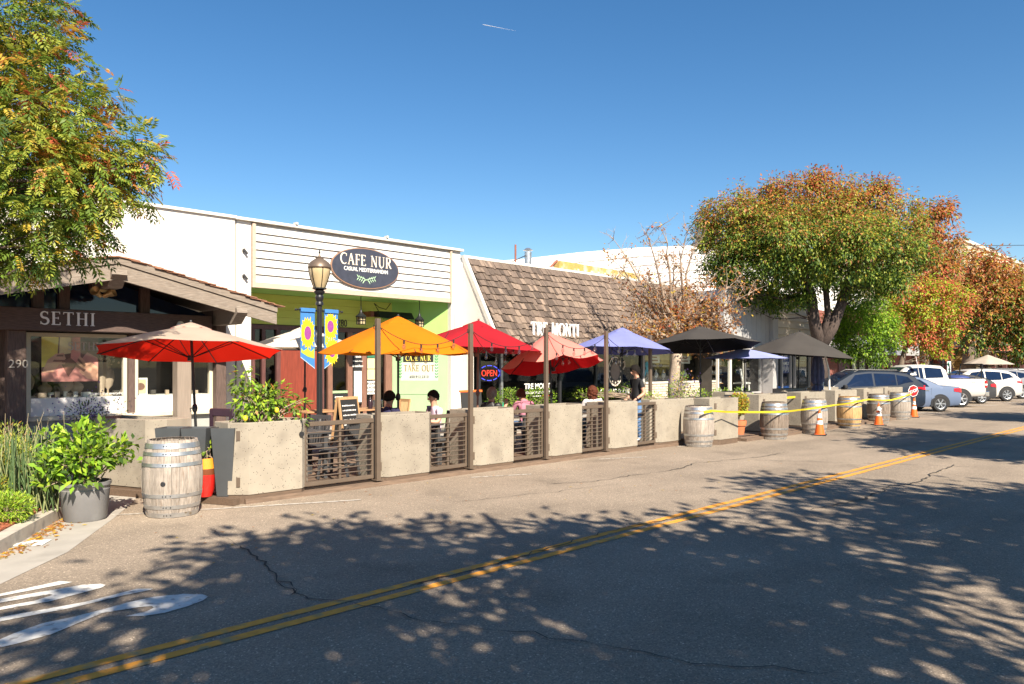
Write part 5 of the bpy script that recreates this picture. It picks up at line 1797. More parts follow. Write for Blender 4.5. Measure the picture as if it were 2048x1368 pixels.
LX, LY = bear(639, 14.35), 14.35
lamp = street_lamp('tall black street lamp with amber lantern carrying two sunflower banners', (LX, LY, .13))
arm = obj('banner_arm', MB().tube([(-.56, 0, 2.93), (.56, 0, 2.93)], .018, 8).ball((-.56, 0, 2.93), .026, 8, 6).ball((.56, 0, 2.93), .026, 8, 6), M_blackm, lamp, smooth=True)
l2 = street_lamp('distant black street lamp behind the white pickup, with a small parking sign', (bear(1885, 13.4), 13.4, .13))
ps_ = thing('parking_sign', 'small white and green parking sign on the distant street lamp', 'sign', (bear(1898, 13.3), 13.3, 1.6))
obj('plate', MB().box(-.36, .36, -.01, .01, -.45, .55), M_reflect, ps_)
obj('emblem', MB().box(-.3, .05, -.014, -.011, .25, .5), mat('sign_green', (.02, .22, .14), .5), ps_)
for i in range(3):
    obj('print_line', MB().box(-.28, .28, -.014, -.011, -.32 + i * .18, -.24 + i * .18), MATS['sign_green'], ps_)


def flower(parent, cx, cz, r_, k, sx=1.0, clip=None, seed=0, spikes=18):
    rr = random.Random(seed)
    pts = []
    for i in range(spikes * 2):
        a = 2 * math.pi * i / (spikes * 2)
        q = r_ * (rr.uniform(.95, 1.12) if i % 2 else rr.uniform(.72, .82))
        x, z = cx + q * sx * math.cos(a), cz + q * math.sin(a)
        if clip:
            x = max(clip[0], min(clip[1], x))
        pts.append((x, -.006 - .002 * k, z))
    obj('sunflower', MB().extrude(pts, (0, .0015, 0)), M_yel, parent)
    q = [(cx + r_ * .42 * sx * math.cos(a * .3), -.009 - .002 * k, cz + r_ * .42 * math.sin(a * .3)) for a in range(21)]
    if clip:
        q = [(max(clip[0], min(clip[1], x)), y, z) for x, y, z in q]
    obj('flower_centre', MB().extrude(q, (0, .0015, 0)), M_purp, parent)


for sg, lab in ((-1, 'blue banner with one big sunflower, left of the lamp post'), (1, 'blue banner with two sunflowers, right of the lamp post')):
    t = thing('street_banner', lab, 'banner', (LX + sg * .285, LY, 1.83), 0, 'sunflower banners on the lamp post')
    w_ = .168
    zi, zo = -.02, .22
    a = [(-w_, 0, zo if sg < 0 else zi), (w_, 0, zi if sg < 0 else zo), (w_, 0, 1.24), (-w_, 0, 1.24)]
    obj('cloth', MB().extrude([(x, -.003, z) for x, y, z in a], (0, .006, 0)), M_blue, t)
    obj('sleeve', MB().box(-w_, w_, -.03, .03, 1.19, 1.27), M_blue, t)
    cl = (-w_ + .015, w_ - .012)
    if sg < 0:
        flower(t, .0, .74, .35, 1, .55, cl, 3)
        obj('leaf_print', MB().extrude([(cl[0], -.0065, .42), (-.1, -.0065, .36), (0, -.0065, .42), (.08, -.0065, .35), (cl[1], -.0065, .42), (cl[1], -.0065, .2), (0, -.0065, .24), (cl[0], -.0065, .33)], (0, .0015, 0)), M_lime, t)
    else:
        obj('leaf_print', MB().extrude([(cl[0], -.0065, .7), (-.05, -.0065, .62), (cl[0], -.0065, .5)], (0, .0015, 0)), M_lime, t)
        flower(t, -.02, .90, .31, 1, .62, cl, 5)
        flower(t, .02, .36, .31, 3, .62, cl, 9)
    for z in (1.24, .2):
        obj('hem', MB().box(-w_, w_, -.0105, -.0095, z - .006 + (0 if z > 1 else .0), z) if z > 1 else MB().extrude([(x, -.0105, zz) for x, zz in ((-w_, a[0][2]), (w_, a[1][2]), (w_, a[1][2] + .014), (-w_, a[0][2] + .014))], (0, .001, 0)), mat('pale_hem', (.45, .6, .75), .7) if 'pale_hem' not in MATS else MATS['pale_hem'], t)

# ---------------------------------------------------------------- tables, chairs and small things
def make_chair(lab, m, h=.45, slats=6):
    t = thing('slatted_chair', lab, 'chair', (0, 0, .1), 0, 'dark slatted chairs on the parklet')
    obj('seat', MB().bbox(-.22, .22, -.21, .21, h - .035, h, .008), m, t)
    for x, y in ((.2, .19), (.2, -.19)):
        obj('leg', MB().bar((x, y, h - .036), (x + .03, y * 1.1, 0), .036, .036, (0, 1, 0)), m, t)
    for y in (.19, -.19):
        obj('leg', MB().bar((-.29, y * 1.1, 0), (-.205, y, h - .02), .036, .036, (0, 1, 0)).bar((-.205, y, h - .0), (-.285, y, h + .47), .036, .03, (0, 1, 0)), m, t)
    obj('top_rail', MB().bar((-.283, -.21, h + .45), (-.283, .21, h + .45), .028, .07), m, t)
    for i in range(slats):
        y = -.14 + .28 * i / (slats - 1)
        obj('slat', MB().bar((-.212, y, h + .01), (-.274, y, h + .42), .026, .012, (0, 1, 0)), m, t)
    obj('stretcher', MB().box(-.22, .2, .182, .205, .18, .21).box(-.22, .2, -.205, -.182, .18, .21), m, t)
    return t


def make_table(lab, m, loc, w_=.42, top=None, h=.74):
    t = thing('cafe_table', lab, 'table', loc, 0, 'tables on the parklet and pavement')
    obj('tabletop', MB().bbox(-w_, w_, -w_ * .85, w_ * .85, h - .035, h, .008), top or m, t)
    for x in (-1, 1):
        for y in (-1, 1):
            obj('leg', MB().box(x * (w_ - .08) - .03, x * (w_ - .08) + .03, y * (w_ * .85 - .08) - .03, y * (w_ * .85 - .08) + .03, 0, h - .036), m, t)
    return t


TB = [((5.95, 10.75), 'dark table behind the first railing'), ((8.25, 10.75), 'dark table between the navy shirted man and the man in lavender'), ((10.95, 11.2), 'dark table beside the grey haired diner'), ((12.85, 10.9), 'dark table beside the curly haired diner'), ((19.0, 11.0), 'dark table under the left charcoal umbrella'), ((22.6, 11.0), 'dark table behind the far barrels')]
tb0 = make_table(TB[0][1], M_charcoal, (*TB[0][0], .1))
for (x, y), l in TB[1:]:
    dup(tb0, (x, y, .1), 0, l)
make_table('wooden topped table before the cafe window with sauce bottles', M_black, (10.1, 14.9, .13), .5, M_tabletop)
make_table('wooden table under the cream umbrella by the cafe door', M_black, (8.8, 15.0, .13), .45, M_tabletop)
ch0 = make_chair('dark slatted chair behind the first railing, nearest the first planter', M_charcoal)
ch0.location = (5.45, 10.35, .1)
ch0.rotation_euler.z = R(60)
for x, y, a, l in ((5.4, 11.2, -20, 'dark slatted chair behind the first railing, deepest one'), (6.45, 10.35, 120, 'dark slatted chair behind the first railing, turned to its table'), (6.5, 11.3, 200, 'dark slatted chair on the far side of the first table'),
                   (7.75, 11.0, 0, 'dark slatted chair that the navy shirted man sits on'), (8.85, 10.65, 180, 'dark slatted chair that the man in lavender sits on'), (8.3, 11.5, -90, 'empty dark slatted chair behind the lavender man table'),
                   (10.45, 11.2, 0, 'dark slatted chair that the grey haired diner sits on'), (9.9, 10.5, 80, 'empty dark slatted chair behind the second railing'), (11.6, 11.1, 185, 'dark slatted chair that the diner in mauve sits on'), (12.35, 10.9, 0, 'dark slatted chair behind the fourth railing, empty'), (13.4, 10.7, 170, 'dark slatted chair that the curly haired diner sits on'),
                   (18.4, 11.0, 0, 'dark chair left of the table under the charcoal umbrella'), (19.6, 10.9, 180, 'dark chair right of the table under the charcoal umbrella'), (22.0, 10.9, 0, 'dark chair left of the table behind the far barrels'), (23.2, 11.1, 180, 'dark chair right of the table behind the far barrels'), (11.9, 10.3, 95, 'dark chair close behind the third railing'), (10.0, 11.9, -30, 'dark slatted chair in the shade under the crimson umbrella')):
    dup(ch0, (x, y, .1), R(a), l)
wch = make_chair('light wooden slatted chair right of the sauce table by the cafe', M_wood)
wch.location = (10.9, 14.9, .13)
wch.rotation_euler.z = R(180)
# tall plum coloured stool at the left end
t = thing('bar_chair', 'tall plum black bar chair beside the pole of the red umbrella', 'bar chair', (4.75, 11.15, .1), R(200))
m_pl = mat('plum_paint', (.035, .018, .03), .5)
obj('seat', MB().bbox(-.22, .22, -.22, .22, .66, .70, .01), m_pl, t)
obj('backrest', MB().bbox(-.25, -.21, -.24, .24, 1.0, 1.12, .01), m_pl, t)
for x in (-.21, .2):
    for y in (-.2, .2):
        obj('leg', MB().bar((x * 1.15, y * 1.15, 0), (x, y, .66 if x > 0 else 1.1), .04, .04, (0, 1, 0)), m_pl, t)
obj('footrest', MB().box(-.2, .2, -.22, -.19, .25, .28).box(-.2, .2, .19, .22, .25, .28), m_pl, t)
# grey boxes and pots at the left end
def taper(mb, w0, d0, w1, d1, h, x=0, y=0, z=0):
    vs = [(x + a * w0, y + b * d0, z) for a, b in ((-1, -1), (1, -1), (1, 1), (-1, 1))] + [(x + a * w1, y + b * d1, z + h) for a, b in ((-1, -1), (1, -1), (1, 1), (-1, 1))]
    vs += [(x + a * (w1 - .02), y + b * (d1 - .02), z + h) for a, b in ((-1, -1), (1, -1), (1, 1), (-1, 1))] + [(x + a * (w1 - .03), y + b * (d1 - .03), z + h - .06) for a, b in ((-1, -1), (1, -1), (1, 1), (-1, 1))]
    fs = [(3, 2, 1, 0), (12, 13, 14, 15)]
    for k in range(3):
        fs += [(k * 4 + j, k * 4 + (j + 1) % 4, k * 4 + 4 + (j + 1) % 4, k * 4 + 4 + j) for j in range(4)]
    return mb.add(vs, fs)


m_gp = mat('slate_grey_resin', (.06, .065, .07), .5, var=.06)
for (x, y), lab, wd in (((3.98, 10.55), 'tall tapered slate grey pot behind the near barrel, left of two', .17), ((4.22, 10.28), 'tall tapered slate grey pot behind the near barrel, right of two', .17), ((4.50, 10.02), 'tall tapered slate grey pot against the first planter', .16)):
    t = thing('tapered_pot', lab, 'pot', (x, y, .1), R(-45), 'slate grey tapered pots')
    obj('shell', taper(MB(), wd * .62, wd * .62, wd, wd, .93), m_gp, t)
    obj('soil', MB().box(-wd * .8, wd * .8, -wd * .8, wd * .8, .80, .84), M_soil, t)
t = thing('glazed_pot', 'tall glazed pot, orange above and red below, behind the near barrel', 'pot', (*ground(409, 992, .1), .1))
obj('lower_glaze', MB().lathe([(0, 0), (.10, 0), (.13, .1), (.145, .3)], 20), M_redglaze, t, smooth=True)
obj('upper_glaze', MB().lathe([(.145, .301), (.14, .42), (.125, .52), (.11, .52), (.11, .46), (0, .46)], 20), M_orglaze, t, smooth=True)
obj('drip', MB().lathe([(.1465, .30), (.1465, .33), (.143, .38)], 20), mat('dark_glaze', (.16, .05, .02), .2), t, smooth=True)
gpot = t
# chalkboard
t = thing('chalkboard', 'wooden framed a-frame chalkboard with chalk lines on the pavement', 'chalkboard', (bear(694, 14.2), 14.2, .13), R(15))
for sg in (-1, 1):
    T = Matrix.Translation((0, .021 * sg, 1.06)) @ Matrix.Rotation(R(9 * sg), 4, 'X') @ Matrix.Translation((0, 0, -1.06))
    T = Matrix.Translation((0, 0, 1.06)) @ Matrix.Rotation(R(-9 * sg), 4, 'X') @ Matrix.Translation((0, .021 * -sg, -1.06))
    pn_ = obj('panel', MB().box(-.27, .27, -.01, .01, .1, 1.0, T), M_chalk, t)
    obj('frame', MB().box(-.31, -.27, -.02, .02, .01, 1.06, T).box(.27, .31, -.02, .02, .01, 1.06, T).box(-.27, .27, -.02, .02, 1.0, 1.06, T).box(-.27, .27, -.02, .02, .06, .1, T), M_wood, t)
for i in range(6):
    mbl = MB()
    for k in range(9):
        mbl.box(-.22 + k * .047, -.22 + k * .047 + random.uniform(.02, .04), -.036, -.032, .33 + i * .105, .35 + i * .105 + random.uniform(0, .012), Matrix.Translation((0, 0, 1.06)) @ Matrix.Rotation(R(-9), 4, 'X') @ Matrix.Translation((0, 0, -1.06)))
    obj('chalk_line', mbl, M_letterw, t)
t2 = thing('counter_board', 'black folding board with white script near the grey haired diner', 'chalkboard', (bear(948, 13.8), 13.8, .13), R(-10))
obj('panel', MB().box(-.3, .3, -.012, .012, .1, 1.1, Matrix.Rotation(R(-8), 4, 'X')), M_chalk, t2)
obj('frame', MB().box(-.33, .33, -.02, .02, 1.1, 1.15, Matrix.Rotation(R(-8), 4, 'X')), M_cone, t2)
# table caddy
t = thing('table_caddy', 'chrome napkin caddy with a dark sauce bottle on the wooden table', 'caddy', (10.15, 14.75, .872))
obj('holder', MB().bbox(.02, .22, -.07, .07, 0, .2, .01), M_chrome, t)
obj('bottle', MB().lathe([(0, 0), (.055, 0), (.055, .17), (.03, .22), (.012, .24), (.01, .31), (0, .31)], 12, (-.09, 0, 0)), mat('sauce', (.03, .015, .02), .25), t, smooth=True)
# drinks
gb = thing('water_bottle', 'green glass water bottle on the table behind the third railing', 'bottle', (10.72, 10.98, .842))
obj('glass', MB().lathe([(0, 0), (.04, 0), (.04, .17), (.015, .23), (.013, .29), (0, .29)], 12), mat('green_glass', (.04, .3, .16), .1), gb, smooth=True)
obj('label', MB().lathe([(.0415, .06), (.0415, .14)], 12), M_paper, gb)
gc = thing('drinking_glass', 'glass of pale drink beside the grey haired diner', 'glass', (10.78, 11.25, .842))
obj('tumbler', MB().lathe([(0, 0), (.03, 0), (.038, .13), (.035, .13), (.028, .01), (0, .01)], 14), M_bulb, gc, smooth=True)
obj('drink', MB().lathe([(0, .012), (.027, .012), (.033, .10), (0, .10)], 14), M_paper_y, gc)
hp = thing('headphones', 'black lamp cable and round speaker hung on the first planter', 'cable', (5.44, 9.68, .9))
obj('disc', MB().lathe([(0, -.012), (.035, -.012), (.035, .012), (0, .012)], 14, M=Matrix.Rotation(R(90), 4, 'X')), M_black, hp)
obj('cord', MB().tube([(0, 0, .03), (.01, -.01, .12), (.0, 0, .22), (.05, .06, .24)], .006, 5), M_black, hp)

# ---------------------------------------------------------------- people
def person(lab, loc, yaw, J, mats, hair, hairm, longhair=0, fingers=True):
    """J: joint name -> (pos, radius); mats: body zone -> material; facing +x"""
    names = list(J)
    E_ = [('pelvis', 'waist'), ('waist', 'chest'), ('chest', 'neck'), ('neck', 'headb'), ('headb', 'headm'), ('headm', 'headt')]
    for s_ in 'lr':
        E_ += [('chest', 'sh' + s_), ('sh' + s_, 'el' + s_), ('el' + s_, 'wr' + s_), ('wr' + s_, 'pa' + s_), ('pelvis', 'hip' + s_), ('hip' + s_, 'kn' + s_), ('kn' + s_, 'an' + s_), ('an' + s_, 'to' + s_)]
    J = dict(J)
    for s_ in 'lr':
        w0, pa = Vector(J['wr' + s_][0]), Vector(J['pa' + s_][0])
        d = (pa - w0).normalized()
        sd = d.cross(Vector((0, 0, 1)))
        if sd.length < .2:
            sd = d.cross(Vector((1, 0, 0)))
        sd.normalize()
        for i, (o, l) in enumerate(((-.032, .062), (-.011, .074), (.011, .07), (.031, .055))):
            a = pa + sd * o + d * .045
            J['f%d%s' % (i, s_)] = (tuple(a), .0105)
            J['g%d%s' % (i, s_)] = (tuple(a + d * l * .6 + Vector((0, 0, -.012))), .009)
            J['h%d%s' % (i, s_)] = (tuple(a + d * l + Vector((0, 0, -.035))), .008)
            E_ += [('pa' + s_, 'f%d%s' % (i, s_)), ('f%d%s' % (i, s_), 'g%d%s' % (i, s_)), ('g%d%s' % (i, s_), 'h%d%s' % (i, s_))]
        J['t' + s_] = (tuple(pa - d * .02 + sd * .05), .011)
        J['u' + s_] = (tuple(pa + d * .03 + sd * .062 + Vector((0, 0, -.015))), .009)
        E_ += [('wr' + s_, 't' + s_), ('t' + s_, 'u' + s_)]
    names = list(J)
    me = bpy.data.meshes.new('body')
    me.from_pydata([J[n][0] for n in names], [(names.index(a), names.index(b)) for a, b in E_], [])
    o = bpy.data.objects.new('body', me)
    COL.objects.link(o)
    o.modifiers.new('skin', 'SKIN').branch_smoothing = .3
    sv = me.skin_vertices[0].data
    for i, n in enumerate(names):
        r_ = J[n][1]
        sv[i].radius = (r_, r_) if isinstance(r_, float) else r_
        sv[i].use_root = n == 'pelvis'
    sb = o.modifiers.new('sub', 'SUBSURF')
    sb.levels = 2
    dg = bpy.context.evaluated_depsgraph_get()
    bm_ = bpy.data.meshes.new_from_object(o.evaluated_get(dg))
    bpy.data.objects.remove(o)
    zone = {}
    for a, b in E_:
        z = 'skin'
        if b in ('waist', 'chest') or a == 'chest' and b.startswith('sh'):
            z = 'shirt'
        elif b == 'neck':
            z = 'skin'
        elif b.startswith('el'):
            z = 'sleeve'
        elif b.startswith('wr'):
            z = 'cuff'
        elif b.startswith(('hip', 'kn', 'an')):
            z = 'legs'
        elif b.startswith('to'):
            z = 'shoe'
        zone[(a, b)] = z
    zs = ['skin', 'shirt', 'sleeve', 'cuff', 'legs', 'shoe']
    bm_.materials.clear()
    for z in zs:
        bm_.materials.append(mats.get(z, mats['skin']))
    segs = [(Vector(J[a][0]), Vector(J[b][0]), zs.index(zone[(a, b)]), (J[a][1], J[b][1])) for a, b in E_]
    idx = []
    shc = Vector(J['chest'][0])
    nk = Vector(J['neck'][0])
    for p in bm_.polygons:
        c = Vector(p.center)
        best, bz = 1e9, 0
        for a, b, z, (ra, rb) in segs:
            ab = b - a
            u = max(0, min(1, (c - a).dot(ab) / max(1e-9, ab.length_squared)))
            ra = ra if isinstance(ra, float) else max(ra)
            rb = rb if isinstance(rb, float) else max(rb)
            d = (c - a - ab * u).length / (ra + (rb - ra) * u)
            if d < best:
                best, bz, bu = d, z, u
                seg = (a, b)
        if zs[bz] == 'skin' and seg[1] == nk and bu < .8:
            bz = 1
        if zs[bz] == 'sleeve' and mats.get('short') and bu > .55:
            bz = 0
        idx.append(bz)
    bm_.polygons.foreach_set('material_index', idx)
    bm_.shade_smooth()
    t = thing('person', lab, 'person', loc, yaw)
    body = obj('body', bm_, None, t)
    hm, ht, hb = Vector(J['headm'][0]), Vector(J['headt'][0]), Vector(J['headb'][0])
    up = (ht - hb).normalized()
    fw = (Vector((1, 0, 0)) - up * up.x).normalized()
    lf = up.cross(fw)
    H = Matrix((fw, lf, up)).transposed().to_4x4()
    H.translation = hm
    bl = lambda c, r_, n=10, k=8: MB().ball(c, r_, n, k, H)
    obj('nose', bl((.098, 0, -.018), (.022, .014, .026)), mats['skin'], body, smooth='all')
    for s_ in (-1, 1):
        obj('eye', bl((.088, s_ * .034, .012), (.010, .013, .008)), M_eye, body, smooth='all')
        obj('eyebrow', bl((.092, s_ * .035, .032), (.008, .020, .005)), hairm, body, smooth='all')
        obj('ear', bl((-.005, s_ * .088, -.005), (.022, .012, .034)), mats['skin'], body, smooth='all')
    obj('mouth', bl((.088, 0, -.058), (.008, .024, .007)), M_lip, body, smooth='all')
    mb = MB()
    n, k = 22, 12
    vs = []
    rr = random.Random(len(lab))
    for i in range(k + 1):
        th = math.pi * i / k * .72
        for j in range(n):
            a = 2 * math.pi * j / n
            back = .5 - .5 * math.cos(a)          # 0 front .. 1 back
            t2_ = th * (.52 + .48 * back ** .7)
            r_ = 1.0 + rr.uniform(-.03, .05) + (.10 * hair)
            v = Vector((.112 * math.sin(t2_) * math.cos(a), .100 * math.sin(t2_) * math.sin(a), .118 * math.cos(t2_))) * r_
            if longhair and i == k and back > .35:
                v.z -= longhair * back
            vs.append(H @ (v + Vector((-.012, 0, .018))))
    mb.add(vs, [(i * n + j, (i + 1) * n + j, (i + 1) * n + (j + 1) % n, i * n + (j + 1) % n) for i in range(k) for j in range(n)])
    if hair > 1:
        for i in range(70):
            a, th = rr.uniform(0, 6.28), rr.uniform(0, 2.0)
            if math.cos(a) > .3 and th > .8:
                continue
            mb.ball((.115 * math.sin(th) * math.cos(a) - .015, .11 * math.sin(th) * math.sin(a), .12 * math.cos(th) + .0 - (longhair * rr.random() if th > 1.3 else 0)), rr.uniform(.02, .035), 6, 4, H)
    obj('hair', mb, hairm, t, smooth='all')
    return t, H


def standing():
    return {'pelvis': ((0, 0, .97), (.135, .105)), 'waist': ((.01, 0, 1.12), (.13, .10)), 'chest': ((.0, 0, 1.33), (.15, .115)), 'neck': ((.0, 0, 1.50), .056), 'headb': ((.02, 0, 1.585), .066), 'headm': ((.025, 0, 1.665), (.082, .094)), 'headt': ((.02, 0, 1.735), (.07, .08)),
            'shl': ((0, .175, 1.42), .066), 'shr': ((0, -.175, 1.42), .066), 'ell': ((-.04, .25, 1.14), .046), 'elr': ((-.06, -.24, 1.14), .046), 'wrl': ((.16, .24, 1.02), .031), 'wrr': ((.14, -.2, 1.0), .031), 'pal': ((.23, .22, .97), (.038, .02)), 'par': ((.21, -.18, .96), (.038, .02)),
            'hipl': ((0, .095, .90), .098), 'hipr': ((0, -.095, .90), .098), 'knl': ((.03, .10, .50), .066), 'knr': ((-.03, -.10, .50), .066), 'anl': ((-.02, .10, .09), .047), 'anr': ((-.10, -.10, .10), .047), 'tol': ((.14, .11, .04), .042), 'tor': ((.06, -.12, .04), .042)}


def seated(lean=0.0, hx=0.0, hz=0.0, arms=1):
    L_ = lean
    return {'pelvis': ((0, 0, .53), (.15, .11)), 'waist': ((.01 + L_ * .3, 0, .68), (.135, .105)), 'chest': ((.0 + L_ * .75, 0, .90), (.15, .115)), 'neck': ((.01 + L_, 0, 1.07), .055), 'headb': ((.03 + L_ + hx * .6, 0, 1.125 + hz * .5), .066), 'headm': ((.04 + L_ + hx, 0, 1.195 + hz), (.08, .092)), 'headt': ((.04 + L_ + hx * 1.3, 0, 1.26 + hz), (.068, .078)),
            'shl': ((L_ * .85, .18, .98), .064), 'shr': ((L_ * .85, -.18, .98), .064), 'ell': ((.08 + L_, .25, .76), .045), 'elr': ((.08 + L_, -.25, .76), .045), 'wrl': ((.30 + L_, .17, .79), .03), 'wrr': ((.30 + L_, -.17, .79), .03), 'pal': ((.37 + L_, .13, .785), (.036, .018)), 'par': ((.37 + L_, -.13, .785), (.036, .018)),
            'hipl': ((.05, .1, .52), .095), 'hipr': ((.05, -.1, .52), .095), 'knl': ((.44, .13, .52), .066), 'knr': ((.44, -.13, .52), .066), 'anl': ((.42, .13, .09), .046), 'anr': ((.42, -.13, .09), .046), 'tol': ((.56, .14, .04), .041), 'tor': ((.56, -.14, .04), .041)}


base = {'skin': M_skin, 'legs': M_denim, 'shoe': M_black}
J = standing()
J['headm'] = ((.05, 0, 1.655), (.082, .094))
J['headt'] = ((.055, 0, 1.725), (.07, .08))
wt, Hh = person('man standing in a black t-shirt and blue jeans by the salmon umbrella', (14.38, 10.28, .1), R(158), J, dict(base, shirt=M_tblack, sleeve=M_tblack, short=1, shoe=M_twhite), 1, M_hairb, .07)
obj('watch', MB().tube([(.145, .235, 1.03), (.17, .238, 1.02)], .037, 10), M_black, wt)
person('man in a navy shirt seated with his back turned, left of the first post', (7.86, 11.0, .1), R(22), seated(.05), dict(base, skin=M_skin2, shirt=M_tnavy, sleeve=M_tnavy, short=1, legs=M_black), .3, M_hairb)
person('man in a lavender shirt seated facing left over the second railing', (8.72, 10.68, .1), R(172), seated(.03), dict(base, shirt=M_tlav, sleeve=M_tlav, short=1, legs=M_black), .4, M_hairb)
J = seated(.06)
J['wrr'] = ((.34, -.2, .95), .03)
J['par'] = ((.38, -.2, 1.02), (.036, .018))
person('grey haired diner in a dark top seated with the back turned, holding a glass', (10.55, 11.18, .1), R(25), J, dict(base, shirt=M_black, sleeve=M_black, legs=M_black), .8, M_hairg, .05)
person('diner in a mauve top leaning low over the table under the salmon umbrella', (11.55, 11.1, .1), R(70), seated(.16, .1, -.06), dict(base, shirt=M_tpink, sleeve=M_tpink), .8, M_hairr, .06)
person('diner with curly auburn hair and a white top behind the fourth railing', (13.32, 10.72, .1), R(50), seated(.05, 0, -.02), dict(base, shirt=M_twhite, sleeve=M_twhite), 1.6, M_hairr, .12)
# ---------------------------------------------------------------- foliage
def unit(a):
    return a / np.maximum(1e-9, np.linalg.norm(a, axis=-1, keepdims=True))


def leaf_mesh(name, P_, D, N_, L_, W_, mi, mats, fold=.25, droop=.12):
    n = len(P_)
    D = unit(D)
    S_ = unit(np.cross(D, N_))
    N_ = unit(np.cross(S_, D))
    L_ = np.broadcast_to(np.asarray(L_, float).reshape(-1, 1), (n, 1))
    W_ = np.broadcast_to(np.asarray(W_, float).reshape(-1, 1), (n, 1))
    v = np.empty((n, 4, 3))
    v[:, 0] = P_
    m_ = P_ + D * L_ * .45
    v[:, 1] = m_ + S_ * W_ * .5 + N_ * W_ * fold
    v[:, 2] = P_ + D * L_ - N_ * L_ * droop
    v[:, 3] = m_ - S_ * W_ * .5 + N_ * W_ * fold
    me = bpy.data.meshes.new(name)
    me.vertices.add(n * 4)
    me.vertices.foreach_set('co', v.astype(np.float32).ravel())
    me.loops.add(n * 4)
    me.loops.foreach_set('vertex_index', np.arange(n * 4, dtype=np.int32))
    me.polygons.add(n)
    me.polygons.foreach_set('loop_start', np.arange(0, n * 4, 4, dtype=np.int32))
    for m in mats:
        me.materials.append(m)
    me.polygons.foreach_set('material_index', np.asarray(mi, dtype=np.int32))
    me.update(calc_edges=True)
    return me


def rand_dir(n):
    return unit(rng.normal(size=(n, 3)))


def pick(prob):
    """row-wise sample of an (n,k) probability table"""
    c = np.cumsum(prob, axis=1)
    return (rng.random((len(prob), 1)) * c[:, -1:] > c).sum(axis=1)


def crown(lobes, dens, m, cr, Ls, Ws, pal, inner=.35, hang=.35, flat=1.0, gap=None):
    """leaf clumps over the lobes; returns P, D, N, L, W, height factor, outward factor"""
    Pc, Oc = [], []
    for c, r_ in lobes:
        r_ = np.asarray(r_, float) * np.ones(3)
        k = max(3, int(dens * (r_[0] * r_[2]) * 4))
        d = rand_dir(k)
        f = np.where(rng.random(k) < inner, rng.uniform(.25, .8, k), rng.uniform(.82, 1.06, k))
        Pc.append(np.asarray(c) + d * r_ * f[:, None])
        Oc.append(d * f[:, None])
    Pc, Oc = np.vstack(Pc), np.vstack(Oc)
    # leave out clumps deep inside other lobes
    keep = np.ones(len(Pc), bool)
    K = len(Pc)
    cnt = np.zeros(K)
    for c, r_ in lobes:
        q = (Pc - np.asarray(c)) / (np.asarray(r_, float) * np.ones(3))
        cnt += (np.linalg.norm(q, axis=1) < .55)
    keep = (cnt < 1) | (rng.random(K) < .3)
    if gap:
        g = np.sin(Pc[:, 0] * 2.1 + 1) * np.sin(Pc[:, 1] * 2.3 + .4) + .6 * np.sin(Pc[:, 0] * 4.7 + Pc[:, 1] * 3.9) + .4 * np.sin(Pc[:, 1] * 5.3 - Pc[:, 0] * 2.2)
        keep &= g > gap
    Pc, Oc = Pc[keep], Oc[keep]
    K = len(Pc)
    crs = cr * rng.uniform(.6, 1.3, K)
    off = rng.normal(size=(K, m, 3)).clip(-1.5, 1.5) * crs[:, None, None] * np.array([1, 1, flat])
    P_ = (Pc[:, None] + off).reshape(-1, 3)
    out = np.repeat(Oc, m, axis=0)
    cid = np.repeat(np.arange(K), m)
    D = unit(off.reshape(-1, 3) * .6 / cr + out * .5 + rand_dir(len(P_)) * .5 + np.array([0, 0, -hang]))
    N_ = unit(out * .5 + np.array([0, 0, .8]) + rand_dir(len(P_)) * .55)
    n = len(P_)
    L_ = Ls * rng.uniform(.7, 1.25, n)
    W_ = Ws * rng.uniform(.75, 1.2, n)
    zmin, zmax = P_[:, 2].min(), P_[:, 2].max()
    h = (P_[:, 2] - zmin) / (zmax - zmin + 1e-6)
    cl = rng.normal(size=K)[cid]
    return P_, D, N_, L_, W_, h, np.linalg.norm(out, axis=1), cl, Pc


def limb_mesh(mb, lobe_pts, trunk, n_b, r0, wob=.12):
    """branches from the nearest trunk point to targets"""
    tp = [(Vector(p), r_) for path, rs in trunk for p, r_ in zip(path, rs)]
    for q in lobe_pts[:n_b]:
        q = Vector(q)
        best = min(tp, key=lambda a: (a[0] - q).length + max(0, a[0].z - q.z + .3) * 2.0)
        a = best[0]
        k = 5
        pts = []
        d = (q - a)
        for i in range(k + 1):
            f = i / k
            p = a + d * f + Vector((0, 0, -.10 * d.length * math.sin(math.pi * f))) + Vector([random.gauss(0, wob * .25 * d.length * (0 < i < k)) * .5 for _ in range(3)])
            pts.append(p)
        rr = min(best[1] * .55, r0 * (.35 + .12 * d.length))
        mb.tube(pts, [rr * (1 - .8 * i / k) for i in range(k + 1)], 6)


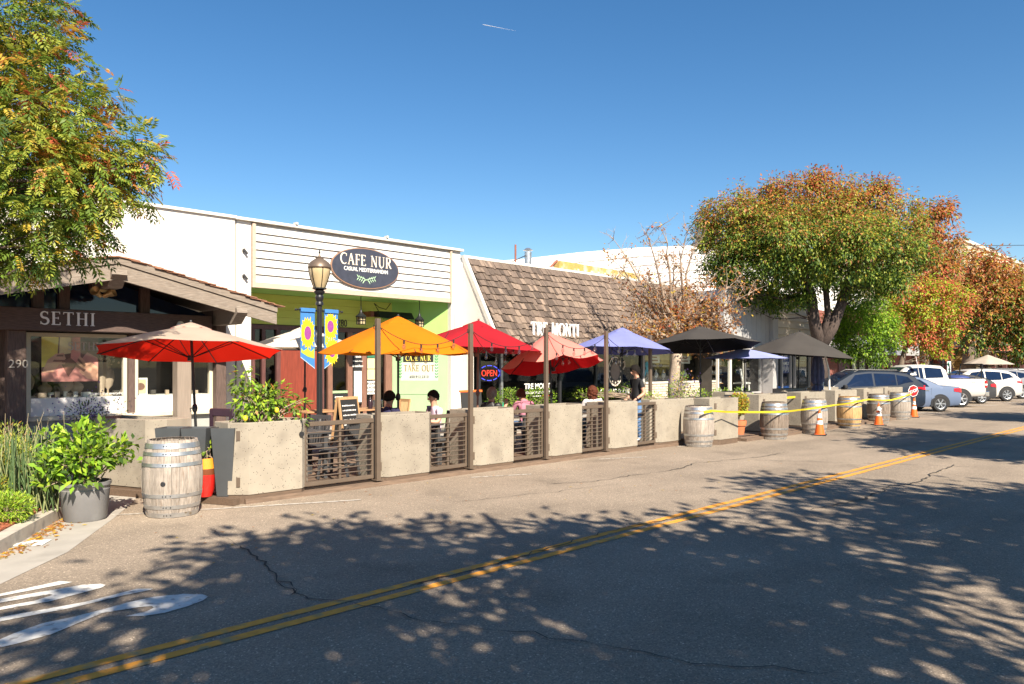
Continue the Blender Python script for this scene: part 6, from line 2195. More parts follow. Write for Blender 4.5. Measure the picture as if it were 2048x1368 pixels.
def tree(lab, loc, trunk, lobes, dens, m, cr, Ls, Ws, mats, probs, bark, group=None, n_b=40, inner=.35, name='street_tree', hang=.35, limb_r=.06, gap=None):
    t = thing(name, lab, 'tree', loc, 0, group)
    big = list(lobes)
    for c_, r_ in big:
        for d_ in rand_dir(5):
            d_[2] = abs(d_[2]) * .8 - .25
            q_ = np.asarray(r_) * np.ones(3)
            lobes.append((tuple(np.asarray(c_) + d_ * q_ * .85), tuple(q_ * rng.uniform(.28, .45))))
    P_, D, N_, L_, W_, h, o, cl, Pc = crown(lobes, dens, m, cr, Ls, Ws, None, inner, hang, gap=gap)
    mi = pick(probs(h, o, cl))
    c = obj('crown', leaf_mesh('crown', P_, D, N_, L_, W_, mi, mats), mats, t, world=True)
    mb = MB()
    tr = MB()
    for path, rs in trunk:
        tr.tube(path, list(rs), 12)
    obj('trunk', tr, bark, t, world=True, smooth='all')
    idx = rng.permutation(len(Pc))[:n_b]
    limb_mesh(mb, [tuple(l[0]) for l in big], trunk, len(big), limb_r * 1.6)
    limb_mesh(mb, Pc[idx].tolist(), trunk, n_b, limb_r)
    obj('branches', mb, bark, t, world=True, smooth='all')
    return t, Pc


def lb(px_, py_, Z, r_px, flat=1.0):
    r_ = r_px * Z / 1500
    return (tuple(pt(px_, py_, Z)), (r_, r_, r_ * flat))


def stack(cols):
    return np.stack(cols, axis=1).clip(0)


# near pistache tree at the left: compound leaves
def pistache():
    t = thing('street_tree', 'large pistache tree with feathery green, yellow and red leaves reaching in from the left', 'tree', (-.4, 10.9, .14))
    lobes = []
    for x, y, Z, r_ in ((60, 90, 8.9, 95), (20, 20, 8.6, 90), (105, 30, 9.1, 45), (-90, 120, 8.8, 170), (80, 190, 8.6, 90), (150, 250, 8.9, 85), (205, 290, 9.1, 70), (270, 300, 9.0, 52), (308, 320, 9.0, 30), (205, 180, 9.2, 38), (130, 360, 8.6, 100), (215, 370, 8.9, 65), (265, 380, 9.0, 35), (60, 290, 8.3, 100), (50, 440, 8.5, 95), (140, 445, 8.8, 72), (200, 440, 8.9, 40), (40, 505, 8.6, 48), (100, 500, 8.6, 36), (-90, 330, 8.6, 190), (-130, 480, 8.5, 120), (-250, 250, 8.4, 200), (-40, 210, 9.8, 150), (60, 330, 10.0, 120), (-320, 420, 8.2, 190)):
        lobes.append(lb(x, y, Z, r_))
    Pc, Oc = [], []
    for c, r_ in lobes:
        k = int(150 * r_[0] * r_[0] * 4.6) + 8
        d = rand_dir(k)
        f = np.where(rng.random(k) < .3, rng.uniform(.3, .8, k), rng.uniform(.8, 1.08, k))
        Pc.append(np.asarray(c) + d * np.asarray(r_) * f[:, None])
        Oc.append(d)
    P0, O0 = np.vstack(Pc), np.vstack(Oc)
    n = len(P0)
    # gaps: thin out where a coarse noise is low
    g = np.sin(P0[:, 0] * 4.1 + 1.3) * np.sin(P0[:, 1] * 3.7) + np.sin(P0[:, 2] * 4.6 + .5) * .8
    P0, O0 = P0[g > -1.3], O0[g > -1.3]
    n = len(P0)
    ax = unit(O0 * .8 + rand_dir(n) * .75 + np.array([0, 0, -.15]))
    nm = unit(np.array([0, 0, 1.]) + rand_dir(n) * .5 + O0 * .3)
    sd = unit(np.cross(ax, nm))
    nm = unit(np.cross(sd, ax))
    ln_ = rng.uniform(.15, .27, n)
    zt = (P0[:, 2] - 2.5) / 5.0
    outw = (P0[:, 0] * .6 + (P0[:, 2] - 4) * .1)
    cl = np.sin(P0[:, 0] * 2.3 + P0[:, 2] * 1.9) + np.sin(P0[:, 1] * 2.9 - P0[:, 2] * 2.1 + 2) + rng.normal(size=n) * .5
    mats = [L_dg, L_g, L_yg, L_y, L_o, L_r]
    warm = (P0[:, 0] - 2.2) * .45 + zt * .45
    pr = stack([.14 - cl * .05 + .25 * (zt < .25), .36 + .0 * cl + .2 * (zt < .3), .46 + cl * .05, .09 + warm * .06, .02 + warm * .20 + (cl > 1.4) * .22, .01 + warm * .10 + (cl > 2.0) * .14])
    cm = pick(pr)
    Ps, Ds, Ns, Ls, Ws, Ms = [], [], [], [], [], []
    for j in range(6):
        f = .14 + .15 * j
        droop = -.30 * f * f
        base = P0 + ax * (ln_ * f)[:, None] + np.array([0, 0, 1.]) * (ln_ * droop)[:, None]
        for sg in (-1, 1):
            d = unit(ax * .55 + sd * sg * .85 + np.array([0, 0, -.25]) + rng.normal(size=(n, 3)) * .1)
            Ps.append(base)
            Ds.append(d)
            Ns.append(nm + rng.normal(size=(n, 3)) * .2)
            Ls.append(ln_ * .40 * (1 - .35 * abs(f - .45)))
            Ws.append(ln_ * .115)
            jj = cm.copy()
            mv = rng.random(n) < .15
            jj[mv] = np.clip(jj[mv] + rng.integers(-1, 2, mv.sum()), 0, 5)
            Ms.append(jj)
    Ps.append(P0 + ax * (ln_ * .95)[:, None] + np.array([0, 0, -.27]) * ln_[:, None])
    Ds.append(ax + np.array([0, 0, -.5]))
    Ns.append(nm)
    Ls.append(ln_ * .3)
    Ws.append(ln_ * .11)
    Ms.append(cm)
    me = leaf_mesh('crown', np.vstack(Ps), np.vstack(Ds), np.vstack(Ns), np.concatenate(Ls), np.concatenate(Ws), np.concatenate(Ms), mats, .1, .1)
    obj('crown', me, mats, t, world=True)
    trunk = [([(-.4, 10.9, .1), (-.38, 10.85, 1.2), (-.3, 10.6, 2.4), (-.2, 10.2, 3.2)], (.22, .18, .16, .14)), ([(-.2, 10.2, 3.2), (.5, 9.9, 4.0), (1.0, 9.7, 4.5), (1.3, 9.55, 4.8)], (.10, .07, .04, .02)), ([(-.2, 10.2, 3.2), (-.1, 9.9, 4.5), (.3, 9.6, 5.8), (.9, 9.4, 6.8)], (.12, .09, .07, .04)), ([(-.2, 10.2, 3.2), (-1, 9.8, 4.4), (-1.6, 9.4, 5.6)], (.12, .08, .05))]
    tr = MB()
    for p, r_ in trunk:
        tr.tube(p, list(r_), 10)
    obj('trunk', tr, M_barkd, t, world=True, smooth='all')
    mb = MB()
    limb_mesh(mb, [tuple(l[0]) for l in lobes], trunk, 99, .05)
    limb_mesh(mb, P0[rng.permutation(n)[:170]].tolist(), trunk + [([l[0]], (.03,)) for l in lobes], 170, .014)
    obj('branches', mb, M_barkd, t, world=True, smooth='all')


pistache()

# big forked tree
Zb = 34.7
tb = lambda x, y, Z=Zb: tuple(pt(x, y, Z))
lob = [lb(x, y, Zb + dz_, r_) for x, y, r_, dz_ in ((1470, 450, 72, 0), (1436, 492, 45, 0), (1480, 520, 52, -1), (1530, 440, 62, 0), (1530, 520, 62, -1.2), (1600, 425, 66, 0), (1660, 410, 60, 0), (1722, 420, 60, 0), (1785, 440, 56, 0), (1600, 500, 72, -1.5), (1670, 485, 80, -1.8), (1745, 495, 70, -1.2), (1808, 492, 46, 0), (1560, 550, 42, -.6), (1620, 555, 40, .2), (1700, 548, 46, -.5), (1775, 545, 36, 0), (1600, 470, 70, 2), (1700, 470, 75, 2), (1500, 470, 60, 1.6), (1600, 600, 22, -.3), (1560, 480, 60, -2.0), (1428, 540, 26, .3), (1462, 568, 30, -.4), (1512, 580, 34, .2), (1556, 600, 26, .5), (1740, 572, 30, .4), (1795, 565, 24, 0), (1545, 385, 22, 0), (1640, 362, 20, 0), (1760, 378, 18, 0), (1410, 445, 18, 0))]
pg = lambda h, o, cl: stack([.75 - h * 1.0 + .1 * cl, .65 - h * .55, .22 + .18 * h, 0 + .1 * h, -.18 + 1.15 * h * h + .06 * cl, -.42 + 1.3 * h * h * h + .05 * cl, -.18 + .75 * h])
BT = [([tb(1640, 800), tb(1638, 720), tb(1640, 690)], (.42, .36, .36)), ([tb(1640, 695), tb(1628, 640), tb(1622, 590), tb(1600, 530), tb(1560, 480), tb(1500, 450)], (.30, .26, .23, .18, .12, .06)), ([tb(1640, 695), tb(1665, 655), tb(1682, 610), tb(1695, 570), tb(1720, 500), tb(1760, 450)], (.30, .25, .23, .20, .12, .06)), ([tb(1640, 690), tb(1656, 630), tb(1650, 560), tb(1655, 480), tb(1660, 420)], (.2, .15, .13, .1, .05))]
tree('big forked street tree with dense green leaves turning orange at the top', (*tb(1640, 800)[:2], .14), BT, lob, 9, 46, .22, .15, .075, [L_dg, L_g, L_yg, L_y, L_o, L_r, L_b], pg, M_barkd, n_b=60, inner=.25, limb_r=.05, hang=.7)
# tree behind it, rusty
Z2 = 44
t2 = lambda x, y, Z=Z2: tuple(pt(x, y, Z))
lob = [lb(x, y, Z2 + d, r_) for x, y, r_, d in ((1862, 440, 34, 0), (1872, 490, 44, 0), (1850, 530, 46, 0), (1895, 540, 36, 0), (1835, 480, 40, 1), (1880, 420, 16, 0), (1870, 570, 36, 0))]
pr2 = lambda h, o, cl: stack([.15 - h * .2, .18 - h * .15, .10 + .05 * cl, .04 + 0 * h, .22 + .25 * h, .12 + .22 * h * h, .40 + .1 * cl])
tree('rust coloured street tree directly behind the big forked tree', (*t2(1850, 790)[:2], .14), [([t2(1850, 790), t2(1848, 700), t2(1855, 600), t2(1862, 500), t2(1866, 440)], (.3, .25, .2, .12, .05))], lob, 6.5, 32, .28, .22, .105, [L_dg, L_g, L_yg, L_y, L_o, L_r, L_b], pr2, M_bark, n_b=25, hang=.7)
# bright green small tree
Z3 = 37.5
t3 = lambda x, y, Z=Z3: tuple(pt(x, y, Z))
lob = [lb(x, y, Z3 + d, r_) for x, y, r_, d in ((1712, 628, 40, 0), (1688, 655, 30, 0), (1740, 640, 40, 0), (1715, 670, 44, 0), (1760, 668, 34, 0), (1770, 695, 28, 0), (1700, 690, 24, 0), (1735, 700, 26, 0), (1730, 660, 46, 1), (1768, 640, 24, 0), (1695, 612, 16, 0), (1752, 606, 18, 0), (1675, 640, 15, 0), (1748, 720, 16, 0), (1690, 712, 14, 0))]
pr3 = lambda h, o, cl: stack([.45 - .75 * h, .3 + 0 * h, .1 + .75 * h + .1 * cl, .05 + .3 * h * h])
tree('small bright green street tree under the big forked one', (*t3(1793, 785)[:2], .14), [([t3(1793, 785), t3(1790, 755), t3(1776, 725), t3(1762, 700), t3(1740, 660)], (.2, .16, .14, .12, .05))], lob, 11, 30, .18, .15, .07, [L_dg, L_g, L_br, L_lime], pr3, M_bark, n_b=25, hang=.6, limb_r=.03)
# coral and yellow tree
Z4 = 39.5
t4 = lambda x, y, Z=Z4: tuple(pt(x, y, Z))
lob = [lb(x, y, Z4 + d, r_) for x, y, r_, d in ((1790, 590, 26, 0), (1830, 585, 36, 0), (1875, 585, 34, 0), (1912, 595, 28, 0), (1810, 625, 34, 0), (1855, 625, 44, 0), (1900, 635, 36, 0), (1830, 665, 32, 0), (1875, 670, 34, 0), (1805, 680, 18, 0), (1850, 700, 18, 0), (1850, 620, 50, 1), (1760, 580, 12, 0), (1885, 700, 14, 0))]
pr4 = lambda h, o, cl: stack([.10 - .1 * h, .14 - .1 * cl, .34 - .5 * cl, .10 - .1 * cl, .06 + .05 * cl, .22 + .75 * cl, .03 + .12 * cl])
tree('street tree with mixed coral red and yellow green leaves beside the lamp', (*t4(1797, 788)[:2], .14), [([t4(1797, 788), t4(1797, 760), t4(1803, 725), t4(1812, 690), t4(1830, 640), t4(1850, 600)], (.2, .17, .14, .12, .08, .04))], lob, 10, 30, .18, .16, .075, [L_g, L_yg, L_lime, L_y, L_o, L_pk, L_r], pr4, M_bark, n_b=30, hang=.5, limb_r=.03)
# right hand tree
Z5 = 52
t5 = lambda x, y, Z=Z5: tuple(pt(x, y, Z))
lob = [lb(x, y, Z5 + d, r_) for x, y, r_, d in ((1945, 535, 34, 0), (1985, 545, 40, 0), (2030, 570, 42, 0), (2075, 590, 50, 0), (1930, 580, 30, 0), (1965, 590, 46, 0), (2015, 615, 50, 0), (2060, 650, 50, 0), (1950, 635, 36, 0), (1995, 650, 38, 0), (2035, 680, 40, 0), (1930, 670, 26, 0), (2000, 590, 60, 3), (1955, 690, 20, 0), (2080, 690, 40, 0))]
pr5 = lambda h, o, cl: stack([.75 - 1.1 * h, .4 - .35 * h, .12 + .05 * cl, .08 + 0 * h, -.02 + .6 * h + .1 * cl, -.08 + .4 * h, .05 + .65 * h])
tree('spreading street tree with orange brown top and dark green skirt at the right edge', (*t5(1937, 786)[:2], .14), [([t5(1937, 786), t5(1937, 730), t5(1940, 690), t5(1955, 640), t5(1975, 580)], (.5, .44, .4, .25, .1)), ([t5(1940, 695), t5(1925, 650), t5(1920, 610)], (.28, .2, .1)), ([t5(1940, 690), t5(1985, 660), t5(2030, 620)], (.3, .22, .1))], lob, 5.0, 34, .34, .25, .12, [L_dg, L_g, L_yg, L_y, L_o, L_r, L_b], pr5, M_bark, n_b=40, hang=.6, limb_r=.05)
Z6 = 72
lob = [lb(x, y, Z6, r_) for x, y, r_ in ((2020, 655, 26), (2050, 640, 34), (2035, 690, 30), (2080, 680, 40), (2000, 680, 18))]
tree('yellow green tree farther down the street behind the right hand tree', (*pt(2040, 770, Z6)[:2], .14), [([tuple(pt(2040, 770, Z6)), tuple(pt(2042, 700, Z6)), tuple(pt(2045, 660, Z6))], (.3, .25, .1))], lob, 4.5, 30, .4, .36, .16, [L_dg, L_g, L_yg, L_y], lambda h, o, cl: stack([.4 - .4 * h, .3 + 0 * h, .3 + .4 * h, .05 + .1 * h]), M_bark, n_b=12)

# half bare brown tree before the shingled roof
def bare_tree():
    Z7 = 25.4
    q = lambda x, y, Z=Z7: Vector(pt(x, y, Z))
    base = q(1350, 812)
    base.z = .13
    t = thing('street_tree', 'half bare tree with pale trunk and crisp brown leaves before the shingled roof', 'tree', tuple(base))
    tr = MB()
    tr.tube([base, q(1347, 770), q(1352, 725), q(1357, 690)], [.21, .19, .17, .17], 14)
    obj('trunk', tr, M_barkp, t, world=True, smooth='all')
    mains = []
    mb = MB()
    rr = random.Random(5)
    for tip in ((1225, 480), (1268, 530), (1290, 470), (1325, 455), (1372, 465), (1390, 475), (1240, 560), (1225, 520), (1420, 560), (1470, 560), (1490, 590), (1440, 620), (1470, 650), (1300, 560), (1350, 520), (1255, 610), (1410, 640), (1285, 650), (1380, 580), (1330, 590), (1450, 690), (1262, 660)):
        a = q(1355 + rr.uniform(-5, 5), 688 + rr.uniform(-4, 10))
        b = q(*tip, Z7 + rr.uniform(-1.6, 1.6))
        mid = a.lerp(b, .4) + Vector((0, 0, .25 + (.3 if tip[1] < 560 else -.1)))
        P_ = []
        for i in range(9):
            f = i / 8
            p = a * (1 - f) ** 2 + mid * 2 * f * (1 - f) + b * f * f
            P_.append(p + Vector([rr.gauss(0, .05) * (i > 0) for _ in range(3)]))
        mb.tube(P_, [.075 * (1 - f / 8) ** 1.1 + .009 for f in range(9)], 7)
        mains.append(P_)
    tips = []
    for P_ in mains:
        for i in range(2, 9):
            for _ in range(4):
                a = P_[i]
                d = (P_[i] - P_[i - 1]).normalized() * .5 + Vector([rr.gauss(0, .6) for _ in range(3)]) + Vector((0, 0, .12))
                L1 = rr.uniform(.3, .75)
                pts = [a]
                for k in range(4):
                    d = d + Vector([rr.gauss(0, .25) for _ in range(3)])
                    pts.append(pts[-1] + d.normalized() * L1 / 4)
                mb.tube(pts, [.013, .011, .008, .006, .004], 4, False)
                tips += pts[1:]
                for k in (2, 3, 4):
                    d2 = Vector([rr.gauss(0, .7) for _ in range(3)]) + Vector((0, 0, .2))
                    e = pts[k] + d2.normalized() * rr.uniform(.12, .3)
                    mb.tube([pts[k], (pts[k] + e) / 2 + Vector((rr.gauss(0, .03), rr.gauss(0, .03), 0)), e], [.006, .005, .003], 3, False)
                    tips.append(e)
    obj('branches', mb, M_twig, t, world=True)
    T_ = np.array([tuple(p) for p in tips])
    # more leaves low and to the right
    dens = np.clip(.30 + (T_[:, 0] - base.x) * .16 - (T_[:, 2] - 4.3) * .30, .04, 1.0)
    top = np.sin(T_[:, 0] * 5) * np.sin(T_[:, 2] * 4 + 1) > .55
    keep = (rng.random(len(T_)) < dens) | (top & (rng.random(len(T_)) < .5))
    T_ = T_[keep]
    n = len(T_) * 3
    P_ = np.repeat(T_, 3, axis=0) + rng.normal(size=(n, 3)) * .07
    mats = [L_b, L_o, L_y, L_r, M_twig]
    mi = pick(np.tile([.5, .26, .12, .05, .15], (n, 1)))
    obj('crown', leaf_mesh('crown', P_, rand_dir(n) + np.array([0, 0, -.5]), rand_dir(n), rng.uniform(.08, .15, n), rng.uniform(.04, .075, n), mi, mats, .3), mats, t, world=True)


bare_tree()

# shade trees on the camera side of the street, whose shadows lie on the road
def shade_tree(lab, x, y, H, r_, dens, seed):
    rr = random.Random(seed)
    lobes = [((x, y, H), (r_ * .62, r_ * .62, r_ * .5))]
    for i in range(11):
        a = i * 2.399 + rr.random()
        q = r_ * rr.uniform(.4, .78)
        s_ = r_ * rr.uniform(.26, .42)
        lobes.append(((x + q * math.cos(a), y + q * math.sin(a), H + r_ * rr.uniform(-.38, .38)), (s_, s_, s_ * .8)))
    trunk = [([(x, y, .1), (x + .1, y, 1.5), (x, y + .1, 2.8)], (.3, .24, .22))]
    for i in range(5):
        a = i * 1.3 + rr.random()
        trunk.append(([(x, y + .1, 2.7), (x + .8 * math.cos(a), y + .8 * math.sin(a), 3.9), (x + 1.9 * math.cos(a), y + 1.9 * math.sin(a), H - .3), (x + 2.6 * math.cos(a), y + 2.6 * math.sin(a), H + .8)], (.16, .13, .09, .04)))
    tree(lab, (x, y, .13), trunk, lobes, dens, 30, .32, .29, .15, [L_dg, L_g, L_yg, L_o], lambda h, o, cl: stack([.3 - .2 * h, .3 + 0 * h, .3 + 0 * h, .1 + .2 * h]), M_bark, group='shade trees on the near pavement', n_b=40, inner=.3, gap=-1.0 if seed < 3 else None)


shade_tree('leafy shade tree on the near pavement just left behind the viewer', 1.4, -2.95, 6.6, 3.4, 4.5, 1)
shade_tree('leafy shade tree on the near pavement right of the viewer', 7.4, -6.3, 6.6, 3.2, 4.3, 2)
shade_tree('leafy shade tree on the near pavement across from the waiter', 17.4, -3.5, 6.6, 3.7, 4.8, 3)
shade_tree('leafy shade tree on the near pavement across from the parked cars', 29.6, -2.6, 6.8, 3.1, 5.2, 4)
shade_tree('leafy shade tree far along the near pavement', 41.5, -2.6, 6.8, 2.9, 4.4, 6)

# ---------------------------------------------------------------- potted plants and shrubs
def bush(lab, name, base, blobs, n, Ls, Ws, mats, probs, stems=14, cat_='shrub', parent=None, hang=.1, kind_stem=M_twig, up=.35, group=None):
    t = thing(name, lab, cat_, base, 0, group) if parent is None else parent
    B0 = Vector(base)
    Pn, On = [], []
    tot = sum(r_[0] * r_[1] * r_[2] for _, r_ in blobs)
    mb = MB()
    for c, r_ in blobs:
        k = max(4, int(n * (r_[0] * r_[1] * r_[2]) / tot))
        d = rand_dir(k)
        f = rng.random(k) ** .4
        Pn.append(np.asarray(c) + d * np.asarray(r_) * f[:, None])
        On.append(d)
    P_, O_ = np.vstack(Pn), np.vstack(On)
    nn = len(P_)
    for i in rng.permutation(nn)[:stems]:
        e = Vector(P_[i])
        b = B0 + Vector((random.gauss(0, .05), random.gauss(0, .05), 0))
        m_ = b.lerp(e, .55) + Vector((random.gauss(0, .04), random.gauss(0, .04), .06))
        mb.tube([b, m_, e], [.010, .007, .003], 5, False)
    obj('stems', mb, kind_stem, t, world=True)
    h = (P_[:, 2] - P_[:, 2].min()) / max(1e-6, np.ptp(P_[:, 2]))
    mi = pick(probs(h, nn))
    D = unit(O_ + rand_dir(nn) * .7 + np.array([0, 0, up - hang]))
    N_ = unit(np.array([0, 0, 1.]) + rand_dir(nn) * .6 + O_ * .2 + np.array([-.2, -.4, 0]))
    obj('foliage', leaf_mesh('foliage', P_, D, N_, Ls * rng.uniform(.65, 1.2, nn), Ws * rng.uniform(.7, 1.15, nn), mi, mats, .18), mats, t, world=True)
    return t


# big grey pot with a lime green shrub
PX, PY = 2.78, 10.12
t = thing('potted_shrub', 'lime green shrub in a large grey pot standing at the curb', 'potted plant', (PX, PY, 0))
obj('pot', MB().lathe([(0, 0), (.215, 0), (.235, .03), (.268, .36), (.272, .38), (.265, .39), (.272, .42), (.285, .43), (.285, .47), (.255, .47), (.25, .41), (0, .41)], 32), M_greypot, t, smooth=True)
obj('soil', MB().lathe([(0, .42), (.252, .42)], 20), M_soil, t)
bl = [((PX - .05, PY - .05, .78), (.42, .38, .26)), ((PX - .30, PY + .0, .72), (.26, .25, .22)), ((PX + .25, PY - .05, .82), (.30, .26, .20)), ((PX - .05, PY + .05, 1.02), (.28, .26, .20)), ((PX - .36, PY + .10, 1.02), (.12, .12, .16)), ((PX + .18, PY, 1.10), (.15, .14, .13)), ((PX + .55, PY + .05, .88), (.13, .10, .10)), ((PX - .40, PY - .08, .55), (.16, .16, .13)), ((PX - .1, PY - .28, .55), (.24, .12, .12)), ((PX + .52, PY - .05, .68), (.12, .08, .06))]
bush('', '', (PX, PY, .43), [((PX + (c_[0] - PX) * 1.0, c_[1], c_[2]), tuple(q * .86 for q in r_)) for c_, r_ in bl], 1050, .115, .056, [L_g, L_br, L_lime, L_dg], lambda h, n: stack([.40 - .1 * h, .36 + 0 * h, .16 + .22 * h, .18 - .1 * h]), 46, parent=t)
# purple flowering bush behind
c = Vector(pt(185, 850, 12.4))
t = bush('purple flowering bush between the lime shrub and the shop window', 'flowering_bush', (c.x, c.y, .13), [((c.x, c.y, .75), (.35, .3, .4)), ((c.x - .1, c.y, 1.1), (.3, .2, .25)), ((c.x + .35, c.y, 1.15), (.2, .12, .18))], 500, .07, .022, [L_dg, L_g, M_twig], lambda h, n: np.tile([.6, .3, .1], (n, 1)), 26, 'shrub', up=.6)
n = 330
P_ = np.array([c.x, c.y, 1.05]) + rng.normal(size=(n, 3)) * np.array([.28, .12, .20])
obj('blossoms', leaf_mesh('blossoms', P_, rand_dir(n) + np.array([0, 0, .6]), rand_dir(n), .035, .025, np.zeros(n), [L_purple]), [L_purple], t, world=True)
# horsetail reeds and ferns in the bed
mb = MB()
for i in range(620):
    y = random.uniform(10.1, 12.2)
    k_ = random.uniform(-.73, -.605)
    x = y * (1 + k_) / (1 - k_)
    h = random.uniform(.35, .95)
    a = random.uniform(0, 6.3)
    lean = abs(random.gauss(0, .12))
    mb.cur = random.choice((0, 0, 1))
    mb.tube([(x, y, .14), (x + lean * .4 * math.cos(a), y + lean * .4 * math.sin(a), .14 + h * .5), (x + lean * math.cos(a), y + lean * math.sin(a), .14 + h)], [.006, .006, .004], 5, False)
obj('horsetail_reeds', mb, [mat('reed_green', (.07, .12, .04), .6), mat('reed_pale', (.22, .24, .10), .6)], kind='stuff')
for lab, x, y, z, r_, n, ms, pb in (('feathery yellow green shrub at the back of the planting bed', 2.15, 11.1, .60, (.34, .4, .40), 3600, [L_yg, L_lime, L_g, L_y], [.45, .2, .25, .1]), ('low bright fern at the front of the planting bed', 1.92, 9.80, .30, (.26, .25, .17), 1500, [L_lime, L_br, L_yg, L_g], [.35, .3, .2, .15]), ('dark low shrub beside the grey pot', 2.36, 10.75, .38, (.26, .3, .28), 1700, [L_dg, L_g, L_b, L_yg], [.5, .2, .15, .15]), ('pale fern at the left edge of the planting bed', 1.80, 10.35, .38, (.30, .3, .26), 1700, [L_lime, L_yg, L_g, L_y], [.3, .35, .25, .1]), ('orange tipped shrub behind the reeds', 2.35, 11.8, .66, (.35, .3, .48), 1900, [L_yg, L_g, L_o, L_dg], [.35, .35, .1, .2])):
    bush(lab, 'bed_shrub', (x, y, .15), [((x, y, z), r_)], n, .055, .016, ms, lambda h, n, pb=pb: np.tile(pb, (n, 1)), 20, up=.3)
mb = MB()
for i in range(26):
    x, y = random.uniform(1.9, 2.8), random.uniform(10.8, 12)
    a = random.uniform(-.6, .6)
    h = random.uniform(.7, 1.15)
    mb.tube([(x, y, .15), (x + a * .15, y, .15 + h * .6), (x + a * .5, y, .15 + h)], [.004, .003, .002], 4, False)
obj('dry_stalks', mb, mat('dry_stalk', (.40, .33, .2), .8), kind='stuff')
# lemon bush in the first planter
lx, ly = 5.0, 10.0
t = bush('lemon bush with drooping leaves growing in the first planter', 'lemon_bush', (lx, ly, 1.0), [((lx, ly, 1.32), (.40, .22, .26)), ((lx - .28, ly + .02, 1.68), (.16, .14, .2)), ((lx + .18, ly, 1.42), (.3, .2, .22)), ((lx + .50, ly - .1, 1.32), (.2, .15, .12)), ((lx + .5, ly - .2, 1.12), (.12, .1, .12)), ((lx - .25, ly, 1.2), (.16, .14, .12)), ((lx - .22, ly, 1.42), (.2, .16, .2))], 780, .105, .042, [L_g, L_br, L_lime, L_dg, L_o], lambda h, n: stack([.34 + 0 * h, .3 + 0 * h, .18 + .15 * h, .18 - .1 * h, .01 + 0 * h]), 40, hang=.55, up=.2)
for x, z in ((-.36, 1.16), (.1, 1.25)):
    obj('lemon', MB().ball((lx + x, ly - .24, z), (.032, .032, .04), 10, 8), mat('lemon_skin', (.75, .55, .03), .5) if x < 0 else MATS['lemon_skin'], t, world=True, smooth='all')
# hedge in the sixth planter and flowers beyond
x, y = 14.9, 10.0
bush('low green and yellow hedge growing in the planters behind the waiter', 'planter_hedge', (x, y, 1.0), [((x - .1, y + .2, 1.15), (.5, .2, .12)), ((x + .1, y + 1.0, 1.28), (.35, .3, .2)), ((x - .9, y + 1.2, 1.2), (.8, .3, .14))], 900, .05, .028, [L_g, L_br, L_lime, L_yg], lambda h, n: np.tile([.35, .3, .2, .15], (n, 1)), 30)
x, y = 17.6, 11.2
t = bush('purple and orange flowering plant behind the first far planter', 'flowering_bush', (x, y, .9), [((x, y, 1.2), (.45, .3, .28)), ((x + .1, y, 1.5), (.22, .2, .25))], 700, .055, .025, [L_g, L_br, L_yg, L_dg], lambda h, n: np.tile([.35, .3, .2, .15], (n, 1)), 30)
n = 110
P_ = np.array([x, y - .15, 1.32]) + rng.normal(size=(n, 3)) * np.array([.28, .12, .2])
obj('blossoms', leaf_mesh('blossoms', P_, rand_dir(n), rand_dir(n), .05, .045, pick(np.tile([.65, .25, .1], (n, 1))), [L_purple, L_o, L_y]), [L_purple, L_o, L_y], t, world=True)
obj('trough', MB().bbox(x - .6, x + .6, y - .25, y + .25, .1, 1.0, .02), M_planter, t, world=True)
# terracotta pot with orange shrub
x, y = 17.95, 9.62
t = thing('potted_shrub', 'round golden orange shrub in a terracotta pot between two far planters', 'potted plant', (x, y, .06))
obj('pot', MB().lathe([(0, 0), (.13, 0), (.165, .26), (.19, .265), (.2, .34), (.2, .40), (.175, .40), (.17, .34), (0, .34)], 24), M_terra, t, smooth=True)
obj('trunk', MB().tube([(0, 0, .33), (.01, 0, .62)], .03, 7), M_bark, t)
bush('', '', (x, y, .6), [((x, y, .90), (.25, .25, .27)), ((x - .05, y, .78), (.22, .22, .2))], 1500, .07, .042, [L_y, L_o, L_yg, L_g, L_lime], lambda h, n: np.tile([.34, .2, .22, .16, .08], (n, 1)), 22, parent=t)
# small plant in the glazed pot
gx, gy = gpot.location.x, gpot.location.y
bush('', '', (gx, gy, .6), [((gx, gy, .74), (.13, .13, .14))], 60, .075, .05, [L_br, L_lime, L_g], lambda h, n: np.tile([.4, .35, .25], (n, 1)), 10, parent=gpot)
# hedge under the restaurant window
x, y = bear(1040, 17.4), 17.4
bush('clipped green hedge under the restaurant window', 'hedge', (x, y, .13), [((x - .6, y, .75), (.9, .3, .42)), ((x + .9, y, .75), (.9, .3, .42))], 2200, .07, .035, [L_g, L_br, L_dg, L_lime], lambda h, n: np.tile([.4, .25, .25, .1], (n, 1)), 30)
for i in range(4):
    x, y = 24.0 + i * 1.6, 15.3
    bush('green shrub in the pavement planting, ' + ('nearest', 'second', 'third', 'farthest')[i] + ' of the row before the display window', 'hedge', (x, y, .13), [((x, y, .6), (.7, .4, .4))], 500, .09, .045, [L_g, L_br, L_dg, L_lime], lambda h, n: np.tile([.4, .25, .2, .15], (n, 1)), 20, group='shrubs before the display window')
# ---------------------------------------------------------------- parked cars
def paint(name, col, metal=.0, rough=.5):
    return mat(name, col, rough, metal, var=.02, sc=2, coat=.4, spec=.1)


